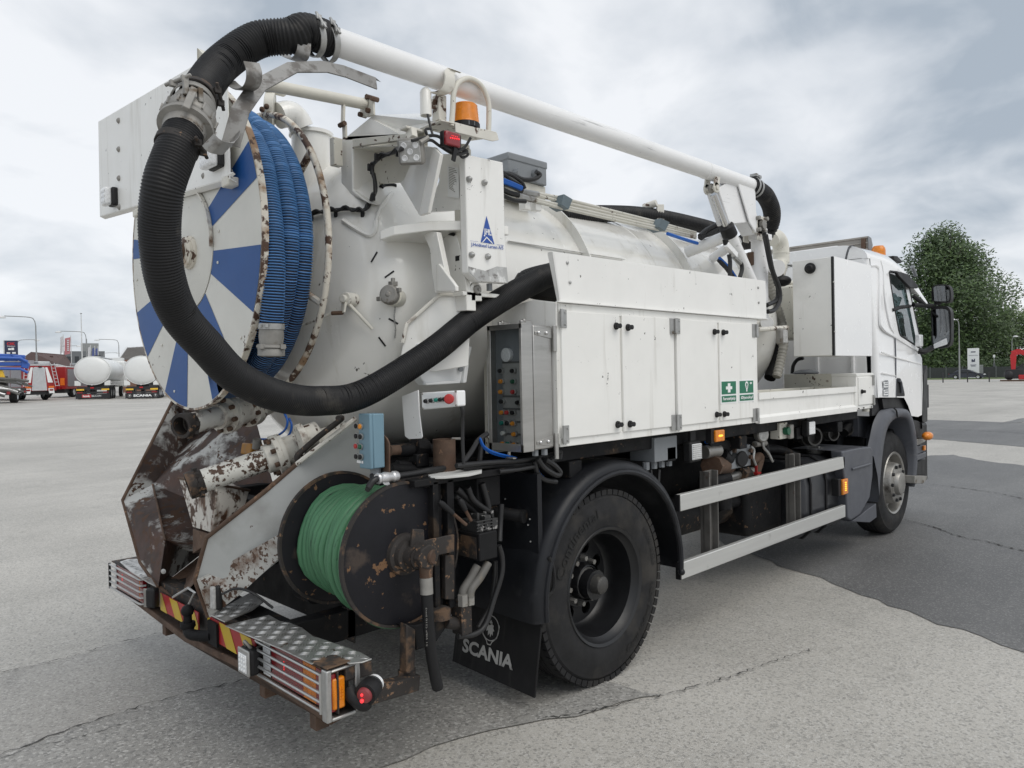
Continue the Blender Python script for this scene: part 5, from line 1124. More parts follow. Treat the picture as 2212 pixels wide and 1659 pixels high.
# radial blue stripes, measured as angles in the disc plane seen from behind
def rang(q): return math.atan2(q[2] - RC.z, RC.y - q[1])
def stripe(a0, a1, r0=.30, r1=.768):
    n = 8; mb = MB()
    for i in range(n + 1):
        a = a0 + (a1 - a0) * i / n
        for r in (r0, r1): mb.v.append(rp(r * cos(a), r * sin(a), 1.4318))
    for i in range(n): mb.f.append([2 * i, 2 * i + 1, 2 * i + 3, 2 * i + 2]); mb.mi.append(0)
    part('blue_stripe', mb, m_blue, reel, sm=0)
def ray2(q0, q1): return q0, q1
for o0, o1, i1, i0 in ([(1.434,2.939,2.477),(1.434,3.186,2.549),(1.434,3.455,2.416),(1.434,3.407,2.339)], [(1.434,2.908,2.204),(1.434,2.983,1.933),(1.434,3.425,2.153),(1.434,3.403,2.242)], [(1.434,3.228,1.786),(1.434,3.417,1.739),(1.434,3.566,2.026),(1.434,3.484,2.079)],
                       [(1.434,3.709,1.529),(1.434,3.986,1.609),(1.434,3.864,1.791),(1.434,3.687,1.763)], [(1.434,4.226,1.787),(1.434,4.361,2.035),(1.434,3.903,2.137),(1.434,3.769,2.094)], [(1.434,4.395,2.33),(1.434,4.378,2.434),(1.434,3.89,2.341),(1.434,3.893,2.289)], [(1.434,3.493,2.553),(1.434,3.616,2.56),(1.434,3.62,2.502),(1.434,3.532,2.473)], [(1.434,3.298,1.614),(1.434,3.414,1.566),(1.434,3.459,1.68),(1.434,3.383,1.652)]):
    # each stripe keeps its own wedge: four measured corners, edges extended to hub cover and rim
    def hit(p_in, p_out, r):
        a = V((RC.y - p_in[1], p_in[2] - RC.z)); b = V((RC.y - p_out[1], p_out[2] - RC.z)); d = (b - a).normalized(); c = -a.dot(d); D_ = c * c - (a.dot(a) - r * r)
        return a + d * (c + math.sqrt(max(D_, 0)))
    A, B, C_, D2 = hit(i0, o0, .768), hit(i1, o1, .768), hit(i1, o1, .302), hit(i0, o0, .302)
    a0, a1 = math.atan2(A.y, A.x), math.atan2(B.y, B.x)
    if a0 - a1 > pi: a1 += 2 * pi
    if a1 - a0 > pi: a0 += 2 * pi
    b0, b1 = math.atan2(D2.y, D2.x), math.atan2(C_.y, C_.x)
    if b0 - b1 > pi: b1 += 2 * pi
    if b1 - b0 > pi: b0 += 2 * pi
    mb = MB(); n = 8
    for i in range(n + 1):
        t = i / n
        for r, aa, ab in ((.302, b0, b1), (.768, a0, a1)):
            a = aa + (ab - aa) * t; mb.v.append(rp(r * cos(a), r * sin(a), 1.4322))
    for i in range(n): mb.f.append([2 * i, 2 * i + 1, 2 * i + 3, 2 * i + 2]); mb.mi.append(0)
    part('blue_stripe', mb, m_blue, reel, sm=0)
for k in range(16):
    a = 2 * pi * k / 16 + .1; r = (.36, .58, .72)[k % 3]; part('rivet', MB().ell(rp(r * cos(a), r * sin(a), 1.431), (.004, .008, .008), 8, 5), m_disc_w, reel)
HC = V((1.434, 3.612, 2.262)); mb = MB(); mb.lathe(HC, (-1, 0, 0), [(.080, 0), (.080, .015), (.072, .020), (.072, .036), (.060, .040), (.058, .044), (.038, .046)], 28); part('bearing', mb, m_rim, reel)
mb = MB(); mb.lathe(HC, (-1, 0, 0), [(.040, .04), (.040, .062), (.034, .066), (0, .066)], 20); part('axle_end', mb, m_rust, reel)
mb = MB(); q = RC + V((0, 0, 0)); mb.lathe(q, (1, 0, 0), [(.285, -.016), (.30, -.02), (.30, -.004), (.285, -.004)], 32, radians(20), radians(95)); part('hub_lip', mb, m_chip, reel)
RX2, RC2, RR2 = 1.76, V((1.76, 3.62, 2.268)), .712
mb = MB(); mb.tube([RC2 + V((0, RR2 * cos(2 * pi * i / 72), RR2 * sin(2 * pi * i / 72))) for i in range(72)], .016, 10, closed=True)
ringo = P('reel_ring', mb, m_rim)
for k in range(6):
    a = 2 * pi * k / 6 + .42; part('spoke', MB().tube([RC2 + V((0, .30 * cos(a), .30 * sin(a))), RC2 + V((0, RR2 * cos(a), RR2 * sin(a)))], .017, 8), m_rim, ringo)
part('drum_tube', MB().lathe(V((1.44, 3.65, 2.275)), (1, 0, 0), [(.36, 0), (.36, .32)], 48), m_cream, ringo)
# blue hose wound in the reel: a thing of its own
bh = thing('blue_hose_coil', 'blue and black ribbed hose wound in loops behind the blue and white disc', 'hose', (1.6, 3.65, 1.55))
def coil(x, r, a0, a1, rad, dx=0.0):
    n = int(abs(a1 - a0) / .06); return [V((x + dx * i / n, 3.645 + r * cos(a0 + (a1 - a0) * i / n), 2.272 + r * sin(a0 + (a1 - a0) * i / n))) for i in range(n + 1)]
for x, r, rad, a0, a1 in ((1.525, .690, .052, radians(-168), radians(148)), (1.598, .668, .051, radians(-181), radians(181)), (1.685, .638, .050, radians(-181), radians(181)), (1.700, .58, .050, radians(-181), radians(181)), (1.56, .58, .05, radians(-181), radians(181))):
    if a0 > radians(-170): continue
    mb = ribbed(MB(), coil(x, r, a0, a1, rad), rad, .0118, .006, 16, (0, 1)); part('hose_loop', mb, [m_hoseb, m_hosed], bh, sm=60)
pe = [V(q) for q in [(1.49,2.932,1.878),(1.49,2.934,1.841)]]
end = V((1.47,2.893,1.87))
lp = coil(1.525, .690, radians(268 - 360), radians(-169), 0)
lp = [V((1.53, 3.645 + .690 * cos(a), 2.272 + .690 * sin(a))) for a in [radians(95 + (199.0 - 95) * i / 40) for i in range(41)]]
pth = [V(q) for q in [(1.5,3.136,2.73),(1.5,3.072,2.675),(1.5,3.001,2.569),(1.5,2.965,2.457),(1.5,2.931,2.304),(1.5,2.922,2.156),(1.5,2.929,2.02),(1.5,2.948,1.899),(1.5,2.955,1.86),(1.5,2.955,1.843)]]
mb = ribbed(MB(), cr(pth, 12), .050, .0118, .006, 16, (0, 1)); part('hose_loop', mb, [m_hoseb, m_hosed], bh, sm=60)
e0, e1, e2, e3 = [V(q) for q in [(1.5,2.953,1.845),(1.5,2.958,1.791),(1.5,2.959,1.776),(1.5,2.958,1.741)]]
d_ = (e3 - e0).normalized()
L_ = (e3 - e0).length
mb = MB(); mb.lathe(e0, d_, [(.0, -.02), (.050, -.02), (.052, .02), (.048, L_ * .5), (.060, L_ * .52), (.062, L_ * .62), (.052, L_ * .64), (.056, L_ * .70), (.056, L_ * .95), (.04, L_), (0, L_ - .01)], 24)
for k in range(4):
    a = pi / 2 * k + .4; u = d_.orthogonal().normalized(); w = d_.cross(u); mb.box(e0 + d_ * L_ * .58 + (u * cos(a) + w * sin(a)) * .058, (.022, .022, .02))
part('hose_coupling', mb, m_dull, bh)
cb_ = V((1.5,2.952,1.87)); mb = MB(); mb.lathe(cb_, d_, [(.053, -.012), (.055, -.012), (.055, .012), (.053, .012)], 28)
for k in (-1, 0, 1): mb.box(cb_ + V((-.054 + abs(k) * .01, k * .026 - .015, 0)), (.012, .014, .014))
part('hose_clamp', mb, m_steel, bh)

# ---------------------------------------------------------------- white board with two lamps
bq = [V((1.40, 4.885, 2.645)), V((1.39,3.073,2.507)), V((1.39,3.083,3.067)), V((1.40, 4.868, 3.205))]
mb = MB(); mb.prism(bq, (.005, 0, 0)); br_ = V((1.3,2.846,2.466))
mb.prism([bq[0], bq[1], bq[1] + V((.03, 0, -.012)), bq[0] + V((.03, 0, -.012))], (0, 0, -.004))
board = P('rear_sign_board', mb, m_white, bev=.0015)
mb = MB(); a, b = (1.39,3.384,3.09), (1.37,3.334,3.135); mb.prism([V(a), V(b), V((1.42,3.352,3.14)), V((1.39,3.301,3.092))], (.004, 0, 0)); part('bent_corner', mb, m_cream, board)
mb = MB(); mb.prism([(1.388,3.111,2.537),(1.388,3.038,2.524),(1.388,3.084,2.519),(1.388,3.164,2.528)], (.01, 0, -.008)); part('bottom_fold', mb, m_white, board)
mb = MB(); mb.prism([(1.392,3.167,2.855),(1.392,3.133,2.838),(1.392,3.112,2.682),(1.392,3.109,2.542),(1.392,3.124,2.545),(1.392,3.144,2.739)], (.012, 0, 0)); part('edge_angle', mb, m_cream, board)
for q in [(1.397,4.492,3.114),(1.397,4.502,2.956),(1.397,4.511,2.795),(1.397,4.518,2.634),(1.397,3.355,2.573)]: part('bolt', MB().lathe(q, (-1, 0, 0), [(.017, 0), (.014, .006), (.006, .012), (0, .013)], 10), m_dull, board)
for q in (((1.38,4.238,2.554)), ((1.38,3.118,2.499))): part('board_bracket', MB().box(V(q) + V((.03, 0, 0)), (.05, .07, .04)), m_cream, board, bev=.006)
for q, s_ in (((1.37,4.59,2.7), (.062, .085, .105)), ((1.37,3.194,2.621), (.065, .125, .11))):
    c = V(q); mb = MB(); mb.box(c + V((.014, -.008, 0)), (.035, s_[1], s_[2])); lo = P('board_lamp', mb, m_black, bev=.012, seg=3); mb = MB(); mb.box(c + V((-.018, 0.004, 0)), (.04, s_[1] * .97, s_[2] * .97)); part('lamp_glass', mb, m_lens, lo, bev=.014, seg=3)
    mb = MB()
    for i in range(4):
        for j in range(3): mb.ell(c + V((-.038, (i - 1.5) * s_[1] * .2, (j - 1) * s_[2] * .26)), (.003, .009, .011), 8, 5)
    part('reflector_cell', mb, m_lens, lo)

# ---------------------------------------------------------------- suction hose: hangs from the boom end, a thing of its own
sh = thing('suction_hose', 'thick black ribbed suction hose looping from the white boom into the side tray', 'hose', (1.4, 2.3, 1.25))
F_ = 1595.8
up = [V((1.60, 2.60, 2.998)), V((1.49, 2.597, 2.996)), V((1.432,2.605,2.963)), V((1.319,2.662,2.93)), V((1.183,2.654,2.804)), V((1.067,2.54,2.659)), V((0.989,2.419,2.551))]
mb = ribbed(MB(), cr(up, 14), lambda t: .068 - .006 * t, .0120, .0045, 22); part('upper_hose', mb, m_hose, sh, sm=60)
lo_ = [V((0.915,2.335,2.42)), V((0.868,2.309,2.32)), V((0.837,2.31,2.223)), V((0.842,2.359,2.107)), V((0.873,2.412,1.973)), V((0.942,2.482,1.861)), V((1.047,2.53,1.762)), V((1.175,2.584,1.657)), V((1.37,2.643,1.579)), V((1.576,2.691,1.553)), V((1.794,2.7,1.579)), V((2.1,2.625,1.754)), V((2.373,2.652,1.913)), V((2.604,2.636,2.037)), V((2.828,2.612,2.139)), V((2.933,2.635,2.175)), V((2.80, 2.70, 2.12)), V((3.2, 2.72, 2.09)), V((3.8, 2.72, 2.075))]
mb = ribbed(MB(), cr(lo_, 14), .0615, .0090, .0028, 22); part('lower_hose', mb, m_hose, sh, sm=60)
c0, c1_ = V((0.962,2.388,2.505)), V((0.91,2.332,2.412)); d_ = (c1_ - c0).normalized(); ln = (c1_ - c0).length
mb = MB(); mb.lathe(c0, d_, [(.066, -.03), (.070, 0), (.070, .012), (.066, .02), (.079, .03), (.082, .04), (.082, ln * .55), (.079, ln * .6), (.074, ln * .64), (.083, ln * .70), (.083, ln * .82), (.066, ln * .86), (.060, ln + .01)], 32)
u = (V((0, 0, 0)) - rt - fw * .3); u = (u - d_ * u.dot(d_)).normalized(); w = d_.cross(u)
for k in range(14):
    a = 2 * pi * k / 14; mb.beam(c0 + d_ * .04 + (u * cos(a) + w * sin(a)) * .082, c0 + d_ * ln * .6 + (u * cos(a) + w * sin(a)) * .080, .006, .010, u * cos(a) + w * sin(a))
cp_ = part('hose_coupling', mb, m_dull, sh)
tow = (V((0, 0, EYE)) - c0).normalized(); tow = (tow - d_ * tow.dot(d_)).normalized()
sw = d_.cross(tow)
mb = MB(); mb.beam(c0 + d_ * .02 + tow * .095 + sw * .02, c0 + d_ * (ln + .02) + tow * .10 + sw * .02, .022, .014, tow)
for s_ in (-.022, .022): mb.box(c0 + d_ * .03 + tow * .09 + sw * (.02 + s_), (.016, .016, .045))
part('coupling_lever', mb, m_dull, cp_, bev=.003)
def band(p, d, r, mm, w_=.014, lug=1):
    d = V(d).normalized(); mb = MB(); mb.lathe(p, d, [(r - .002, -w_), (r + .003, -w_), (r + .003, w_), (r - .002, w_)], 32)
    t = (V((0, 0, EYE)) - V(p)).normalized(); t = (t - d * t.dot(d)).normalized(); s_ = d.cross(t)
    tt = (t * .55 + s_ * lug * .75).normalized() if lug else t
    ss = d.cross(tt)
    for k in (-1, 1): mb.box(V(p) + tt * (r + .010) + ss * k * .020, (.022, .016, .020))
    mb.cyl(V(p) + tt * (r + .014) - ss * .045, V(p) + tt * (r + .014) + ss * .045, .006, n=8)
    part('hose_clamp', mb, mm, sh, bev=.002)
cu = cr(up, 14)
band(V((0.986,2.422,2.562)), cu[-1] - cu[-4], .064, m_darkrust, .014, -1); band(V((0.971,2.408,2.536)), cu[-1] - cu[-4], .066, m_dull, .016, 1)
bx_ = V((0.888,2.325,2.366)); band(bx_, V(lo_[1]) - V(lo_[0]), .0625, m_darkrust, .013, -1)
for s_ in ((1.531,2.599,2.983), (1.591,2.596,2.979)): band(V(s_), V(up[2]) - V(up[0]), .068, m_steel, .013, 1)
# slightly rubbed bare spots on the lower hose
# ---------------------------------------------------------------- bent hose guide under the boom end
GP = [V(q) for q in ((1.086,2.39,2.422), (1.125,2.396,2.547), (1.214,2.45,2.667), (1.382,2.511,2.797), (1.529,2.536,2.849), (1.641,2.566,2.871), (1.799,2.577,2.868))]
mb = MB(); wd = .052
for i, p in enumerate(GP):
    t = (GP[min(i + 1, len(GP) - 1)] - GP[max(i - 1, 0)]).normalized(); s_ = t.cross(V((-.55, -.80, .15))).normalized(); nn = s_.cross(t)
    for a in (-1, 1):
        for b in (0, 1): mb.v.append(p + s_ * a * wd / 2 * (1.15 if i < 3 else 1) + nn * b * .006)
for i in range(len(GP) - 1):
    o = 4 * i
    for q in ((0, 2, 6, 4), (1, 3, 7, 5), (0, 1, 5, 4), (2, 3, 7, 6)): mb.f.append([o + k for k in q]); mb.mi.append(0)
o = 4 * (len(GP) - 1); mb.f += [[0, 1, 3, 2], [o, o + 1, o + 3, o + 2]]; mb.mi += [0, 0]
guide = P('hose_guide', mb, mat('worn_guide_metal', (.30, .295, .285), .5, .3, var=.15, chips=(((.15, .14, .13), 16., .52, .12), (RUST, 30., .68, .03))), sm=20)
rim_ = MB(); 
for i, p in enumerate(GP):
    t = (GP[min(i + 1, len(GP) - 1)] - GP[max(i - 1, 0)]).normalized(); s_ = t.cross(V((-.55, -.80, .15))).normalized(); GP[i] = p + s_ * -wd * .5
up_e = [g + V((0, 0, 0)) for g in GP]
for i in range(len(GP)):
    for b in (V((0, 0, 0)), V((.045, .03, .004))): rim_.v.append(up_e[i] + b)
for i in range(len(GP) - 1): rim_.f.append([2 * i, 2 * i + 1, 2 * i + 3, 2 * i + 2]); rim_.mi.append(0)
part('guide_lip', rim_, MATS['worn_guide_metal'], guide, sm=20)
for pts in ([(1.476,2.591,2.985), (1.467,2.571,2.949), (1.461,2.562,2.909), (1.459,2.578,2.883), (1.484,2.666,2.904), (1.501,2.763,2.951), (1.516,2.819,2.992)], [(1.154,2.37,2.708), (1.155,2.354,2.674), (1.158,2.365,2.647), (1.157,2.394,2.632), (1.183,2.51,2.668), (1.199,2.608,2.717), (1.195,2.64,2.742)], [(0.929,2.192,2.361), (0.94,2.182,2.345), (0.962,2.188,2.344), (1.012,2.252,2.369), (1.07,2.336,2.417), (1.096,2.381,2.456)]):
    P_ = cr(pts, 4); mb = MB(); k = len(P_)
    ax_ = (GP[1] - GP[0]).normalized() if pts[0][2] < 2.6 else None
    ctr = sum(P_, V()) / k
    nrm = (P_[0] - ctr).cross(P_[-1] - ctr).normalized()
    for p in P_:
        for a in (-.026, .026):
            rr = (p - ctr).normalized()
            for b in (0, .005): mb.v.append(p + nrm * a + rr * b)
    for i in range(k - 1):
        o = 4 * i
        for q in ((0, 2, 6, 4), (1, 3, 7, 5), (0, 1, 5, 4), (2, 3, 7, 6)): mb.f.append([o + z for z in q]); mb.mi.append(0)
    o = 4 * (k - 1); mb.f += [[0, 1, 3, 2], [o, o + 1, o + 3, o + 2]]; mb.mi += [0, 0]
    part('guide_cradle', mb, MATS['worn_guide_metal'], guide, sm=40)

# ---------------------------------------------------------------- structure over the end dome
# arm tube with flange
mb = MB(); mb.cyl(V((1.447,3,2.911)), V((2.028,3,2.955)), .026, n=16); arm = P('reel_arm', mb, m_cream)
mb = MB(); mb.prism([(2.035,3.048,2.992),(2.035,2.984,2.996),(2.035,2.941,2.976),(2.035,2.939,2.891),(2.035,2.988,2.892),(2.035,3.054,2.91)], (.012, 0, 0)); fl = part('arm_flange', mb, m_cream, arm, bev=.003)
for q in [(2.03,2.974,2.982),(2.03,2.972,2.917),(2.03,3.037,2.915),(2.03,2.934,2.964)]: part('bolt', MB().cyl(V(q) + V((.03, 0, 0)), V(q) + V((-.012, 0, 0)), .012, n=6), m_rust, arm)
mb = MB(); mb.beam((1.911,3,2.937), (1.904,3,2.825), .022, .012, (1, 0, 0)); mb.beam((1.901,2.98,2.832), (1.902,2.98,2.758), .028, .012, (1, 0, 0)); part('arm_link', mb, m_cream, arm, bev=.003)
q = V((1.887,2.98,2.821)); part('bolt', MB().cyl(q + V((0, .02, 0)), q + V((0, -.025, 0)), .012, n=6), m_rust, arm)
part('stay_tube', MB().tube([(1.668,3.25,3.04), (1.729,3.3,3.041)], .02, 8), m_cream, arm)
# boxed housing above the door hinge
mb = MB()
h0 = [V(q) for q in [(2.05,3.195,2.852),(2.05,2.961,2.9)]]; rf = [V(q) for q in ((2.05,3.193,2.851), (2.05,2.959,2.898), (2.42,2.952,2.993), (2.42,2.845,2.904), (2.12,2.579,2.785), (2.05,2.693,2.744))]
mb.prism(rf, (.0, .02, -.012)); hz = P('hinge_housing', mb, m_tank, sm=25)
mb = MB(); mb.prism([V(p) for p in [(2.05,3.265,2.854),(2.05,3.227,2.856),(2.05,3.175,2.848),(2.05,3.142,2.825),(2.05,3.152,2.578),(2.05,3.015,2.487),(2.05,3.185,2.563),(2.05,3.257,2.632)]], (.16, .02, 0)); part('housing_cheek', mb, m_tank, hz, bev=.008, sm=25)
mb = MB(); mb.prism([V(p) for p in [(2.04,3.133,2.823),(2.04,2.68,2.74),(2.04,2.679,2.715),(2.04,3.132,2.782)]], (.02, .0, 0)); part('housing_lip', mb, m_cream, hz, bev=.003)
mb = MB(); mb.prism([V(p) for p in [(2.19,3.357,2.908),(2.19,2.751,2.802),(2.19,2.756,2.656),(2.19,2.926,2.596),(2.19,3.109,2.626),(2.19,3.172,2.592),(2.19,3.215,2.546),(2.19,3.367,2.642)]], (.02, 0, 0)); part('housing_back', mb, m_cream, hz)
mb = MB(); mb.prism([V(p) for p in ((2.05,3.148,2.788), (2.05,2.619,2.682), (2.19,2.746,2.713), (2.19,3.329,2.835))], (0, 0, -.006)); part('housing_soffit', mb, m_cream, hz)
leg = [V(p) for p in [(2.06,2.623,2.675),(2.06,2.524,2.644),(2.06,2.637,2.367),(2.06,2.752,2.55),(2.06,2.748,2.553)]]
mb = MB(); mb.prism([V(p) for p in [(2.1,2.575,2.669),(2.1,2.528,2.625),(2.1,2.625,2.381),(2.1,2.688,2.38)]], (.02, .0, 0)); mb.prism([V(p) for p in ((2.1,2.683,2.702), (2.1,2.573,2.666), (2.1,2.688,2.38), (2.16,2.913,2.588), (2.14,2.85,2.587))], (.012, 0, 0)); part('housing_leg', mb, m_tank, hz, bev=.004, sm=25)
mb = MB(); mb.prism([V(p) for p in [(2.3,2.804,2.726),(2.3,2.592,2.679),(2.3,2.586,2.602),(2.3,2.597,2.502),(2.3,2.632,2.426),(2.3,2.879,2.457),(2.3,2.781,2.593)]], (.02, 0, 0)); part('plate_behind', mb, m_white, hz)
dl = [V(p) for p in [(2.29,2.707,2.645),(2.29,2.627,2.62),(2.29,2.627,2.506),(2.29,2.627,2.478),(2.29,2.71,2.501),(2.29,2.708,2.533)]]
mb = MB(); mb.add(dl, [list(range(len(dl)))]); dc = P('data_plate', mb, m_swhite, sm=0); mb = MB()
for k in range(14):
    t0 = .05 + .064 * k
    a = dl[0].lerp(dl[5], t0); b = dl[1].lerp(dl[3], t0); L1 = .15 + .1 * random.random(); u0 = a.lerp(b, .12); u1 = a.lerp(b, .45 + .45 * random.random()); mb.add([u0 + V((-.001, 0, .0016)), u1 + V((-.001, 0, .0016)), u1 + V((-.001, 0, -.0016)), u0 + V((-.001, 0, -.0016))], [[0, 1, 2, 3]])
part('small_print', mb, m_dull, dc, sm=0)
part('housing_port', MB().tube(cr([V(p) for p in [(2.188,3.108,2.602),(2.218,3.129,2.623),(2.274,3.146,2.639),(2.306,3.145,2.638)]], 5), .012, 8), m_dark, hz)
# flange bracket on the tank side, cover with the maker's name, lift post
mb = MB(); bp_ = [V(q) for q in ((2.092,2.82,2.336), (2.13,2.82,2.382), (2.221,2.75,2.42), (2.254,2.58,2.376))]
bp2 = [V(q) for q in ((2.101,2.82,2.31), (2.124,2.8,2.346), (2.217,2.75,2.385), (2.253,2.58,2.347))]
mb.prism([V((2.00, 2.86, 2.325)), V((2.04, 2.80, 2.345)), V((2.18, 2.72, 2.37)), V((2.34, 2.56, 2.37)), V((2.55, 2.56, 2.37)), V((2.55, 2.95, 2.37)), V((2.1, 2.95, 2.34))], (0, 0, -.045)); P('side_bracket', mb, m_tank, bev=.005, sm=25)
mb = MB(); mb.prism([V(q) for q in [(2.2,2.801,2.342),(2.2,2.688,2.319),(2.2,2.605,2.031),(2.2,2.71,2.035),(2.2,2.729,2.124),(2.2,2.742,2.245)]], (.03, 0, 0)); rb_ = P('side_rib', mb, m_tank, bev=.003)
mb = MB(); mb.prism([V(q) for q in [(2.3,2.81,2.35),(2.3,2.664,2.311),(2.3,2.626,2.208),(2.3,2.598,2.037),(2.3,2.689,2.045),(2.3,2.747,2.14)]], (.03, 0, 0)); part('rib_panel', mb, m_tank, rb_, bev=.003)
part('rubber_edge', MB().tube([V(q) for q in [(2.295,2.675,2.315),(2.295,2.8,2.346),(2.295,2.76,2.213),(2.295,2.742,2.139)]], .008, 6), m_black, rb_)
mb = MB(); mb.prism([V(q) for q in [(2.19,2.685,2.164),(2.19,2.664,2.167),(2.19,2.548,2.051),(2.19,2.549,2.028),(2.19,2.693,2.041)]], (.02, 0, 0)); part('gusset', mb, m_tank, rb_, bev=.004)
mb = MB(); cp3 = [V(q) for q in [(2.263,2.55,2.662),(2.508,2.55,2.671),(2.511,2.55,2.61),(2.512,2.55,2.32),(2.528,2.55,2.089),(2.323,2.55,2.082),(2.267,2.55,2.12),(2.265,2.55,2.566)]]
x0, x1 = cp3[0].x, cp3[1].x
mb.prism(cp3, (0, .045, 0)); cover = P('boom_cylinder_cover', mb, m_guard, bev=.005)
mb = MB(); mb.prism([V(q) + V((0, -.0015, 0)) for q in [(2.269,2.548,2.147),(2.374,2.548,2.135),(2.45,2.548,2.163),(2.516,2.548,2.164),(2.524,2.548,2.091),(2.325,2.548,2.085),(2.269,2.548,2.123)]], (0, .001, 0)); part('bare_metal_corner', mb, mat('bare_worn_zinc', (.46, .46, .45), .45, .3, var=.2, chips=(((.80, .80, .78), 16., .52, .1), ((.25, .24, .23), 22., .60, .08))), cover, sm=0)
for q in [(2.281,2.549,2.549),(2.377,2.549,2.549),(2.288,2.549,2.202),(2.39,2.549,2.204)]: 
    mb = MB(); mb.lathe(q, (0, -1, 0), [(.015, 0), (.015, .010), (.008, .02), (0, .024)], 8); part('dome_nut', mb, m_steel, cover)
def cvp(s0, s1, s2):   # lettering plane from three measured corners: lower left, lower right, upper left
    a, b, c = V(s0), V(s1), V(s2); return lambda u, v: a + (b - a) * (u + .5) + (c - a) * (v + .5)
mb = MB(); text(mb, 'J.Hvidtved Larsen A/S', cvp((2.288,2.547,2.239), (2.496,2.547,2.243), (2.288,2.547,2.26)), .014); part('maker_lettering', mb, m_tblue, cover, sm=0)
tri_ = [V(q) for q in [(2.39,2.548,2.396),(2.438,2.548,2.268),(2.35,2.548,2.268)]]
mb = MB(); mb.add(tri_, [[0, 1, 2]]); mb.add([V(q) for q in [(2.283,2.548,2.267),(2.334,2.548,2.269),(2.334,2.548,2.268),(2.283,2.548,2.266)]], [[0, 1, 2, 3]]); mb.add([V(q) for q in [(2.453,2.548,2.268),(2.499,2.548,2.27),(2.499,2.548,2.268),(2.453,2.548,2.267)]], [[0, 1, 2, 3]]); part('maker_emblem', mb, m_tblue, cover, sm=0)
mb = MB(); f_ = cvp((2.369,2.547,2.297), (2.419,2.547,2.297), (2.37,2.547,2.335))
text(mb, 'JHL', f_, .02)
mb.add([V(q) for q in [(2.356,2.547,2.267),(2.388,2.547,2.298),(2.428,2.547,2.27),(2.425,2.547,2.267),(2.388,2.547,2.291),(2.362,2.547,2.267)]], [[0, 1, 2, 3, 4, 5]])
part('emblem_letters', mb, m_swhite, cover, sm=0)
mb = MB(); c0, c1_ = V((2.344,2.66,2.603)), V((2.35,2.66,2.123)); cx_, = (c0.x,); mb.cyl((cx_, 2.66, 2.72), (cx_, 2.66, 2.10), .042, n=24); lp_ = P('lift_post', mb, m_cream)
mb = MB(); mb.cyl((cx_, 2.66, 2.74), (cx_, 2.66, 2.64), .036, n=20); part('post_top', mb, m_chip, lp_)
for q in ((2.286,2.6,2.543), (2.292,2.6,2.201)): part('tie_clamp', MB().lathe((cx_, 2.66, q[2]), (0, 0, 1), [(.044, -.012), (.047, -.012), (.047, .012), (.044, .012)], 20), m_black, lp_)
mb = MB()
qa = V((2.366,2.6,2.052)); mb.prism([V(q) for q in [(2.329,2.6,2.011),(2.33,2.6,2.066),(2.347,2.6,2.085),(2.376,2.6,2.088),(2.398,2.6,2.071),(2.4,2.6,1.999),(2.33,2.6,1.995)]], (0, .02, 0)); mb.prism([V(q) for q in [(2.342,2.66,2.106),(2.379,2.66,2.106),(2.377,2.66,2.036),(2.34,2.66,2.034)]], (0, .02, 0)); ly = P('lift_lug', mb, m_tank, bev=.004)
mb = MB(); mb.lathe(qa, (0, -1, 0), [(.022, 0), (.022, .008), (.018, .012), (0, .012)], 18); mb.cyl(qa, qa + V((0, -.018, 0)), .006, n=6); part('pivot_pin', mb, m_dull, ly)
mb = MB(); mb.cyl(V((2.448,2.6,2.086)), V((2.449,2.6,2.052)), .014, n=8); P('bleed_nipple', mb, m_grybox)
mb = MB(); mb.bx(2.28, 2.62, 2.60, 2.80, 2.02, 2.04); mb.bx(2.30, 2.36, 2.60, 2.75, 1.95, 2.04); P('lift_base', mb, m_tank, bev=.004)
# hook that carries the boom
mb = MB(); hk = [V(q) for q in [(2.157,2.6,2.796),(2.159,2.6,2.878),(2.16,2.6,2.915)]]
mb.beam(hk[0], hk[2], .045, .05, (0, 1, 0)); hook = P('boom_rest', mb, m_chip, bev=.004)
hb_ = cr([V(q) for q in ((2.117,2.58,2.906), (2.128,2.545,2.904), (2.15,2.53,2.928), (2.157,2.525,2.965), (2.158,2.53,2.992), (2.181,2.54,3.017), (2.199,2.53,3.014))], 5); mb = MB(); w_ = .028
for p in hb_:
    for a in (-w_, w_):
        for b in (0, .008): mb.v.append(p + V((a, -b, b * .3)))
for i in range(len(hb_) - 1):
    o = 4 * i
    for q in ((0, 2, 6, 4), (1, 3, 7, 5), (0, 1, 5, 4), (2, 3, 7, 6)): mb.f.append([o + z for z in q]); mb.mi.append(0)
part('rest_cradle', mb, m_chip, hook, sm=40)
mb = MB(); mb.lathe(V((2.081,2.6,2.92)), (0, 0, -1), [(.012, -.01), (.022, .0), (.026, .01), (.026, .112), (.022, .114), (.020, .09), (0, .09)], 18); part('spring_can', mb, m_tank, hook)
mb = MB(); mb.beam((2.109,2.6,2.866), (2.146,2.6,2.872), .012, .04); part('can_bracket', mb, m_chip, hook)
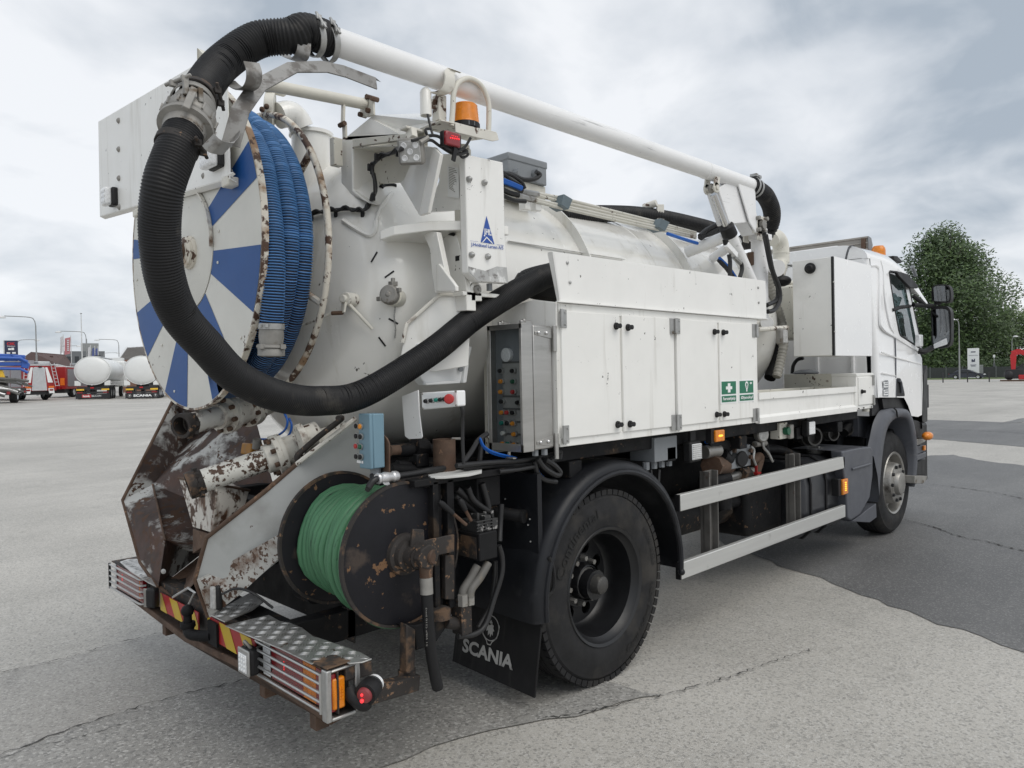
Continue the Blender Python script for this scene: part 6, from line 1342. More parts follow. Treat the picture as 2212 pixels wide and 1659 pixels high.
# beacon shelf
mb = MB(); sf = [V(q) for q in ((2.117,2.57,2.728), (2.385,2.7,2.861), (2.524,2.66,2.841), (2.405,2.52,2.74), (2.239,2.52,2.737))]
mb.prism([V((2.10, 2.52, 2.775)), V((2.42, 2.50, 2.785)), V((2.44, 2.60, 2.785)), V((2.40, 2.68, 2.785)), V((2.12, 2.66, 2.778))], (0, 0, -.006)); mb.prism([V((2.18, 2.515, 2.780)), V((2.425, 2.500, 2.780)), V((2.435, 2.50, 2.75)), V((2.40, 2.505, 2.738)), V((2.18, 2.515, 2.735))], (0, .006, 0))
shf = P('beacon_shelf', mb, m_chip, bev=.002)
bq_ = V((2.292, 2.575, 2.785)); mb = MB(); mb.lathe(bq_, (0, 0, 1), [(.068, 0), (.068, .025), (.0, .025)], 28); bcn = P('rear_beacon', mb, m_black, bev=.002)
mb = MB(); mb.lathe(bq_, (0, 0, 1), [(.066, .026)] + [(.066 - .008 * i / 12 - (.0015 if i % 2 else 0), .026 + .082 * i / 12) for i in range(13)] + [(.052, .114), (.04, .118), (0, .119)], 40); part('beacon_lens', mb, m_amber, bcn, sm=25)
mb = MB(); mb.add([bq_ + V((.0682 * cos(a), .0682 * sin(a), z)) for a, z in ((radians(-118), .004), (radians(-92), .004), (radians(-92), .022), (radians(-118), .022))], [[0, 1, 2, 3]]); part('beacon_label', mb, m_grybox, bcn, sm=0)
hp_ = cr([V(q) for q in ((2.169,2.53,2.763), (2.178,2.53,2.838), (2.187,2.53,2.917), (2.219,2.53,2.972), (2.283,2.53,3.005), (2.354,2.53,2.992), (2.397,2.53,2.933), (2.401,2.53,2.864), (2.394,2.53,2.754))], 6)
P('beacon_guard_hoop', MB().tube(hp_, .0125, 10), m_cream)
rl = V((2.161,2.515,2.696)); mb = MB(); mb.box(rl + V((.0, .014, 0)), (.105, .03, .07)); rm = P('red_marker_lamp', mb, m_black, bev=.006); mb = MB(); mb.box(rl + V((-.008, -.006, 0)), (.085, .02, .062)); part('lamp_glass', mb, m_red, rm, bev=.006)
mb = MB()
for k in range(5): mb.ell(rl + V((-.026 + .012 * k, -.0175, .001 * k)), (.0035, .003, .0045), 8, 5)
for k in range(4): mb.ell(rl + V((-.018 + .010 * k, -.0175, .012)), (.0025, .003, .002), 8, 5)
part('led', mb, m_redlit, rm); P('rag', MB().beam((2.173,2.51,2.661), (2.158,2.51,2.602), .008, .02, (1, 0, 0)), m_black)
# work lamp under the shelf
wl_ = V((1.99,2.6,2.63)); Rw = Matrix.Rotation(radians(40), 3, 'Z') @ Matrix.Rotation(radians(-18), 3, 'Y')
mb = MB(); mb.box(wl_ + Rw @ V((.02, 0, 0)), (.05, .115, .115), Rw); wlo = P('rear_work_lamp', mb, m_dull, bev=.015, seg=3); mb = MB(); mb.box(wl_ + Rw @ V((-.008, 0, 0)), (.008, .092, .092), Rw); part('lamp_glass', mb, m_lensgrey, wlo, bev=.010)
mb = MB()
for i, j in ((-1, -1), (1, -1), (-1, 1), (1, 1), (0, 0)): mb.lathe(wl_ + Rw @ V((-.012, i * .026, j * .026)), Rw @ V((-1, 0, 0)), [(.014, 0), (.012, .003), (.006, .001), (0, .0)], 12)
part('led_cell', mb, m_lens, wlo)
mb = MB(); mb.beam(wl_ + V((.01, 0, .055)), wl_ + V((.02, .02, .10)), .05, .03, (1, 0, 0)); mb.box(wl_ + V((.03, .03, .108)), (.09, .05, .012)); part('lamp_mount', mb, m_chip, wlo, bev=.003)
# cable looms
loom = [V(q) + V((-.014, -.006, .004)) for q in [(1.917,3.425,2.463),(1.935,3.342,2.465),(1.96,3.263,2.471),(1.989,3.191,2.47),(2.021,3.128,2.468),(2.052,3.074,2.455),(2.081,3.056,2.473),(2.115,3.065,2.522)]] + [V(q) for q in ((2.04,2.94,2.535), (2.03,2.937,2.604), (2.03,2.947,2.612), (2.03,2.941,2.655), (2.035,2.872,2.679), (2.04,2.769,2.678), (1.931,2.58,2.624))]
lm_ = P('cable_loom', MB().tube(cr(loom, 6), .009, 8), m_cable); part('cable', MB().tube([p + V((-.012, -.008, .010 * sin(i * .9))) for i, p in enumerate(cr(loom, 6))], .007, 6), m_cable, lm_)
for q in ((1.935,3.336,2.46), (1.985,3.192,2.463), (2.057,3.066,2.452), (2.03,2.933,2.505), (2.02,2.946,2.646), (2.02,2.888,2.682), (2.02,2.721,2.663)): part('cable_tie', MB().box(V(q) + V((-.01, 0, -.008)), (.018, .012, .034)), m_black, lm_, bev=.003)
for pts, r in (([(1.967,2.56,2.663), (2.029,2.55,2.687), (2.068,2.55,2.705), (2.112,2.54,2.702), (2.129,2.53,2.662), (2.181,2.52,2.65), (2.237,2.52,2.682), (2.265,2.51,2.727)], .007), ([(2.004,2.56,2.654), (2.061,2.55,2.683), (2.113,2.55,2.669), (2.171,2.54,2.647), (2.217,2.53,2.649), (2.26,2.53,2.668), (2.232,2.53,2.672), (2.197,2.53,2.65)], .007), ([(2.074,2.58,2.806), (2.082,2.57,2.744), (2.083,2.56,2.711), (2.056,2.56,2.705), (2.044,2.56,2.728), (2.074,2.56,2.739)], .006), ([(2.235,2.55,2.678), (2.284,2.55,2.666), (2.248,2.55,2.643), (2.221,2.55,2.664)], .006)):
    P('lamp_cable', MB().tube(cr(pts, 6), r, 6), m_cable)
P('cable_connector', MB().tube([(2.003,2.55,2.659), (2.048,2.55,2.691)], .012, 8), m_dull)
P('rubber_edge', MB().tube([(2.177,2.72,2.429), (2.179,2.71,2.409)], .010, 6), m_black)
# vent dome with elbow on the tank top, stub post
vc = V((2.007,3.55,2.916)); rv = (V((2.16,3.55,2.954)) - V((1.861,3.55,2.891))).length * .34
mb = MB(); mb.cyl((vc.x + .05, 3.55, 2.5), (vc.x + .05, 3.55, vc.z + .02), rv, n=40); mb.lathe((vc.x + .05, 3.55, vc.z + .02), (0, 0, 1), [(rv, 0), (rv + .012, .0), (rv + .012, .018), (rv - .02, .03), (0, .03)], 40); vt_ = P('vent_dome', mb, m_tank)
mb = MB(); ve = [V(q) for q in ((1.973,3.5,2.951), (1.951,3.5,2.988), (1.909,3.5,3.011), (1.844,3.5,2.987))]; mb.tube(cr(ve, 6), .065, 20); part('vent_elbow', mb, m_tank, vt_, sm=60)
mb = MB(); fx = V((1.806,3.5,3.007)); mb.lathe(fx, (.8, -.5, -.1), [(.0, -.03), (.085, -.03), (.085, .015), (0, .015)], 24); mb.box(fx + V((0, -.03, .09)), (.12, .03, .03)); part('vent_flange', mb, m_cream, vt_, bev=.003)
part('vent_pipe', MB().tube([(1.754,3.5,2.914), (1.722,3.6,2.903)], .06, 16), m_tank, vt_)
for q in [(1.716,3.42,2.967),(1.74,3.42,2.987),(1.738,3.42,2.879),(1.719,3.42,2.858)]: part('bolt', MB().ell(q, .014, 8, 6), m_rust, vt_)
mb = MB(); q = V((1.998,3.2,2.773)); mb.bx(q.x - .02, q.x + .03, 3.2, 3.24, 2.7, q.z + .065); P('stub_post', mb, m_cream, bev=.003)
part('tank_neck', MB().tube([V((2.34, 3.3, 2.45)), V((2.34, 3.3, 2.72))], .10, 24), m_tank, vt_)
# folded skirt on the dome's lower right side
mb = MB(); sk = [V(q) for q in ((2.243,2.72,2.033), (2.366,2.64,2.026), (2.339,2.64,1.691), (2.195,2.72,1.666), (2.054,2.8,1.701), (2.077,2.8,1.803), (2.095,2.79,1.89))]
mb.prism(sk, (.01, .014, 0)); skp = P('side_skirt', mb, m_tank, bev=.003, sm=25)
mb = MB(); mb.tube([sk[5] + V((-.008, -.008, 0)), sk[6] + V((-.008, -.008, 0)), sk[0] + V((-.008, -.008, 0)), sk[1] + V((-.004, -.01, 0))], .010, 8); part('skirt_edge', mb, m_chip, skp)
part('bolt', MB().ell(V((2.342,2.635,1.971)), .014, 8, 6), m_rust, skp)
# white plastic box under the hose, hanging plate, push-button boxes
mb = MB(); wb = [V(q) for q in [(2.122,2.74,1.802),(2.229,2.74,1.806),(2.457,2.74,1.789),(2.424,2.74,1.697),(2.38,2.74,1.615),(2.161,2.74,1.603),(2.108,2.74,1.661)]]; mb.prism(wb, (.02, .09, 0)); wpb = P('white_plastic_bin', mb, m_swhite, bev=.006)
mb = MB(); mb.prism([V(q) for q in [(2.391,2.72,1.699),(2.415,2.72,1.701),(2.396,2.72,1.609),(2.372,2.72,1.609)]], (0, .04, 0)); mb.prism([V(q) for q in [(2.145,2.72,1.615),(2.359,2.72,1.626),(2.356,2.72,1.608),(2.145,2.72,1.603)]], (0, .03, 0)); part('bin_rim', mb, m_swhite, wpb, bev=.004)
for q in [(2.37,2.728,1.705),(2.365,2.728,1.677)]: part('hole_plug', MB().lathe(q, (-.3, -1, 0), [(.013, 0), (.013, .005), (0, .006)], 12), m_grybox, wpb)
mb = MB(); mb.prism([V(q) for q in [(1.985,2.694,1.558),(1.985,2.575,1.586),(1.985,2.569,1.478),(1.985,2.553,1.383),(1.985,2.561,1.375),(1.985,2.649,1.367),(1.985,2.678,1.379),(1.985,2.688,1.475)]], (.006, 0, 0)); P('hanging_flap_plate', mb, m_chip if False else mat('white_enamel_plate', (.74, .74, .73), .4, var=.04, chips=((RUST, 32., .69, .02),)), bev=.002)
mb = MB(); bxq = [V(q) for q in [(2,2.574,1.574),(2,2.334,1.584),(2,2.333,1.518),(2,2.572,1.499)]]; mb.prism(bxq, (.05, .0, 0)); pb = P('six_button_box', mb, m_swhite, bev=.006)
for q, mm in zip([(1.998,2.522,1.538),(1.998,2.486,1.541),(1.998,2.451,1.544),(1.998,2.423,1.546),(1.998,2.395,1.548)], (m_black, m_black, m_tealbtn, m_black, m_black)): knob(q, mm, .0085, .022, (-1, -.15, 0), pb)
q = V((1.998,2.369,1.55)); mb = MB(); mb.lathe(q, (-.75, -.6, 0), [(.010, 0), (.010, .028), (.020, .032), (.021, .045), (.016, .052), (0, .054)], 20); part('emergency_stop', mb, m_redplain, pb)
for q in [(1.998,2.563,1.569),(1.998,2.338,1.58),(1.998,2.336,1.522),(1.998,2.561,1.505)]: part('screw', MB().ell(q, .005, 8, 5), m_dull, pb)
P('button_box_cable', MB().tube(cr([V(q) for q in ((2.03,2.362,1.534), (2.04,2.348,1.505), (2.06,2.369,1.449), (2.06,2.372,1.361), (2.06,2.367,1.268))], 6), .008, 8), m_cable)
# pale blue control box with eight buttons
b0 = V((1.752, 2.60, 1.262)); bw, bd, bh_ = .070, .083, .230
mb = MB(); mb.bx(1.765, 1.822, 2.60, 2.60 + bd, 1.262, 1.492); ctl = P('blue_control_box', mb, m_ltblue, bev=.005)
mb = MB(); mb.bx(1.748, 1.7645, 2.599, 2.601 + bd, 1.261, 1.493); part('box_lid', mb, m_ltblue, ctl, bev=.005)
for q, mm in zip([(1.747,2.689,1.44),(1.747,2.659,1.439),(1.747,2.691,1.397),(1.747,2.658,1.396),(1.747,2.695,1.354),(1.747,2.663,1.353),(1.747,2.694,1.31),(1.747,2.662,1.31)], (m_black, m_orangebtn, m_black, m_black, m_redplain, m_greenbtn, m_black, m_black)): knob(q, mm, .0105, .012, (-1, 0, 0), ctl)
for p in (((1.746,2.683,1.288), .030), ((1.746,2.657,1.288), .012)): part('label_tape', MB().box(p[0], (.001, p[1], .011)), m_swhite, ctl)
mb = MB(); mb.cyl((1.80, 2.64, 1.262), (1.80, 2.64, 1.235), .022, n=10); part('cable_gland', mb, m_grybox, ctl)
mb = MB(); mb.prism([V(q) for q in [(1.83,2.619,1.398),(1.83,2.594,1.382),(1.83,2.582,1.363),(1.83,2.586,1.23),(1.83,2.625,1.227)]], (.008, .0, 0)); part('box_bracket', mb, m_rust, ctl, bev=.002)
P('box_cable', MB().tube(cr([V(q) for q in ((1.783,2.64,1.231), (1.769,2.62,1.21), (1.727,2.58,1.194), (1.705,2.56,1.187))], 5), .012, 8), m_cable)
mb = MB(); mb.beam((1.82,2.58,1.205), (2.037,2.58,1.206), .03, .022); shelf = P('tube_shelf', mb, m_darkrust, bev=.003)
mb = MB(); mb.prism([V(q) for q in [(2.028,2.577,1.212),(2.129,2.603,1.212),(2.241,2.588,1.212),(2.325,2.545,1.212),(2.254,2.468,1.212),(2.153,2.441,1.212),(2.039,2.47,1.212),(1.997,2.514,1.212)]], (0, 0, -.012)); part('shelf_plate', mb, mat('flaking_white_paint', (.62, .62, .60), .6, var=.1, chips=(((.05, .045, .04), 12., .60, .06),), bump=.3), shelf, bev=.002)
mb = MB(); c = V((2.167,2.62,1.356)); c2_ = V((2.163,2.62,1.204)); mb.lathe((c2_.x, 2.62, c2_.z), (0, 0, 1), [(.052, 0), (.052, c.z - c2_.z), (.047, c.z - c2_.z), (.047, .02)], 28); P('rusty_tube_stub', mb, m_rust, sm=40)
part('shelf_lip', MB().lathe((c2_.x + .11, 2.66, 1.185), (0, 0, 1), [(.0, 0), (.075, 0), (.075, .006), (0, .006)], 24), m_dark, shelf)
P('spanner', MB().tube([(2.192,2.6,1.356), (2.243,2.6,1.353)], .006, 6), m_dull)
tp = cr([V(q) for q in ((1.708,2.56,1.194), (1.734,2.555,1.222), (1.783,2.56,1.226), (1.851,2.565,1.225), (1.959,2.57,1.225), (2.036,2.57,1.23), (2.195,2.6,1.226), (2.341,2.62,1.216), (2.496,2.64,1.187))], 6)
P('shelf_hose', MB().tube(tp, .014, 10), m_cable)
mb = MB(); tq = resample(tp[8:20], .008); mb.tube(tq, [.018 + .007 * random.random() for _ in tq], 10); mb.sheet([V(q) for q in [(1.764,2.55,1.217),(1.799,2.55,1.217),(1.813,2.55,1.189),(1.781,2.55,1.198)]], .002); P('silver_tape_wrap', mb, m_tape)
for s_ in (850, 1053):
    pass
# ---------------------------------------------------------------- outlets: two rusty pipes with flanges
def outlet(m0, m1, bigend, r, k):
    a, b = V(m0), V(m1); d = (b - a).normalized(); ln = (b - a).length
    mb = MB(); mb.lathe(a, d, [(r * .86, .02), (r * .86, 0), (r, 0), (r, ln)], 32); pp = P('outlet_pipe', mb, k)
    mb = MB(); mb.lathe(a, d, [(r * .84, .05), (r * .84, -.012), (r * 1.13, -.012), (r * 1.16, 0), (r * 1.16, .030), (r * 1.05, .035), (r * 1.05, .055), (r * .99, .06)], 32)
    u = d.orthogonal().normalized(); w = d.cross(u)
    for j in range(8):
        t = pi / 4 * j; mb.box(a + d * .035 + (u * cos(t) + w * sin(t)) * r * 1.12, (.02, .02, .02))
    mb.disc(a + d * .06, d, r * .84); part('threaded_mouth', mb, m_darkrust, pp)
    mb = MB(); fa = b; R_ = r * 1.85; mb.lathe(fa, d, [(r * .9, -.06), (r * 1.25, -.055), (r * 1.3, -.012), (R_, -.010), (R_, .012), (R_ * .98, .013), (R_ * .98, .016), (R_, .017), (R_, .036), (r * 1.4, .04), (r * 1.4, .17), (R_, .175), (R_, .20), (R_ * .99, .202), (R_ * .99, .205), (R_, .207), (R_, .225), (0, .225)], 36); vb_ = part('gate_valve', mb, m_chip, pp)
    for off in (-.010, .175):
        for j in range(8):
            t = pi / 4 * j + .3; p = fa + d * off + (u * cos(t) + w * sin(t)) * (R_ * .84); part('flange_bolt', MB().cyl(p, p - d * .022, .013, n=6), m_rust, pp)
    return b + d * .22, d
m_pipe1 = mat('pipe_paint_half_gone', (.66, .65, .61), .5, var=.12, chips=((RUST, 7., .52, .10), (RUST2, 26., .60, .06)), bump=.2)
m_pipe2 = mat('pipe_paint_flaking', (.68, .67, .62), .5, var=.1, chips=((RUST, 46., .515, .04), (RUST2, 6., .62, .15)), bump=.2)
p1, d1 = outlet((1.36,3.584,1.433), (1.62,3.713,1.468), 0, .052, m_pipe1)
p2, d2_ = outlet((1.36,3.507,1.157), (1.74,3.402,1.267), 0, .056, m_pipe2)
P('outlet_elbow', MB().tube(cr([p1 - d1 * .05, p1 + d1 * .12, p1 + d1 * .3 + V((0, .02, .08))], 6), .06, 20), m_chip, sm=60)
P('outlet_elbow', MB().tube(cr([p2 - d2_ * .05, p2 + d2_ * .1, p2 + d2_ * .3 + V((.05, .03, .05))], 6), .062, 20), m_chip, sm=60)
mb = MB(); c = V((1.8,3.229,1.359)); mb.lathe(c, d2_, [(0, -.03), (.075, -.03), (.075, .0), (.06, .005), (.06, .05), (0, .05)], 24); P('inspection_flange', mb, m_chip)
c = V((1.78,3.727,1.276)); mb = MB(); mb.box(c, (.09, .12, .06), Matrix.Rotation(radians(10), 3, 'Y')); P('orange_actuator', mb, mat('actuator_orange', (.42, .19, .02), .5, var=.2, chips=(((.20, .17, .13), 9., .6, .1),)), bev=.008)
mb = MB(); mb.cyl(V((1.75,3.638,1.29)), V((1.75,3.623,1.338)), .022, n=12); P('air_cylinder', mb, m_dull)
for pts in ([(1.8,3.7,1.331),(1.8,3.571,1.34),(1.8,3.434,1.385),(1.8,3.396,1.432),(1.8,3.424,1.475)], [(1.82,3.474,1.337),(1.82,3.413,1.372),(1.82,3.393,1.414),(1.82,3.415,1.448)]): P('blue_air_line', MB().tube(cr(pts, 6), .006, 6), m_bluec)
# chute box below the lower outlet
mb = MB(); bxo = [V(q) for q in ((1.46,3.911,1.146), (1.46,3.448,1.153), (1.46,3.513,0.916), (1.46,3.749,0.914))]; bxi = [V(q) for q in ((1.75,4.176,1.101), (1.68,3.58,1.086), (1.62,3.52,0.999), (1.62,3.851,0.905))]
mb.hexa(bxo, [bxi[0], bxi[1], bxi[2], bxi[3]]); cbx = P('chute_box', mb, mat('rusted_box_paint', (.60, .57, .52), .6, var=.12, chips=((RUST2, (14, 14, 5), .50, .12), (RUST, 18., .49, .06)), bump=.25), bev=.004, sm=25)
mb = MB(); mb.hexa([V(q) for q in [(1.47,3.775,0.9),(1.47,3.545,0.903),(1.47,3.553,0.871),(1.47,3.783,0.773)]], [V(q) + V((.1, 0, 0)) for q in [(1.47,3.775,0.9),(1.47,3.545,0.903),(1.47,3.553,0.871),(1.47,3.783,0.773)]]); part('box_foot', mb, m_rust, cbx, bev=.003)
part('box_rim', MB().tube([bxo[0], bxo[1], bxi[1]], .008, 6), m_rust, cbx)
# ---------------------------------------------------------------- rusty chute
A_ = dict(corner=V((1.45,4.766,0.942)), low=V((1.45,4.49,0.614)), foot=V((1.45,4.218,0.52)), top=V((1.88,5.094,1.526)), seam0=V((1.62,4.751,1.017)), seam1=V((1.5,4.234,0.772)), in_=V((2,5.137,1.254)), far=V((2.08,4.344,1.429)), back=V((2.0, 3.80, .75)), floor=V((1.85,4.662,0.548)))
mb = MB(); ks = ['corner', 'low', 'foot', 'seam1', 'seam0', 'in_', 'top', 'far', 'back', 'floor']; ix = {k: i for i, k in enumerate(ks)}
vs = [A_[k] for k in ks]
fs = [['corner', 'low', 'seam1', 'seam0'], ['low', 'foot', 'seam1'], ['corner', 'seam0', 'in_', 'top'], ['seam0', 'seam1', 'floor', 'back'], ['seam0', 'back', 'far', 'in_'], ['top', 'in_', 'far'], ['foot', 'floor', 'seam1']]
mb.add(vs, [[ix[q] for q in f] for f in fs])
mb.add([v + V((.008, .012, 0)) for v in vs], [[ix[q] for q in f] for f in fs])
chute = P('rusty_chute', mb, m_chute, sm=10)
part('chute_edge', MB().tube([A_['top'], A_['corner'], A_['low'], A_['foot']], .010, 8), m_rust, chute)
part('chute_seam', MB().tube([A_['seam0'] + V((-.004, -.004, 0)), A_['seam1'] + V((-.004, -.004, 0))], .006, 6), m_rust, chute)
for q in ((1.49,4.27,0.668), (1.47,4.187,0.613)):
    part('bolt', MB().lathe(q, (-.7, -.7, 0), [(.014, 0), (.014, .004), (.007, .005), (.007, .010), (0, .011)], 10), m_wire, chute)
mb = MB(); mb.prism([V(q) for q in ((1.45,4.218,0.52), (1.47,4.06,0.497), (1.5,3.925,0.566), (1.47,3.755,0.643), (1.75,4.399,0.609))], (.0, .0, -.008)); part('chute_floor', mb, m_rust, chute, sm=0)
part('notch_trim', MB().tube([(1.44,3.977,0.52),(1.44,3.768,0.609),(1.44,3.691,0.6),(1.44,3.773,0.521)], .007, 6), m_wire, chute)
rp_ = [V(q) for q in ((1.45,3.712,0.659), (1.4,3.433,0.546), (1.62,3.569,0.59), (1.92,3.726,0.693), (1.544,2.82,1.17), (1.745,2.82,1.443), (2.1,3.249,1.437), (1.95,3.171,1.385), (1.8,3.313,1.227), (1.66,3.352,1.113), (1.5,3.68,0.865))]
fr = [V(q) for q in ((1.352,3.46,0.726), (1.402,3.44,0.544), (1.478,3.3,0.661), (1.67,3.12,0.865), (1.717,3.07,1.068), (2.042,3.05,1.112), (2.063,3.03,1.417), (1.908,3.02,1.427), (1.706,3.14,1.249), (1.595,3.22,1.134), (1.378,3.38,0.928))]
mid = V((1.549,3.3,0.83))
mb = MB(); k = len(fr); mb.add(fr, [[0, 1, 2, 10]]); mb.f.append([2, 3, 4, 9, 10]); mb.mi.append(0); mb.f.append([4, 5, 8, 9]); mb.mi.append(0); mb.f.append([5, 6, 7, 8]); mb.mi.append(0)
o = len(mb.v); mb.v += [v + V((.006, .012, 0)) for v in fr]
for f in ([0, 1, 2, 10], [2, 3, 4, 9, 10], [4, 5, 8, 9], [5, 6, 7, 8]): mb.f.append([i + o for i in f]); mb.mi.append(0)
part('chute_side_plate', mb, m_chute_out, chute, sm=40)
part('chute_edge', MB().tube([fr[1], fr[0], fr[10], fr[9], fr[8]], .011, 8), m_rust, chute)
part('chute_edge', MB().tube([fr[8], V((1.776,3.05,1.332)), V((1.922,2.97,1.455))], .012, 8), m_chip, chute)
bent = cr([V(q) for q in ((1.729,3.16,1.246), (1.715,3.15,1.283), (1.738,3.13,1.315), (1.777,3.05,1.38), (1.84,2.97,1.454), (1.808,2.94,1.462))], 6)
part('grab_bar', MB().tube(bent, .014, 10), m_darkrust, chute)
part('plate_fold', MB().prism([fr[0] + V((-.004, -.004, 0)), fr[1] + V((-.004, -.004, 0)), V((1.397,3.4,0.583)), V((1.385,3.38,0.717))], (.003, -.003, 0)), m_chute_out, chute) if False else None
mb = MB(); mb.prism([V(q) for q in ((1.349,3.43,0.732), (1.414,3.385,0.768), (1.599,3.1,0.95), (1.594,3.095,0.851), (1.471,3.27,0.666), (1.398,3.42,0.549))], (.002, -.006, 0)); part('rust_stained_flange', mb, mat('flange_paint_rust_spatter', (.40, .395, .37), .55, var=.12, chips=((RUST2, 7., .52, .14), (RUST, 46., .53, .03)), bump=.15), chute, sm=0)
vl_ = V((1.404,3.36,0.65)); mb = MB(); mb.box(vl_ + V((.012, .0, 0)), (.03, .042, .115)); vo = P('upright_marker_lamp', mb, m_black, bev=.012, seg=3); mb = MB(); mb.box(vl_ + V((-.008, .006, 0)), (.022, .036, .108)); part('lamp_glass', mb, m_lensgrey, vo, bev=.011, seg=3)
# ---------------------------------------------------------------- green hose reel
gr = P('green_hose_reel', MB().cyl((1.86, 2.56, .90), (1.84, 3.02, .905), .12, n=32), m_reeldark)
def flange(y, r, x, z):
    mb = MB(); mb.lathe((x, y, z), (0, 1, 0), [(0, 0), (r - .01, 0), (r, .004), (r, .012), (r - .01, .016), (0, .016)], 64); f = part('reel_flange', mb, m_reeldark, gr)
    mb = MB(); mb.lathe((x, y, z), (0, 1, 0), [(r - .006, -.002), (r + .006, -.001), (r + .006, .018), (r - .006, .019)], 64); part('flange_edge', mb, m_darkrust, gr)
flange(2.540, .300, 1.865, .896); flange(3.005, .300, 1.845, .905)
hub = V((1.865, 2.54, .896))
mb = MB(); mb.lathe(hub, (0, -1, 0), [(.09, -.002), (.085, .02), (.07, .026), (.066, .05), (.048, .055), (.045, .11), (0, .11)], 28); part('bearing', mb, m_darkrust, gr)
mb = MB(); fb_ = [V(q) for q in [(1.855,2.46,1.014),(1.913,2.46,1.002),(1.915,2.46,0.955),(2.036,2.46,0.955),(2.079,2.46,0.954),(2.077,2.46,0.879),(1.988,2.46,0.88),(1.899,2.46,0.885),(1.842,2.46,0.919)]]; mb.prism(fb_, (0, .014, 0)); part('bearing_arm', mb, m_darkrust, gr, bev=.003)
ga_ = thing('green_hose', 'green rubber hose wound in tight turns on the black rust-specked reel', 'hose', (1.85, 2.78, .62))
pts = []; turns = 13; 
for i in range(turns * 28):
    a = 2 * pi * i / 28 + 1.2; y = 2.572 + .42 * i / (turns * 28) + .006 * sin(i * .37) + .005 * sin(i * .061 + 1); r = .236 + .008 * sin(i * .23) + .006 * sin(i * .93)
    pts.append(V((1.858 + r * cos(a), y, .90 + r * sin(a))))
g2 = part('hose_windings', MB().tube(pts, .0175, 10), m_green, ga_)
pts = [V((1.858 + .262 * cos(2 * pi * i / 40 + 2.0), 2.572 + .16 * i / 120 + .012 * sin(i * .2), .895 + .262 * sin(2 * pi * i / 40 + 2.0))) for i in range(110)]
part('hose_windings', MB().tube(pts, .0175, 10), m_green, ga_)
sl = cr([V(q) for q in ((1.383,2.6,0.981), (1.39,2.6,0.926), (1.426,2.585,0.852), (1.539,2.575,0.758), (1.643,2.57,0.684), (1.741,2.57,0.623), (1.794,2.58,0.602))], 6)
part('slack_turn', MB().tube([V((1.858 + (.272 + .022 * math.exp(-((a + 1.45) / .9) ** 2)) * cos(a), 2.562, .895 + (.272 + .026 * math.exp(-((a + 1.45) / .9) ** 2)) * sin(a))) for a in [2 * pi * i / 60 - pi for i in range(61)]], .0175, 10), m_green, ga_)
# swivel, drop hose
q = V((1.882,2.42,0.903)); mb = MB(); mb.lathe(hub + V((0, -.10, 0)), (0, -1, 0), [(.042, -.06), (.042, .0), (.05, .005)], 20); mb.cyl(q + V((0, .05, 0)), q + V((0, -.03, 0)), .052, n=8); swv = P('hose_swivel', mb, m_darkrust, bev=.004)
e_ = V((1.903,2.4,0.9)); mb = MB(); mb.lathe(e_, (.35, -1, .0), [(.033, -.02), (.033, .008), (.028, .014), (.02, .012), (0, .016)], 24); part('swivel_cap', mb, m_rust, swv)
dr = [V(q) for q in ((1.887,2.42,0.865), (1.887,2.42,0.813), (1.885,2.415,0.746), (1.888,2.41,0.608), (1.9,2.41,0.49), (1.916,2.41,0.399), (1.929,2.41,0.34))]
mb = MB(); mb.tube(dr[:2], [.030, .026], 12); part('swivel_nut', mb, m_rust, swv); mb = MB(); mb.tube(dr[1:3], .027, 16); part('hose_ferrule', mb, m_dull, swv)
dh = P('drop_hose', MB().tube(cr(dr[2:], 6), [.0245] * 24 + [.022], 14), m_hose)
lb_ = MB(); ax0, ax1 = V((1.855,2.385,0.543)), V((1.857,2.385,0.701))
text(lb_, '21 MPa (210 bar)', lambda u, v: ax0.lerp(ax1, u + .5) + V((v * .010, -abs(v) * .001, 0)), .0); part('hose_lettering', lb_, m_dull, dh, sm=0)
# dark posts and bars round the reel
mb = MB(); 
for x0_, x1_ in ((600, 640), (655, 690), (700, 752)):
    a, b, c, d = [V((*q,)) for q in (un_q for un_q in ())] if False else (None,) * 4
ps = [V(q) for q in [(1.998,2.5,1.183),(2.028,2.5,1.18),(2.067,2.5,1.175),(2.115,2.5,1.169)]]; zt_ = 1.19
for i, (q0, q1) in enumerate(((ps[0].x, ps[1].x), (ps[1].x + .012, ps[2].x), (ps[2].x + .01, ps[3].x))): mb.bx(q0, q1, 2.50 + .03 * (i % 2), 2.56, .60 if i < 2 else .62, zt_)
pf = P('reel_frame_post', mb, m_dark, bev=.004)
mb = MB(); q = [V(p) for p in [(2.051,2.49,0.864),(2.102,2.49,0.854),(2.097,2.49,0.659),(2.045,2.49,0.671)]]; mb.prism(q, (0, .03, 0)); part('rusty_post_face', mb, m_darkrust, pf, bev=.003)
mb = MB(); mb.bx(1.90, 2.50, 2.50, 2.60, 1.175, 1.205); mb.prism([V(p) for p in [(1.931,2.52,1.195),(2.014,2.52,1.186),(2.009,2.52,1.162),(1.934,2.52,1.174)]], (0, .03, 0)); part('frame_top', mb, m_dark, pf, bev=.003)
vb0 = [V(p) for p in [(2.207,2.44,0.938),(2.317,2.44,0.92),(2.314,2.44,0.81),(2.207,2.44,0.802)]]
mb = MB(); xa = (2.2,2.599,0.908)[0]
x0_, x1_ = vb0[0].x, vb0[1].x; zt_, zb_ = vb0[0].z, vb0[3].z
mb.bx(x0_, x1_, 2.44, 2.60, zb_ + .01, zt_); vbx = P('valve_box', mb, m_darkrust if False else m_dark, bev=.006)
mb = MB(); mb.bx(x0_ - .004, x0_ - .001, 2.46, 2.58, zb_ + .02, zt_ - .02); part('rusty_box_face', mb, m_darkrust, vbx)
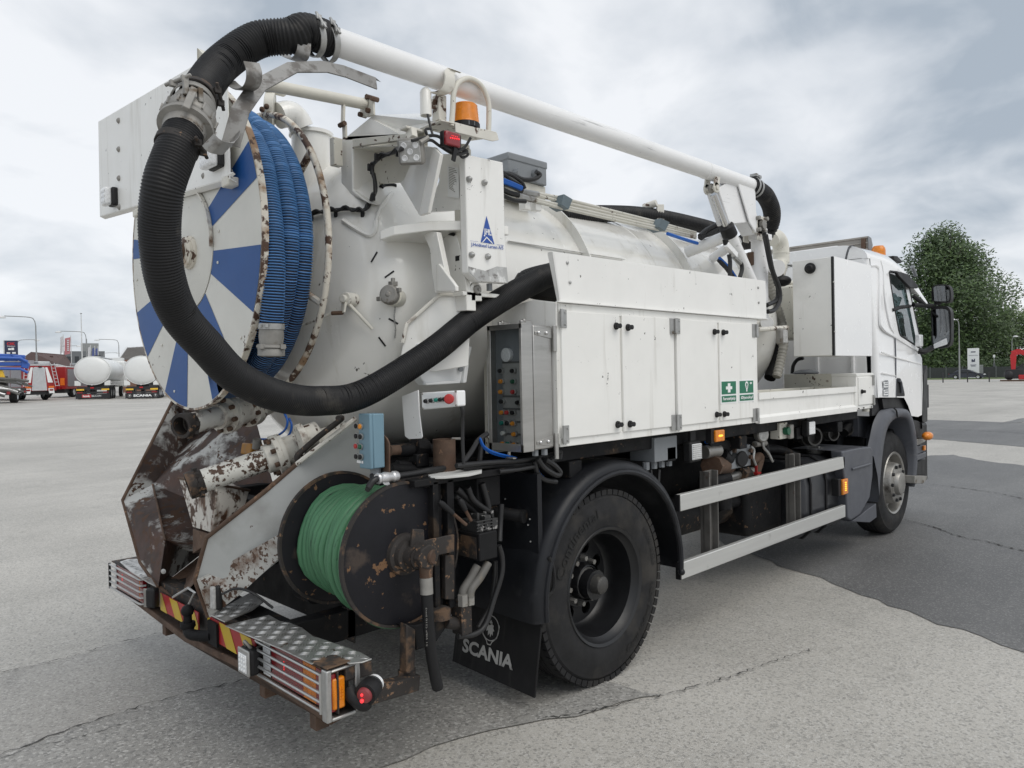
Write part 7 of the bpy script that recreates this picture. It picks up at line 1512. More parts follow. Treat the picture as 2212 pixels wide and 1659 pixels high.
mb = MB()
for k in range(3): mb.bx(x0_ + .01 + .045 * k, x0_ + .045 + .045 * k, 2.46, 2.58, zt_, zt_ + .05 + .02 * (k % 2)); mb.cyl((x0_ + .028 + .045 * k, 2.48, zt_ + .05), (x0_ + .028 + .045 * k, 2.48, zt_ + .085), .008, n=8)
for k in range(4): mb.bx(x0_ + .0, x1_ - .01, 2.455, 2.459, zt_ + .004 + .014 * k, zt_ + .011 + .014 * k)
part('valve_bank', mb, mat('flaking_black_paint', (.03, .03, .03), .5, chips=(((.30, .29, .28), 24., .60, .04),), bump=.4), vbx, bev=.002)
for a, b in (((2.002,2.47,1.108), (2.156,2.47,0.983)), ((2.111,2.46,1.104), (2.177,2.46,0.999))):
    a, b = V(a), V(b); lv_ = part('valve_lever', MB().tube([b, b.lerp(a, .55)], .008, 8), m_rust, vbx); part('lever_grip', MB().tube([b.lerp(a, .5), b.lerp(a, .9), a], [.012, .015, .008], 10), m_black, vbx)
m_cable2 = mat('dusty_grey_hose', (.13, .125, .115), .6, var=.3, chips=((DIRT, 14., .55, .1),))
for pts, r, mm in (([(2.227,2.48,0.785), (2.183,2.48,0.735), (2.141,2.48,0.694), (2.136,2.48,0.661)], .019, m_cable2), ([(2.276,2.46,0.792), (2.224,2.46,0.736), (2.173,2.46,0.697), (2.16,2.46,0.663)], .019, m_cable2), ([(2.344,2.46,0.859), (2.364,2.46,0.797), (2.358,2.46,0.721), (2.316,2.47,0.613), (2.261,2.47,0.512), (2.193,2.47,0.486), (2.104,2.48,0.497)], .013, m_cable), ([(2.358,2.5,0.779), (2.35,2.5,0.677), (2.317,2.5,0.575), (2.245,2.5,0.496)], .013, m_cable), ([(2.424,2.52,1.033), (2.413,2.52,0.942), (2.387,2.5,0.864)], .014, m_cable), ([(2.173,2.55,1.133), (2.28,2.55,1.049), (2.365,2.55,0.965), (2.408,2.55,0.886)], .016, m_cable), ([(2.222,2.53,1.135), (2.254,2.53,1.074), (2.33,2.53,1.019), (2.348,2.53,1.029), (2.312,2.53,1.144)], .015, m_cable), ([(2.172,2.56,1.101), (2.271,2.56,1.03), (2.365,2.56,0.932)], .013, m_cable)):
    P('hydraulic_hose', MB().tube(cr(pts, 6), r, 10), mm)
mb = MB()
for q in [(2.128,2.47,0.659),(2.168,2.47,0.656)]: mb.cyl(V(q) + V((0, 0, .02)), V(q) + V((0, 0, -.03)), .024, n=6)
P('hose_nut', mb, m_dull)
mb = MB(); mb.prism([V(p) for p in [(2.11,2.46,0.638),(2.171,2.46,0.639),(2.172,2.46,0.5),(2.112,2.46,0.497)]], (0, .07, 0)); mb.prism([V(p) for p in [(2.09,2.53,0.647),(2.233,2.53,0.617),(2.232,2.53,0.557),(2.088,2.53,0.585)]], (0, .05, 0)); mb.cyl(V((2.051,2.5,0.57)), V((2.142,2.5,0.535)), .028, n=12); P('motor_bracket', mb, m_darkrust, bev=.004)
mb = MB(); mb.prism([V(p) for p in [(1.818,2.5,0.614),(1.893,2.5,0.595),(2.052,2.5,0.595),(2.05,2.5,0.54),(1.995,2.5,0.491),(1.89,2.5,0.488),(1.885,2.5,0.571)]], (0, .05, 0)); ft_ = P('reel_foot', mb, m_dark, bev=.004)
mb = MB(); mb.lathe((2.018,2.5,0.624), (0, 0, 1), [(0, -.03), (.05, -.03), (.05, .01), (.03, .02), (0, .02)], 16); part('foot_bush', mb, m_darkrust, ft_)
mb = MB(); mb.prism([V(p) for p in [(1.821,2.47,0.624),(1.866,2.47,0.589),(1.858,2.47,0.406),(1.812,2.47,0.42)]], (0, .05, 0)); lg = P('reel_leg', mb, m_darkrust, bev=.005)
mb = MB(); mb.beam((1.587,2.45,0.406), (1.872,2.49,0.367), .06, .065); part('marker_arm', mb, m_darkrust, lg, bev=.005); mb = MB(); mb.prism([V(p) for p in [(1.817,2.535,0.4),(1.865,2.537,0.4),(1.882,2.497,0.4),(1.849,2.459,0.4),(1.802,2.5,0.4)]], (0, 0, .02)); part('arm_plate', mb, m_darkrust, lg)
# round side marker on a rubber arm
mc = V((1.549,2.36,0.46)); axm = V((-.62, -.30, -.12)).normalized()
mb = MB(); mb.lathe(mc, axm, [(.0, -.055), (.030, -.055), (.042, -.04), (.045, -.01), (.043, .012), (.034, .014), (.0, .012)], 24); sm2 = P('round_end_marker', mb, m_black)
mb = MB(); mb.lathe(mc, axm, [(.031, .012), (.028, .026), (.018, .032), (0, .034)], 20); part('lamp_glass', mb, mat('pale_red_lens', (.26, .045, .05), .3), sm2)
mb = MB(); mb.ell(mc + axm * .038 + V((0, 0, -.010)), .008, 8, 6); mb.ell(mc + axm * .038 + V((0, 0, .012)), .006, 8, 6); part('led', mb, m_redlit, sm2)
mb = MB(); mb.lathe(mc, axm, [(.036, -.056), (.034, -.07), (.02, -.076), (0, -.077)], 20); part('clear_rear_glass', mb, m_lens, sm2)
part('rubber_arm', MB().tube(cr([V(q) for q in ((1.522,2.44,0.467), (1.527,2.42,0.434), (1.543,2.38,0.414), (1.561,2.36,0.42))], 5), [.02, .022, .025, .027] + [.028] * 9 + [.026, .024, .02], 12), m_black, sm2)
# ---------------------------------------------------------------- rear bumper
mb = MB(); mb.bx(1.47, 1.56, 2.50, 4.90, .40, .545); bmp = P('rear_bumper', mb, m_darkrust, bev=.005)
mb = MB(); mb.prism([(1.45, 2.46, .335), (1.44, 3.0, .36), (1.46, 3.9, .30), (1.48, 4.75, .33), (1.56, 4.75, .33), (1.60, 3.9, .29), (1.58, 2.5, .33)], (0, 0, .035)); part('underrun_plate', mb, m_rust, bmp, bev=.006)
for y in (2.62, 3.05, 4.2): part('plate_hanger', MB().bx(1.47, 1.53, y - .02, y + .03, .26, .335), m_rust, bmp, bev=.003)
def hazard(y0, y1, z0, z1, x):
    """Red and yellow diagonal bars as flat reflective film, cut to the board."""
    b = P('hazard_board', MB().bx(x, x + .006, y1, y0, z0, z1), m_hred, bev=.001)
    w_ = .108; y = y0 + .3; mb = MB()
    while y > y1 - .3:
        quad_ = [(y, z1), (y - w_, z1), (y - w_ - .075, z0), (y - .075, z0)]
        lo, hi = y1 + .002, y0 - .002
        if not (max(q[0] for q in quad_) < lo or min(q[0] for q in quad_) > hi):
            bm = bmesh.new(); f = bm.faces.new([bm.verts.new((q[0], q[1], 0)) for q in quad_])
            for p, nn in (((lo, 0, 0), (-1, 0, 0)), ((hi, 0, 0), (1, 0, 0))): bmesh.ops.bisect_plane(bm, geom=bm.verts[:] + bm.edges[:] + bm.faces[:], plane_co=p, plane_no=nn, clear_outer=True)
            bm.verts.index_update()
            if bm.faces: mb.add([(x - .0015, v.co.x, v.co.y) for v in bm.verts], [[v.index for v in f.verts] for f in bm.faces])
            bm.free()
        y -= 2 * w_
    part('yellow_stripe', mb, m_yellow, b, sm=0)
ha = [(1.43,3.539,0.505),(1.43,3.211,0.485),(1.43,3.215,0.406),(1.43,3.53,0.388)]
hazard(ha[0][1], (1.43,3.042,0.484)[1], .415, .520, 1.438)
hazard((1.44,4.171,0.49)[1], (1.44,3.666,0.448)[1], .412, .505, 1.444)
# tow ball
mb = MB(); tb = V((1.38,3.631,0.538)); mb.ell(tb, .030, 18, 12); mb.cyl(tb, tb + V((0, 0, -.075)), .020, n=14); mb.lathe(tb + V((0, 0, -.055)), (0, 0, -1), [(0, 0), (.034, 0), (.036, .02), (.030, .03), (0, .03)], 16); mb.tube(cr([tb + V((0, 0, -.08)), tb + V((.0, -.03, -.105)), tb + V((.03, -.08, -.11)), tb + V((.06, -.13, -.105))], 5), .026, 12); mb.bx(1.425, 1.437, tb.y - .22, tb.y - .12, .40, .51); P('tow_ball', mb, m_dark, sm=60)
# lamp clusters behind wire guards
def cluster(y0, y1, s):
    """y0 outer end, y1 inner end."""
    lo, hi = min(y0, y1), max(y0, y1); mb = MB()
    mb.bx(1.462, 1.47, lo, hi, .385, .545); mb.bx(1.432, 1.60, lo, hi, .545, .552); mb.bx(1.45, 1.60, lo, hi, .372, .380)
    g = P('lamp_frame', mb, m_darkrust, bev=.002)
    if s:
        mb = MB(); mb.bx(1.415, 1.437, y0 - .004, y0 + .035, .365, .560); mb.bx(1.54, 1.562, y0 - .004, y0 + .02, .372, .556); mb.bx(1.437, 1.54, y0 - .004, y0 + .03, .365, .378); mb.bx(1.437, 1.54, y0 - .004, y0 + .03, .548, .558); part('end_frame', mb, m_steel, g, bev=.005)
        mb = MB(); mb.bx(1.445, 1.50, y0 + .004, y0 + .03, .40, .52); e = part('end_indicator', mb, m_amber, g, bev=.008)
        mb = MB(); 
        for i in range(3):
            for j in range(4): mb.bx(1.462 + .010 * i, 1.470 + .010 * i, y0 + .0015, y0 + .0045, .438 + .012 * j, .448 + .012 * j)
        part('indicator_reflector', mb, m_amber, g)
    L0 = hi - lo - .06; yy = [hi - .05 - L0 * t for t in (0, .12, .14, .62, .80, 1.0)] if s else [hi - .03 - L0 * t for t in (0, .06, .08, .88, .90, 1.0)]
    for (a, b, mm) in ((0, 1, m_lens), (1, 2, m_black), (2, 3, m_red), (3, 4, m_amber), (4, 5, m_red)):
        mb = MB(); mb.bx(1.440, 1.463, yy[b], yy[a] - .001, .395, .538); part('tail_lamp_lens', mb, mm, g, bev=.002)
    mb = MB()
    for k in range(6): mb.bx(1.4385, 1.4405, yy[2] - L0 * .20 - .003, yy[2] - L0 * .20 + .001, .44 + .010 * k, .446 + .010 * k)
    part('led', mb, m_redlit, g)
    for k in range(5):
        z = .396 + .0345 * k; a, b = hi - .01, lo + .045
        path = [V((1.450, a, z)), V((1.424, a - .012, z)), V((1.4195, a - .035, z)), V((1.4195, b, z))] if s else [V((1.4195, hi, z)), V((1.4195, lo + .035, z)), V((1.424, lo + .012, z)), V((1.450, lo + .004, z))]
        part('guard_bar', MB().tube(path, .0062, 8), m_wire, g)
    up_y = lo + .045 if s else hi - .004
    part('guard_upright', MB().tube([(1.4195, up_y, .388), (1.4195, up_y, .542)], .0075, 8), m_wire if s else m_black, g)
    return g
cluster(2.425, (1.42,3.028,0.491)[1] - .0, 1)
gl_ = cluster((1.45,4.399,0.513)[1], 4.945, 0)
# square work lamps
for q, sz, yawd, mm in (((1.385,3.027,0.45), .105, 0, m_lens),):
    c = V(q); mb = MB(); mb.box(c + V((.022, 0, 0)), (.05, sz, sz * 1.08)); wo = P('square_reversing_lamp', mb, m_black, bev=.016, seg=3)
    mb = MB(); mb.lathe(c, (-1, 0, 0), [(0, 0)], 3) if False else mb.box(c + V((-.006, 0, 0)), (.010, sz * .97, sz * 1.05)); part('lamp_bezel', mb, m_steel, wo, bev=.016, seg=3)
    mb = MB(); mb.box(c + V((-.012, 0, -.004)), (.006, sz * .68, sz * .74)); part('lamp_glass', mb, m_lens, wo, bev=.008)
    mb = MB()
    for i in range(4):
        for j in range(3): mb.ell(c + V((-.016, (j - 1) * .021, (i - 1.5) * .018 - .004)), (.003, .008, .007), 8, 5)
    part('led_cell', mb, m_swhite, wo)
    mb = MB(); mb.tube(cr([c + V((.02, .02, .05)), c + V((.005, .015, .075)), c + V((.0, 0, .085)), c + V((.005, -.015, .075)), c + V((.02, -.02, .05))], 4), .007, 6); part('lamp_bracket', mb, m_dull, wo)
c = V((1.4,4.158,0.491)); mb = MB(); mb.box(c, (.045, .06, .105), Matrix.Rotation(radians(25), 3, 'Z')); wo = P('square_reversing_lamp', mb, m_black, bev=.012); mb = MB(); mb.box(c + V((-.022, .012, 0)), (.008, .052, .10), Matrix.Rotation(radians(25), 3, 'Z')); part('lamp_bezel', mb, m_dull, wo, bev=.008)
# chequer plate treads
def tread(name, poly, z, jit=.004):
    p = [V((q[0], q[1], z + random.uniform(-jit, jit))) for q in poly]; mb = MB(); c = sum(p, V()) / len(p)
    mb.prism(p, (0, 0, -.005)); t = P(name, mb, m_cheq, bev=.001)
    mb = MB(); xs_, ys_ = [q.x for q in p], [q.y for q in p]; st = .044
    def inside(x, y):
        r = False
        for i in range(len(p)):
            a, b = p[i - 1], p[i]
            if (a.y > y) != (b.y > y) and x < (b.x - a.x) * (y - a.y) / (b.y - a.y) + a.x: r = not r
        return r
    nx, ny = int((max(xs_) - min(xs_)) / st) + 1, int((max(ys_) - min(ys_)) / st) + 1
    for i in range(nx):
        for j in range(ny):
            cx__, cy__ = min(xs_) + (i + .5) * st, min(ys_) + (j + .5) * st
            d = V((1, 1, 0)).normalized() if (i + j) % 2 else V((1, -1, 0)).normalized(); n_ = d.cross(V((0, 0, 1)))
            for k in (-1, 0, 1):
                o_ = V((cx__, cy__, 0)) + n_ * k * .0115
                if all(inside((o_ + d * e).x, (o_ + d * e).y) for e in (-.019, .019)):
                    zz_ = z + .0004; mb.add([o_ + d * .020 + V((0, 0, zz_)), o_ + n_ * .0034 + V((0, 0, zz_)), o_ - d * .020 + V((0, 0, zz_)), o_ - n_ * .0034 + V((0, 0, zz_)), o_ + V((0, 0, zz_ + .0028))], [[0, 1, 4], [1, 2, 4], [2, 3, 4], [3, 0, 4]])
    s_ = part('tread_pattern', mb, m_cheq, t, sm=0); s_['kind'] = 'stuff'
    return t
tread('chequer_plate', [(1.37,3.183,0.572),(1.463,3.174,0.572),(1.567,3.172,0.572),(1.564,3.061,0.572),(1.579,3.003,0.572),(1.58,2.896,0.572),(1.564,2.775,0.572),(1.577,2.688,0.572),(1.588,2.54,0.572),(1.593,2.469,0.572),(1.585,2.377,0.572),(1.549,2.383,0.572),(1.506,2.41,0.572),(1.508,2.521,0.572),(1.406,2.51,0.572),(1.4,2.747,0.572),(1.382,3.002,0.572)], .572, .003)
tread('chequer_plate', [(1.369,3.334,0.585),(1.505,3.423,0.585),(1.629,3.498,0.585),(1.633,3.337,0.585),(1.534,3.267,0.585),(1.359,3.165,0.585)], .588, .008)
tread('chequer_plate', [(1.452,4.857,0.56),(1.505,4.882,0.56),(1.553,4.811,0.56),(1.486,4.491,0.56),(1.401,4.105,0.56),(1.402,4.222,0.56),(1.42,4.566,0.56)], .560, .004)
mb = MB(); mb.prism([V(q) for q in [(1.413,2.542,0.566),(1.515,2.532,0.566),(1.523,2.424,0.566),(1.418,2.422,0.566)]], (0, 0, .006)); P('rusty_corner_plate', mb, m_darkrust, bev=.002)
mb = MB(); mb.bx(1.50, 1.56, 2.425, 2.44, .50, .56); mb.prism([V(q) for q in [(1.512,2.43,0.557),(1.62,2.43,0.539),(1.621,2.43,0.487),(1.516,2.43,0.492)]], (0, .02, 0)); P('corner_bracket', mb, m_darkrust, bev=.003)
mb = MB(); mb.beam((1.58, 3.1, .50), (1.60, 4.2, .50), .12, .10); mb.bx(1.6, 2.3, 3.0, 3.08, .42, .56); mb.cyl((1.9, 3.12, .66), (1.9, 3.3, .66), .06, n=12); mb.cyl((1.80, 3.15, .62), (1.80, 3.3, .62), .05, n=12); P('rear_cross_member', mb, m_dark, bev=.006)
mb = MB(); mb.prism([V(q) for q in [(1.873,3,0.567),(1.918,3,0.556),(1.914,3,0.387),(1.869,3,0.418)]], (0, .05, 0)); P('frame_stay', mb, m_darkrust, bev=.004)
P('tail_cable', MB().tube(cr([V(q) for q in ((1.408,3.3,0.677), (1.459,3.27,0.697), (1.504,3.2,0.682), (1.577,3.15,0.606))], 6), .006, 6), m_cable)
# dark pipework behind the hanging plate, cable bundles under the control cabinet
P('dark_pipe', MB().tube([(1.95,2.75,1.313), (2.099,2.75,1.306), (2.223,2.75,1.29)], .032, 14), m_dark); P('pipe_union', MB().tube([(2.079,2.74,1.319), (2.146,2.74,1.308)], .048, 8), m_dark); P('rusty_union', MB().tube([(1.943,2.74,1.315), (1.994,2.74,1.313)], .026, 10), m_rust)
mb = MB(); mb.box((2.095,2.72,1.26), (.07, .06, .06)); P('pipe_bracket', mb, m_dark, bev=.006); P('cross_tube', MB().tube([(1.933,2.72,1.231), (2.176,2.72,1.2)], .028, 10), m_dark); P('cross_tube', MB().tube([(1.985,2.74,1.248), (2.199,2.74,1.213)], .020, 10), m_dark)
for pts, r, mm in (([(2.131,2.5,1.246),(2.306,2.5,1.241),(2.534,2.5,1.23),(2.785,2.5,1.238)], .012, m_cable), ([(2.182,2.52,1.231),(2.398,2.52,1.217),(2.635,2.52,1.202),(2.817,2.52,1.211)], .012, m_cable), ([(2.374,2.48,1.196),(2.513,2.48,1.192),(2.676,2.48,1.198),(2.773,2.48,1.218)], .010, m_cable), ([(2.214,2.54,1.255),(2.257,2.54,1.294),(2.302,2.54,1.344),(2.361,2.54,1.372)], .012, m_cable), ([(2.306,2.54,1.23),(2.315,2.54,1.289),(2.324,2.54,1.353)], .012, m_cable),
                   ([(2.295,2.52,1.356),(2.326,2.52,1.311),(2.4,2.52,1.277),(2.531,2.52,1.243)], .0045, m_bluec), ([(2.3,2.53,1.35),(2.328,2.53,1.305),(2.402,2.53,1.268),(2.525,2.53,1.237)], .0045, m_bluec), ([(2.648,2.5,1.217),(2.663,2.5,1.169),(2.704,2.5,1.13),(2.792,2.5,1.091)], .0045, m_bluec), ([(2.618,2.48,1.221),(2.633,2.48,1.162),(2.682,2.48,1.123),(2.77,2.48,1.101)], .014, m_cable), ([(2.685,2.48,1.214),(2.726,2.48,1.176),(2.77,2.48,1.136)], .014, m_cable), ([(2.615,2.46,1.234),(2.664,2.46,1.184),(2.748,2.46,1.14),(2.779,2.46,1.148),(2.741,2.46,1.187),(2.673,2.46,1.223)], .014, m_cable), ([(2.734,2.46,1.246),(2.786,2.46,1.253),(2.781,2.46,1.218)], .010, m_cable)):
    P('blue_air_line' if mm is m_bluec else 'underbody_cable', MB().tube(cr(pts, 6), r, 8), mm)
P('cable_tray', MB().beam((2.213,2.54,1.234), (2.829,2.54,1.214), .06, .02), m_dark); mb = MB(); mb.bx(2.30, 2.45, 2.55, 2.75, 1.02, 1.17); P('solenoid_box', mb, m_dark, bev=.008)
mb = MB(); mb.prism([V(q) for q in [(2.36,2.58,1.195),(2.401,2.58,1.19),(2.4,2.58,1.141),(2.363,2.58,1.145)]], (0, .04, 0)); P('hose_bracket', mb, m_dark, bev=.004)

# ---------------------------------------------------------------- the yard around: built in local axes (x right, y away), then set on the ground
CR_ = -YAW
m_bt = mat('tanker_white', (.74, .75, .74), .3, var=.06, vs=.8, chips=(((.5, .5, .48), .5, .62, .3),))
m_bk = mat('trailer_black', (.02, .02, .022), .5)
m_fr = mat('fire_red', (.33, .022, .022), .3, var=.05)
m_fs = mat('shutter_grey', (.30, .29, .31), .45, .2, var=.05)
m_al2 = mat('bright_aluminium', (.60, .61, .62), .35, .6, var=.08)
m_or = mat('reflector_orange', (.80, .18, .02), .4)
m_ye = mat('reflector_yellow', (.80, .50, .04), .4)
m_cb = mat('crane_blue', (.035, .11, .42), .35, var=.08, vs=1.)
m_cr = mat('crane_red', (.50, .02, .025), .35, var=.08)
m_pole = mat('lamp_post_steel', (.30, .31, .31), .5, .3)
m_lampw = mat('lamp_head_white', (.62, .63, .63), .4)
m_brick = mat('brick_wall', (.24, .13, .09), .8, var=.15, vs=2.)
m_broof = mat('brown_roof', (.085, .045, .038), .8, var=.15, vs=3.)
m_groof = mat('grey_tile_roof', (.16, .15, .14), .8, var=.15, vs=2.)
m_wall = mat('grey_building_wall', (.14, .15, .16), .7, var=.05)
m_win = mat('dark_window', (.03, .035, .04), .1)
m_car = mat('car_dark_blue', (.030, .036, .058), .18, coat=.6, var=.03)
m_leaf1 = mat('leaf_dark_green', (.055, .092, .036), .55, var=.3, vs=.6)
m_leaf2 = mat('leaf_mid_green', (.090, .148, .046), .55, var=.3, vs=.5)
m_leaf3 = mat('leaf_bush_green', (.115, .165, .060), .55, var=.3, vs=.5)
m_bark = mat('bark', (.06, .05, .04), .9)
m_grass = mat('grass_verge', (.085, .125, .035), .9, var=.25, vs=1.5)
m_post = mat('fence_post', (.12, .13, .13), .6)
m_flag = mat('flag_cloth_white', (.62, .62, .64), .7)
m_flagr = mat('flag_cloth_red', (.50, .20, .22), .7)
m_flagb = mat('flag_cloth_blue', (.10, .13, .30), .7)
m_okb = mat('sign_dark_blue', (.025, .032, .075), .5)
m_pump = mat('pump_pipe_grey', (.11, .11, .105), .6, .2, var=.4, vs=2.)
def put(o, p, yaw, s=1):
    """Stand a thing on the ground at p, its local y axis pointing yaw degrees clockwise of the line of sight."""
    o.location = (p[0], p[1], ground_z(p[0], p[1])); o.rotation_euler = (0, 0, math.atan2(p[1], p[0]) - pi / 2 - radians(yaw)); o.scale = (s, s, s)
def wheel2(par, x, y, r=.5, w=.28):
    mb = MB(); mb.lathe((x, y, r), (1, 0, 0), [(r * .55, 0), (r * .9, -.01), (r, .05), (r, w - .05), (r * .9, w), (r * .55, w)], 24); o = part('wheel', mb, m_tyre, par)
    mb = MB(); mb.lathe((x + .01, y, r), (1, 0, 0), [(r * .56, 0), (r * .45, .05), (r * .2, .04), (0, .02)], 20); mb.lathe((x + w - .01, y, r), (-1, 0, 0), [(r * .56, 0), (r * .45, .05), (r * .2, .04), (0, .02)], 20); part('rim', mb, m_al2, o)
def tanker(p, yaw, label, logo):
    t = thing('tanker_trailer', label, 'tanker'); n = 40
    el = lambda s, y, dz=0: [V((1.28 * s * cos(2 * pi * i / n), y, 2.32 + 1.14 * s * sin(2 * pi * i / n))) for i in range(n)]
    mb = MB(); rings = [(.25, -.22), (.5, -.19), (.75, -.13), (.92, -.05), (1, .04), (1, 3), (1, 6), (1, 9.6), (.9, 9.75)]
    for s, y in rings: mb.v += el(s, y)
    for i in range(len(rings) - 1):
        for j in range(n): mb.f.append([i * n + j, i * n + (j + 1) % n, (i + 1) * n + (j + 1) % n, (i + 1) * n + j]); mb.mi.append(0)
    mb.f += [list(range(n)), [(len(rings) - 1) * n + j for j in range(n)]]; mb.mi += [0, 0]
    tk = part('tank', mb, m_bt, t, sm=50)
    part('end_rim', MB().tube(el(1.01, .03), .03, 6, closed=True), m_bt, tk); part('walkway', MB().bx(-.35, .45, .5, 9, 3.44, 3.50), m_al2, tk); part('manhole', MB().cyl((.2, 1.5, 3.5), (.2, 1.5, 3.6), .25), m_bk, tk)
    mb = MB(); mb.bx(-.45, .45, .4, 10, .95, 1.2); mb.bx(-1.15, 1.15, .05, .18, .75, 1.0); part('frame', mb, m_bk, t)
    part('side_skirt_rail', MB().bx(1.10, 1.26, .6, 9, 1.12, 1.24), m_bt, t); part('side_skirt_rail', MB().bx(1.12, 1.28, .6, 9, 1.32, 1.42), m_bt, t)
    for s in (-1, 1):
        part('end_bracket', MB().prism([(s * 1.28, -.05, 1.12), (s * .85, -.05, 1.12), (s * .85, -.05, 1.35), (s * 1.05, -.05, 1.50), (s * 1.28, -.05, 1.52)], (0, .12, 0)), m_bt, t)
        part('reflector_plate', MB().bx(*sorted((s * 1.18, s * .62)), -.04, 0, .72, .85), m_ye, t); part('tail_lamp', MB().bx(*sorted((s * 1.12, s * .72)), -.06, 0, .50, .60), m_red, t)
        for y in (1.0, 2.1, 3.2): wheel2(t, s * 1.22 - (.28 if s > 0 else 0), y)
        wheel2(t, s * 1.22 - (.28 if s > 0 else 0), 8.6)
    mb = MB(); mb.bx(-1.22, 1.22, -.06, .06, .06, .46); b = part('rear_board', mb, m_bk, t); part('underrun_bar', MB().bx(-1.2, 1.2, -.03, .05, .48, .62), m_bk, t); part('red_coupling', MB().box((-.05, 0, .93), (.25, .1, .1)), m_cr, t)
    part('drain', MB().ell((-.05, -.1, 1.16), (.09, .09, .07), 10, 6), m_al2, t)
    f = lambda c, w, h: planar((c, -.064, .27), (w, 0, 0), (0, 0, h))
    if logo == 'h':
        part('logo_field', MB().bx(-.78, -.12, -.0635, -.06, .15, .39), m_cr, b); mb = MB(); text(mb, 'hmk', planar((-.45, -.066, .27), (.52, 0, 0), (0, 0, .17)), .03); text(mb, 'BILCON', f(.25, .66, .15), .0)
    else:
        mb = MB(); text(mb, 'SCANIA', f(.05, 1.36, .19), .05)
        for s in (-1, 1):
            a = [V((s * .95 + .05 + .11 * cos(2 * pi * i / 16), -.064, .27 + .12 * sin(2 * pi * i / 16))) for i in range(16)]; part('round_emblem', MB().tube(a, .012, 5, closed=True), m_tgrey, b); mb.add([(s * .95, -.064, .33), (s * .95 + .1, -.064, .33), (s * .95 + .05, -.064, .20)], [[0, 1, 2]])
    part('board_lettering', mb, m_swhite, b, sm=0)
    mb = MB(); mb.bx(-1.25, 1.25, 10.3, 12.2, .9, 3.35); c = part('tractor_cab', mb, m_bt, t, bev=.15, seg=3); part('roof_spoiler', MB().prism([(-1.1, 10.4, 3.3), (1.1, 10.4, 3.3), (1.1, 11.6, 3.3)], (0, 0, .35)), m_bt, c); part('rear_window', MB().bx(-.8, .8, 10.27, 10.31, 2.3, 3.0), m_win, c)
    put(t, p, yaw)
tanker((18.22,66.53,0.4), 8, 'white tanker trailer with hmk BILCON on its black rear board', 'h')
tanker((21.04,63.71,0.43), 8, 'white tanker trailer with SCANIA lettering, half behind the blue and white disc', 's')
# silver and red fire engine with rear ladders
t = thing('fire_truck', 'red and silver fire truck with ladders on its rear roller shutter', 'fire truck')
part('body', MB().bx(-1.22, 1.22, 0, 7.5, .75, 2.78), m_fr, t, bev=.06)
for a, b in ((.25, 2.0), (2.1, 4.0), (4.1, 6.0)): part('side_shutter', MB().bx(-1.25, -1.21, a, b, .95 if a > 1 else 1.1, 2.62), m_fs, t)
part('lower_locker', MB().bx(-1.25, -1.21, .3, 1.9, .62, 1.05), m_fs, t); part('white_band', MB().bx(-1.26, -1.2, -.01, .25, 1.35, 1.62), m_swhite, t); part('roof_edge', MB().bx(-1.24, 1.24, -.02, 7.4, 2.74, 2.84), m_al2, t)
sh_ = part('rear_shutter', MB().prism([(-.62, -.03, .78), (.48, -.03, .78), (.36, -.03, 2.5), (.30, -.03, 2.62), (-.42, -.03, 2.62), (-.5, -.03, 2.5)], (0, .02, 0)), m_al2, t)
for k in range(18): part('slat', MB().bx(-.52, .38, -.042, -.03, .95 + .088 * k, 1.02 + .088 * k), m_al2, sh_)
for s in (-1, 1):
    part('white_flash', MB().prism([(s * .45 - .06, -.02, 2.6), (s * .60 - .06, -.02, 2.6), (s * 1.0 - .06, -.02, 1.4), (s * .62 - .06, -.02, 1.4)], (0, .015, 0)), m_swhite, t)
    part('tail_box', MB().prism([(s * .62 - .06, -.06, .95), (s * 1.02 - .06, -.06, .95), (s * 1.08 - .06, -.06, .55), (s * .70 - .06, -.06, .55)], (0, .08, 0)), m_swhite, t); part('tail_lamp', MB().bx(s * .84 - .2, s * .84 + .08, -.08, -.05, .75, .88), m_red, t); part('orange_reflector', MB().bx(s * .84 - .26, s * .84 + .14, -.08, -.05, .97, 1.12), m_or, t)
    lx_ = s * .92 + (.0 if s > 0 else -.05)
    lad = thing('ladder', ('aluminium ladder on the left side of the fire truck shutter' if s < 0 else 'aluminium ladder on the right side of the fire truck shutter'), 'ladder') if False else None
    mb = MB()
    for dx in (-.14, .14): mb.tube([(lx_ + dx + s * .22, -.28, 1.1), (lx_ + dx - s * .02, -.05, 2.95)], .025, 6)
    l_ = part('ladder', mb, m_al2, t)
    for k in range(7):
        f = k / 6.5; part('rung', MB().tube([(lx_ - .14 + s * (.22 - .24 * f), -.28 + .23 * f, 1.15 + 1.8 * f), (lx_ + .14 + s * (.22 - .24 * f), -.28 + .23 * f, 1.15 + 1.8 * f)], .018, 5), m_al2, l_)
    for y in (1.6, 5.6): wheel2(t, s * 1.2 - (.3 if s > 0 else 0), y, .48, .3)
part('roof_locker', MB().bx(-1.15, -.25, .3, 5, 2.85, 3.15), m_fs, t, bev=.03); part('roof_gear', MB().bx(-.05, .8, .1, 3, 2.85, 3.08), m_al2, t, bev=.04); part('searchlight', MB().box((0.0, -.1, 2.62), (.2, .12, .1)), m_bk, t); part('chassis', MB().bx(-1.0, 1.0, .2, 7, .45, .8), m_bk, t); part('cab', MB().bx(-1.2, 1.2, 7.5, 9.3, .7, 2.7), m_fr, t, bev=.1)
put(t, (14.69,67.21,0.3), -24)
t = thing('fire_truck', 'all-red fire truck with grey side shutters parked beside the white tanker', 'fire truck')
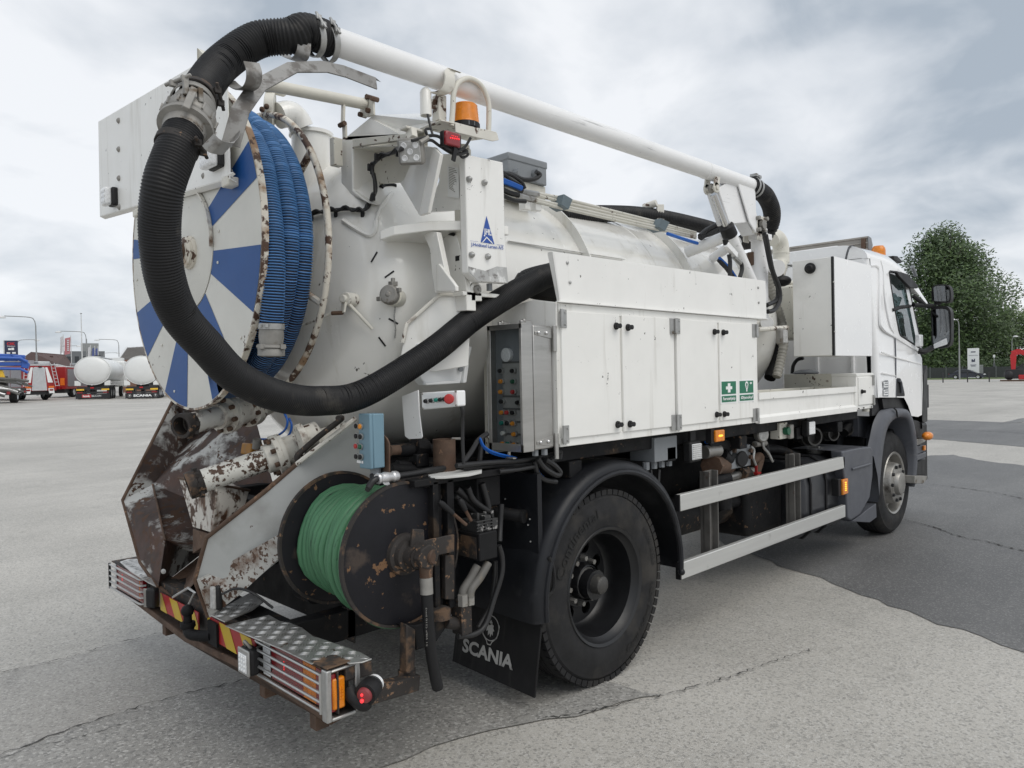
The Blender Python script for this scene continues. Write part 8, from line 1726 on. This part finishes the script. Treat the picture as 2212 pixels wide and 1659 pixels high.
part('body', MB().bx(-1.2, 1.2, 0, 5.2, .75, 2.75), m_fr, t, bev=.05); part('white_roof', MB().bx(-1.15, 1.22, .1, 7.2, 2.72, 2.80), m_swhite, t); c = part('cab', MB().bx(-1.2, 1.2, 5.2, 7.6, .7, 2.62), m_fr, t, bev=.12, seg=3); part('cab_window', MB().bx(1.19, 1.22, 5.6, 6.4, 1.8, 2.4), m_win, c); part('blue_light', MB().cyl((.8, 6.2, 2.7), (.8, 6.2, 2.95), .12), m_tblue, c)
for a in (.35, 1.9, 3.45): part('side_shutter', MB().bx(1.19, 1.23, a, a + 1.45, 1.0, 2.55), m_fs, t)
part('hazard_panel', MB().bx(.75, 1.1, -.03, .0, 1.1, 1.75), m_or, t); part('chassis', MB().bx(-1, 1, .2, 7, .4, .8), m_bk, t)
for k in range(2): part('tail_lamp', MB().cyl((.5 + .3 * k, -.03, .85), (.5 + .3 * k, .0, .85), .09), m_red, t)
for s in (-1, 1):
    for y in (1.7, 6.2): wheel2(t, s * 1.18 - (.28 if s > 0 else 0), y, .48)
for z in (2.95, 3.08): part('roof_rail', MB().tube([(1.1, 1.2, z), (1.1, 5, z)], .025, 6), m_al2, t)
for y in (1.2, 3, 5): part('rail_stay', MB().tube([(1.1, y, 2.78), (1.1, y, 3.08)], .02, 6), m_al2, t)
put(t, (17.43,75.78,0.34), 24)
# blue boom pump at the left edge
t = thing('pump_truck', 'blue folding boom pump with grey pipes and hoses heaped on it, at the left edge', 'pump truck')
mb = MB()
for z0, z1, x1 in ((3.42, 3.05, 1.55), (2.62, 2.55, 1.75), (3.0, 2.9, 1.1)): mb.beam((-3, 0, z0 + .15), (x1 - .2, 0, z1 + .2), .45, .26)
mb.prism([(.5, -.3, 3.45), (1.15, -.3, 3.30), (1.62, -.3, 2.75), (1.5, -.3, 2.40), (1.1, -.3, 2.5), (1.2, -.3, 2.85), (.8, -.3, 3.1)], (0, .6, 0)); bo = part('folding_boom', mb, m_cb, t, bev=.05)
for z in (3.28, 2.52): part('boom_pipe', MB().tube([(-3, -.38, z), (1.1, -.38, z - .12), (1.55, -.36, z - .4)], .10, 10), m_cb, bo)
part('yellow_arm', MB().prism([(-.35, -.3, 2.35), (.0, -.3, 2.4), (.2, -.3, 1.6), (-.1, -.3, 1.55)], (0, .3, 0)), m_ye, t); mb = MB(); mb.bx(-3, .9, .2, 3, .75, 1.05); mb.bx(-2, .2, 0, .6, 1.05, 1.9); part('deck', mb, m_bk, t)
rr_ = random.Random(3)
for k in range(16):
    x = -1.6 + rr_.random() * 2.2; z = .75 + rr_.random() * .95; part('pipe', MB().tube([(x - 1.4, -.3 - rr_.random() * .3, z + rr_.random() * .3), (x + .5, -.4, z), (x + 1.0 + rr_.random() * .4, -.35, z - .25 * rr_.random() - .1)], .05 + .05 * rr_.random(), 8), m_pump if k % 3 else m_al2, t)
part('tail_lamp', MB().box((.4, -.6, .72), (.2, .1, .2)), m_red, t); part('tail_lamp', MB().box((1.35, -.5, .8), (.1, .1, .12)), m_red, t)
for s in (-1.6, .3): wheel2(t, s, .6, .5, .45)
put(t, (11.33,62.1,0.36), 10)
# lamp posts, masts, flags, signs
def lamp(p, h, arm, label, two=None):
    t = thing('street_lamp', label, 'street lamp', group='street lamps along the road'); s = 1 if arm > 0 else -1
    part('pole', MB().tube([(0, 0, 0), (0, 0, h * .52), (0, 0, h * .521), (0, 0, h - .9)], [.10, .09, .065, .055], 10), m_pole, t)
    part('arm', MB().tube(cr([(0, 0, h - .9), (s * .12, 0, h - .35), (s * .55, 0, h - .05), (s * abs(arm), 0, h + .03)], 5), .045, 8), m_pole, t)
    mb = MB(); mb.lathe((s * (abs(arm) + .25), 0, h - .18), (0, 0, 1), [(.40, 0), (.36, .10), (.22, .20), (0, .24)], 16); part('lamp_head', mb, m_lampw, t); put(t, p, 0)
lamp((18.79,87.14,0.66), 8.0, -2.6, 'tall street lamp with its arm to the left, rising behind the silver fire truck')
lamp((27.18,138.05,0.32), 8.0, 2.4, 'street lamp next to the dark blue OK sign')
lamp((37.82,157.09,0.36), 8.0, 2.6, 'street lamp in front of the brown roof, its arm over the white flag')
lamp((29.55,110.29,0.53), 8.0, -2.9, 'street lamp beside the white mast above the hmk tanker')
lamp((39.55,129.97,0.42), 8.0, -2.8, 'street lamp beside the grey tiled roof')
lamp((54.41,189.97,0.17), 8.0, 2.8, 'distant small street lamp just above the hmk tanker top')
t = thing('flag_mast', 'bare white mast rising above the hmk tanker', 'mast'); part('pole', MB().tube([(0, 0, 0), (0, 0, 10.2)], [.10, .05], 10), m_lampw, t); part('mast_top', MB().ell((0, 0, 10.25), (.14, .14, .06), 10, 6), m_pole, t); put(t, (28.54,108.47,0.26), 0)
for p, h, mm, lab, txt in (((35.97,147.64,0.26), 9.6, m_flag, 'furled white flag on a pole over the end of the brown roof', 'SCANIA'), ((36.9,146.72,0.23), 9.4, m_flagr, 'white and red banner flag on a pole right of the brown roof', 'TRUCKS'), ((45.38,166.51,0.22), 8.7, m_flag, 'leftmost narrow flag above the white tanker', ''), ((45.98,165.91,0.21), 8.5, m_flagb, 'white and blue flag in the middle of three above the tanker', ''), ((46.44,165.45,0.19), 8.4, m_flagb, 'thin furled flag, rightmost of three above the tanker', '')):
    t = thing('flag', lab, 'flag', group='flags along the road'); part('pole', MB().tube([(0, 0, 0), (0, 0, h)], .06, 8), m_lampw, t)
    n = 8; mb = MB(); wd = .85 if mm is m_flagr else .4
    for i in range(n + 1):
        z = h - .3 - 2.9 * i / n
        for j in range(4): mb.v.append(V((-.05 - wd * j / 3 - .12 * i / n, .10 * sin(j * 2.1 + i), z - .25 * j / 3)))
    for i in range(n):
        for j in range(3): mb.f.append([i * 4 + j, i * 4 + j + 1, i * 4 + j + 5, i * 4 + j + 4]); mb.mi.append(0)
    part('cloth', mb, mm, t, sm=60)
    if mm is m_flagr:
        mb = MB(); 
        for i in range(6): mb.box((-.45, -.16, h - .9 - .34 * i), (.30, .02, .22))
        part('cloth_print', mb, m_flag, t)
    put(t, p, 0)
t = thing('fuel_sign', 'dark blue fuel station sign with a red OK behind the blue boom', 'sign'); mb = MB(); mb.bx(-.85, .85, 0, .5, 0, 7.6); sp_ = part('sign_body', mb, m_okb, t); part('sign_edge', MB().bx(-1.0, -.852, 0, .5, 0, 7.6), m_lampw, t)
mb = MB(); text(mb, 'OK', planar((0, -.02, 7.1), (1.1, 0, 0), (0, 0, .45)), .04); part('sign_lettering', mb, m_cr, sp_, sm=0)
mb = MB(); text(mb, 'Døgnåbent', planar((0, -.02, 6.72), (1.0, 0, 0), (0, 0, .18)), .01); mb.bx(-.4, .0, -.03, -.01, 6.15, 6.42); mb.bx(.02, .35, -.03, -.01, 6.15, 6.50)
for z in (5.6, 5.1): mb.bx(-.6, -.15, -.03, -.01, z, z + .22); mb.bx(.1, .55, -.03, -.01, z, z + .25)
mb.bx(-.1, .5, -.03, -.01, 4.65, 4.9); part('sign_panels', mb, m_swhite, sp_, sm=0); put(t, (25.37,132.8,0.25), 0)
# houses
def roofpoly(name, pts, m, par, t=.12):
    p = [V(q) for q in pts]; n = (p[1] - p[0]).cross(p[2] - p[0]).normalized()
    if n.z > 0: n = -n
    return part(name, MB().prism(p, n * t), m, par, sm=0)
t = thing('brick_house', 'low brick house with a brown hipped roof behind the fire trucks', 'house')
A, B, C_ = V((25.65,108.59,4.22)), V((24.32,128.27,4.64)), V((36.2,141.85,4.85)); ap, r2_ = V((26.03,123.78,6.25)), V((34.45,140.8,6.46))
zE = A.z; B.z = zE; C_.z = zE; D_ = B + (C_ - A)
roofpoly('roof_slope', [A, B, ap], m_broof, t); rs = roofpoly('roof_slope', [A, ap, r2_, C_], m_broof, t); roofpoly('roof_slope', [C_, r2_, D_], m_broof, t); roofpoly('roof_slope', [B, D_, r2_, ap], m_broof, t)
part('chimney', MB().box(ap.lerp(r2_, .55) + V((-.8, -.8, -.6)), (.6, .6, .7)), m_broof, t)
for f in (.3, .5, .75):
    part('roof_vent', MB().box(A.lerp(C_, f).lerp(ap.lerp(r2_, f), .55) + V((0, 0, .15)), (.35, .35, .35)), m_broof, rs)
cen = (A + D_) / 2; q = [p.lerp(cen, .05) for p in (A, B, D_, C_)]; mb = MB(); mb.hexa([V((p.x, p.y, -.5)) for p in q], [V((p.x, p.y, zE - .05)) for p in q]); part('wall', mb, m_brick, t, sm=0)
part('eaves_board', MB().beam(A + V((0, 0, -.2)), C_ + V((0, 0, -.2)), .15, .28), m_lampw, t); part('eaves_board', MB().beam(A + V((0, 0, -.2)), B + V((0, 0, -.2)), .15, .28), m_lampw, t)
for a, b, n in ((q[0], q[3], 6), (q[0], q[1], 4)):
    out_ = (a - cen); 
    for k in range(n):
        c = a.lerp(b, (k + .6) / (n + .2)); o = V((c.x - cen.x, c.y - cen.y, 0)).normalized() * .06
        d = (b - a).normalized(); w = part('window', MB().beam(V((c.x, c.y, zE - 1.5)) - d * .55 + o, V((c.x, c.y, zE - 1.5)) + d * .55 + o, .2, 1.3), m_lampw, t); part('pane', MB().beam(V((c.x, c.y, zE - 1.5)) - d * .45 + o * 2.2, V((c.x, c.y, zE - 1.5)) + d * .45 + o * 2.2, .2, 1.1), m_win, w)
t = thing('grey_house', 'house with a steep grey tiled roof behind the SCANIA tanker', 'house')
e0, e1, g0_, g1_ = V((29.04,95.33,4.28)), V((30.96,87.77,3.65)), V((32.49,103.23,6.09)), V((34.24,95.83,5.79))
e1.z = e0.z; g1_.z = g0_.z; bk0, bk1 = g0_ * 2 - e0, g1_ * 2 - e1; bk0.z = e0.z; bk1.z = e0.z
rs = roofpoly('roof_slope', [e0, e1, g1_, g0_], m_groof, t); roofpoly('roof_slope', [bk0, bk1, g1_, g0_], m_groof, t)
for k in range(26): f = (k + .5) / 26; part('tile_row', MB().tube([e0.lerp(e1, f) + V((0, 0, .04)), g0_.lerp(g1_, f) + V((0, 0, .04))], .05, 5), m_groof, rs)
part('verge_board', MB().beam(e0 + V((-.1, 0, 0)), g0_ + V((-.1, 0, 0)), .2, .3), m_lampw, t)
mb = MB(); mb.hexa([V((p.x, p.y, -.5)) for p in (e0, e1, bk1, bk0)], [V((p.x, p.y, e0.z)) for p in (e0, e1, bk1, bk0)]); mb.add([e0, g0_, bk0], [[0, 1, 2]]); part('wall', mb, m_brick, t, sm=0); part('window', MB().beam(e0 + (bk0 - e0) * .4 + V((-.1, -.1, -1.2)), e0 + (bk0 - e0) * .6 + V((-.1, -.1, -1.2)), .2, 1.2), m_win, t)
t = thing('grey_tower_block', 'distant dark grey flat block behind the white mast', 'building'); mb = MB(); mb.bx(-4.5, 5, 0, 8, 0, 9.6); part('wall', mb, m_wall, t); part('roof_house', MB().bx(-.6, 3.6, 1, 6, 9.6, 11.8), mat('roof_house_grey', (.26, .27, .27), .7), t)
for x in (-3.5, .8): part('aerial', MB().tube([(x, 2, 9), (x, 2, 13)], .09, 6), m_pole, t)
for i in range(5): part('window', MB().bx(-3.9 + 1.8 * i, -2.9 + 1.8 * i, -.06, .0, 6.5, 8.2), m_win, t)
put(t, (59.15,223.34,-1.22), 0)
# trees, hedge and bushes on the right
def leaves(mb, c, r, n, s, rnd, keep=.75):
    """Leaf-sized faces spread through a crown lobe, thinner towards the middle so that gaps stay open."""
    for _ in range(n):
        d = V((rnd.gauss(0, 1), rnd.gauss(0, 1), rnd.gauss(0, 1))).normalized(); f = rnd.random() ** .45
        p = V(c) + V((d.x * r[0], d.y * r[1], d.z * r[2])) * f; a = V((rnd.gauss(0, 1), rnd.gauss(0, 1), rnd.gauss(0, .7))).normalized(); b = a.orthogonal().normalized() ; q = s * (.5 + rnd.random())
        mb.v += [p + a * q, p + b * q * .55, p - a * q, p - b * q * .55]; o = len(mb.v) - 4; mb.f.append([o, o + 1, o + 2, o + 3]); mb.mi.append(rnd.random() < .35)
def tree(name, label, cat, p, H, Wd, seed, n, leafs, trunk=.35, lobes=26, low=.12, group=None, ls=.22, mats=None):
    rnd = random.Random(seed); t = thing(name, label, cat, group=group)
    mb = MB(); tp = [(0, 0, 0), (.1, .05, H * .3), (-.1, .1, H * .6), (.05, 0, H * .88)]; mb.tube(cr(tp, 4), [trunk * (1 - .07 * i) for i in range(13)], 8)
    for k in range(9):
        a = rnd.random() * 6.28; z = H * (.2 + .07 * k); r = Wd * .42 * (1 - abs(z / H - .45)); mb.tube([(0, 0, z), (r * .5 * cos(a), r * .5 * sin(a), z + H * .07), (r * cos(a), r * sin(a), z + H * .16)], [trunk * .35, trunk * .2, trunk * .08], 6)
    part('trunk', mb, m_bark, t); mb = MB()
    for k in range(lobes):
        z = low + (1 - low) * (k + .5) / lobes; w = Wd / 2 * (math.sin(pi * min(1, (z + .12) / 1.12)) ** .65) * (1.0 if z < .6 else 1 - (z - .6) * .55); a = rnd.random() * 6.28; rr = w * (.35 + .5 * rnd.random()); lr = Wd * (.13 + .07 * rnd.random())
        leaves(mb, (rr * cos(a), rr * sin(a), z * H * .93), (lr, lr, lr * 1.15), n // lobes, ls, rnd)
    part('crown', mb, mats or [m_leaf1, m_leaf2], t, sm=0); put(t, p, 0)
tree('poplar_tree', 'tall dark green tree standing alone beyond the mirrors', 'tree', (157.46,40.73,-1.05), 27.5, 23.5, 4, 60000, 0, .6, 72, .03, ls=.25)
tree('bushy_tree', 'lighter green tree at the right edge behind the red crane', 'tree', (168.53,32.52,-1.33), 12.8, 11.5, 8, 12000, 0, .2, 20, .02, 'trees along the fence', .20, [m_leaf2, m_leaf3])
tree('bushy_tree', 'dark low tree between the tall tree and the light green one', 'tree', (170.17,36.54,-1.32), 10.4, 12, 9, 9000, 0, .2, 18, .02, 'trees along the fence', .20)
tree('bushy_tree', 'dark low tree right behind the white pylon sign', 'tree', (160.77,38.84,-1.13), 9.2, 14, 11, 9000, 0, .2, 18, .02, 'trees along the fence', .20)
tree('bushy_tree', 'dark low tree seen between cab and lamp post', 'tree', (153.87,42.9,-0.96), 8.4, 15, 12, 9000, 0, .2, 18, .02, 'trees along the fence', .20)
tree('bushy_tree', 'pale green tree cut off by the right edge', 'tree', (174.1,29.8,-1.45), 13.4, 12, 13, 9000, 0, .2, 18, .02, 'trees along the fence', .20, [m_leaf2, m_leaf3])
mb = MB(); rnd = random.Random(5)
for k in range(30): leaves(mb, (-16 + 34 * k / 30 + rnd.random(), rnd.random() * 2, 1.3 + rnd.random()), (1.6, 1.2, 1.5), 260, .2, rnd)
hg = thing('hedge', 'dense dark hedge running behind the fence', 'hedge'); part('foliage', mb, [m_leaf1, m_leaf1], hg, sm=0); put(hg, (150.24,35.22,-0.95), 0)
mb = MB(); mb.prism([V((q[0], q[1], ground_z(q[0], q[1]) + .03)) for q in ((117.15,35.72,-0.32), (126.65,20.6,-0.88), (150.74,22.01,-1.37), (131.25,41.43,-0.85))], (0, 0, -.05)); part('grass_verge', mb, m_grass, None, sm=0)['kind'] = 'structure'
fe = thing('panel_fence', 'grey post fence on the grass beyond the dark car', 'fence')
for k in range(12): part('fence_post', MB().bx(-12 + 2.2 * k - .08, -12 + 2.2 * k + .08, 0, .12, 0, 1.9), m_post, fe)
for k in range(11): part('fence_panel', MB().bx(-12 + 2.2 * k + .09, -12 + 2.2 * k + 2.11, .05, .09, .1, 1.75), mat('fence_panel_dark', (.05, .055, .055), .7) if 'fence_panel_dark' not in MATS else MATS['fence_panel_dark'], fe)
put(fe, (130.98,33.24,-0.6), 0)
for k, (p, lab) in enumerate((((92.27,26.63,-0.07), 'black bollard post next to the cab'), ((93.99,24.92,-0.06), 'black bollard post in front of the dark car door'), ((95.96,22.95,-0.06), 'black bollard post in front of the car bonnet'), ((97.72,21.21,-0.06), 'black bollard post between car and red crane'))):
    t = thing('bollard', lab, 'bollard', group='bollards at the yard edge'); part('post', MB().tube([(0, 0, 0), (0, 0, 1.05)], .06, 8), m_bk, t); part('cap', MB().ell((0, 0, 1.05), .075, 8, 6), m_bk, t); put(t, p, 0)
lamp((118.02,29.2,-0.64), 8.6, -.55, 'street lamp in front of the tall tree')
lamp((148.18,28.8,-1.28), 6.9, .25, 'thin lamp post in front of the light green tree')
t = thing('pylon_sign', 'white pylon sign behind the dark parked car', 'sign'); sb_ = part('sign_panel', MB().bx(-.75, .75, 0, .3, .1, 4.6), m_swhite, t, bev=.02)
mb = MB(); text(mb, 'AMBITION', planar((0, -.02, 4.05), (.62, 0, 0), (0, 0, .14)), .03) if False else mb.bx(-.3, .3, -.03, -.01, 3.98, 4.12)
mb.bx(-.6, .6, -.03, -.01, 3.52, 3.56); mb.bx(-.22, -.06, -.03, -.01, 2.55, 2.95); mb.bx(-.05, .08, -.03, -.01, 2.55, 2.80); mb.bx(.09, .22, -.03, -.01, 2.55, 3.0); mb.bx(-.38, .38, -.03, -.01, 2.05, 2.12); mb.bx(-.3, .3, -.03, -.01, 1.88, 1.95); part('sign_print', mb, m_okb, sb_, sm=0); put(t, (128.6,29.96,-0.58), 0)
t = thing('cable_cabinet', 'small pale cabinet beside the white pylon sign', 'cabinet'); part('cabinet_body', MB().bx(-.25, .25, 0, .4, 0, 2.0), m_pole, t); part('cabinet_top', MB().bx(-.3, .3, -.05, .45, 2.0, 2.06), m_lampw, t); put(t, (130.6,29.38,-0.62), 0)
t = thing('notice_post', 'small white sign on a thin post in front of the hedge', 'sign'); part('post', MB().tube([(0, 0, 0), (0, 0, 3.6)], .05, 6), m_pole, t); part('sign_plate', MB().bx(-.14, .14, -.05, 0, 3.2, 3.6), m_swhite, t); part('meter_box', MB().bx(-.15, .15, -.1, .1, 1.0, 2.3), m_post, t); put(t, (133.17,28.23,-0.68), 0)
# parked saloon car, nose to the right
car = thing('parked_car', 'dark blue saloon car parked by the white pylon sign, nose to the right', 'car')
def sec(y, k): return [V((x, y, z)) for x, z in k]
low = [(-2.35, .35), (-2.38, .62), (-2.25, .88), (-1.6, .93), (-.9, .94), (.7, .92), (1.5, .86), (2.15, .74), (2.36, .58), (2.34, .33), (1.8, .26), (-1.8, .26)]
mb = MB(); mb.v += sec(-.78, low) + sec(-.88, low) + sec(.88, low) + sec(.78, low)
for v in mb.v: v.y *= (1 - .06 * abs(v.x) / 2.4)
n = len(low)
for i in range(3):
    for j in range(n): mb.f.append([i * n + j, i * n + (j + 1) % n, (i + 1) * n + (j + 1) % n, (i + 1) * n + j]); mb.mi.append(0)
mb.f += [list(range(n)), [3 * n + j for j in range(n)]]; mb.mi += [0, 0]
bd = part('body', mb, m_car, car, bev=.05, seg=3)
gh = [(-1.75, .92), (-1.15, 1.33), (-.5, 1.43), (.1, 1.42), (.55, 1.28), (1.15, .90)]
mb = MB(); mb.prism([V((x, -.68, z)) for x, z in gh], (0, 1.36, 0)); part('roof', mb, m_car, car, bev=.08, seg=3)
part('side_window', MB().prism([V((x, -.70, z)) for x, z in ((-1.35, .95), (-.98, 1.28), (-.45, 1.37), (-.40, .95))], (0, .02, 0)), m_win, car); part('side_window', MB().prism([V((x, -.70, z)) for x, z in ((-.34, .95), (-.38, 1.37), (.1, 1.36), (.45, 1.22), (.75, .95))], (0, .02, 0)), m_win, car)
part('windscreen', MB().prism([(.62, -.6, 1.27), (1.20, -.66, .93), (1.20, .66, .93), (.62, .6, 1.27)], (.015, 0, .02)), m_mirror, car); part('headlamp', MB().ell((2.2, -.62, .66), (.18, .2, .09), 12, 8), m_lens, car); part('tail_lamp', MB().box((-2.3, -.7, .75), (.1, .2, .12)), m_red, car); part('wing_mirror', MB().box((.75, -.88, 1.0), (.12, .2, .12)), m_car, car, bev=.03)
for x in (-1.42, 1.45):
    for y in (-.86, .66):
        mb = MB(); mb.lathe((x, y, .32), (0, 1, 0), [(.2, 0), (.31, 0), (.32, .03), (.32, .18), (.2, .2)], 24); w = part('wheel', mb, m_tyre, car); mb = MB(); mb.lathe((x, y - .005, .32), (0, 1, 0), [(.205, 0), (.12, .03), (0, .02)], 20); part('rim', mb, m_al2, w)
put(car, (125.67,30.06,-0.32), 8)
# red loader crane standing on the ground at the right edge
t = thing('loader_crane', 'red folded loader crane standing on a rusty base at the right edge', 'crane')
part('column', MB().prism([(-.9, -.25, 1.2), (-.5, -.25, 1.1), (-.35, -.25, 3.4), (-.75, -.25, 3.55), (-1.0, -.25, 3.0)], (0, .5, 0)), m_cr, t, bev=.04); ar = part('main_arm', MB().prism([(-.95, -.2, 3.5), (-.3, -.2, 3.75), (.1, -.2, 3.7), (2.6, -.2, 2.4), (2.6, -.2, 1.9), (0, -.2, 3.15), (-.6, -.2, 3.0)], (0, .4, 0)), m_cr, t, bev=.04); part('ram', MB().tube([(.5, 0, .5), (.6, 0, 2.7)], .09, 10), m_al2, t)
mb = MB(); mb.ell((-1.1, 0, .75), (.55, .5, .6), 14, 10); mb.bx(-1.5, .3, -.3, .3, .3, 1.4); part('winch', mb, m_bk, t, bev=.05); part('frame', MB().bx(-.2, 2.2, -.4, .4, .2, .75), m_cr, t, bev=.05); part('base', MB().bx(-2.0, 2.6, -.6, .6, .0, .16), m_rust, t); part('black_arm', MB().beam((-.6, 0, 1.3), (.3, .1, 2.0), .2, .2), m_bk, t)
put(t, (102.63,19.13,-0.39), 0)
mb = MB(); mb.prism([V((q[0], q[1], ground_z(q[0], q[1]) + .012)) for q in ((96.54,29.44,-0.08), (107.17,17.43,-0.49), (112.04,18.22,-0.59), (100.88,30.76,-0.16))], (0, 0, -.008)); part('concrete_kerb', mb, mat('pale_kerb', (.42, .42, .41), .8), None, sm=0)['kind'] = 'structure'
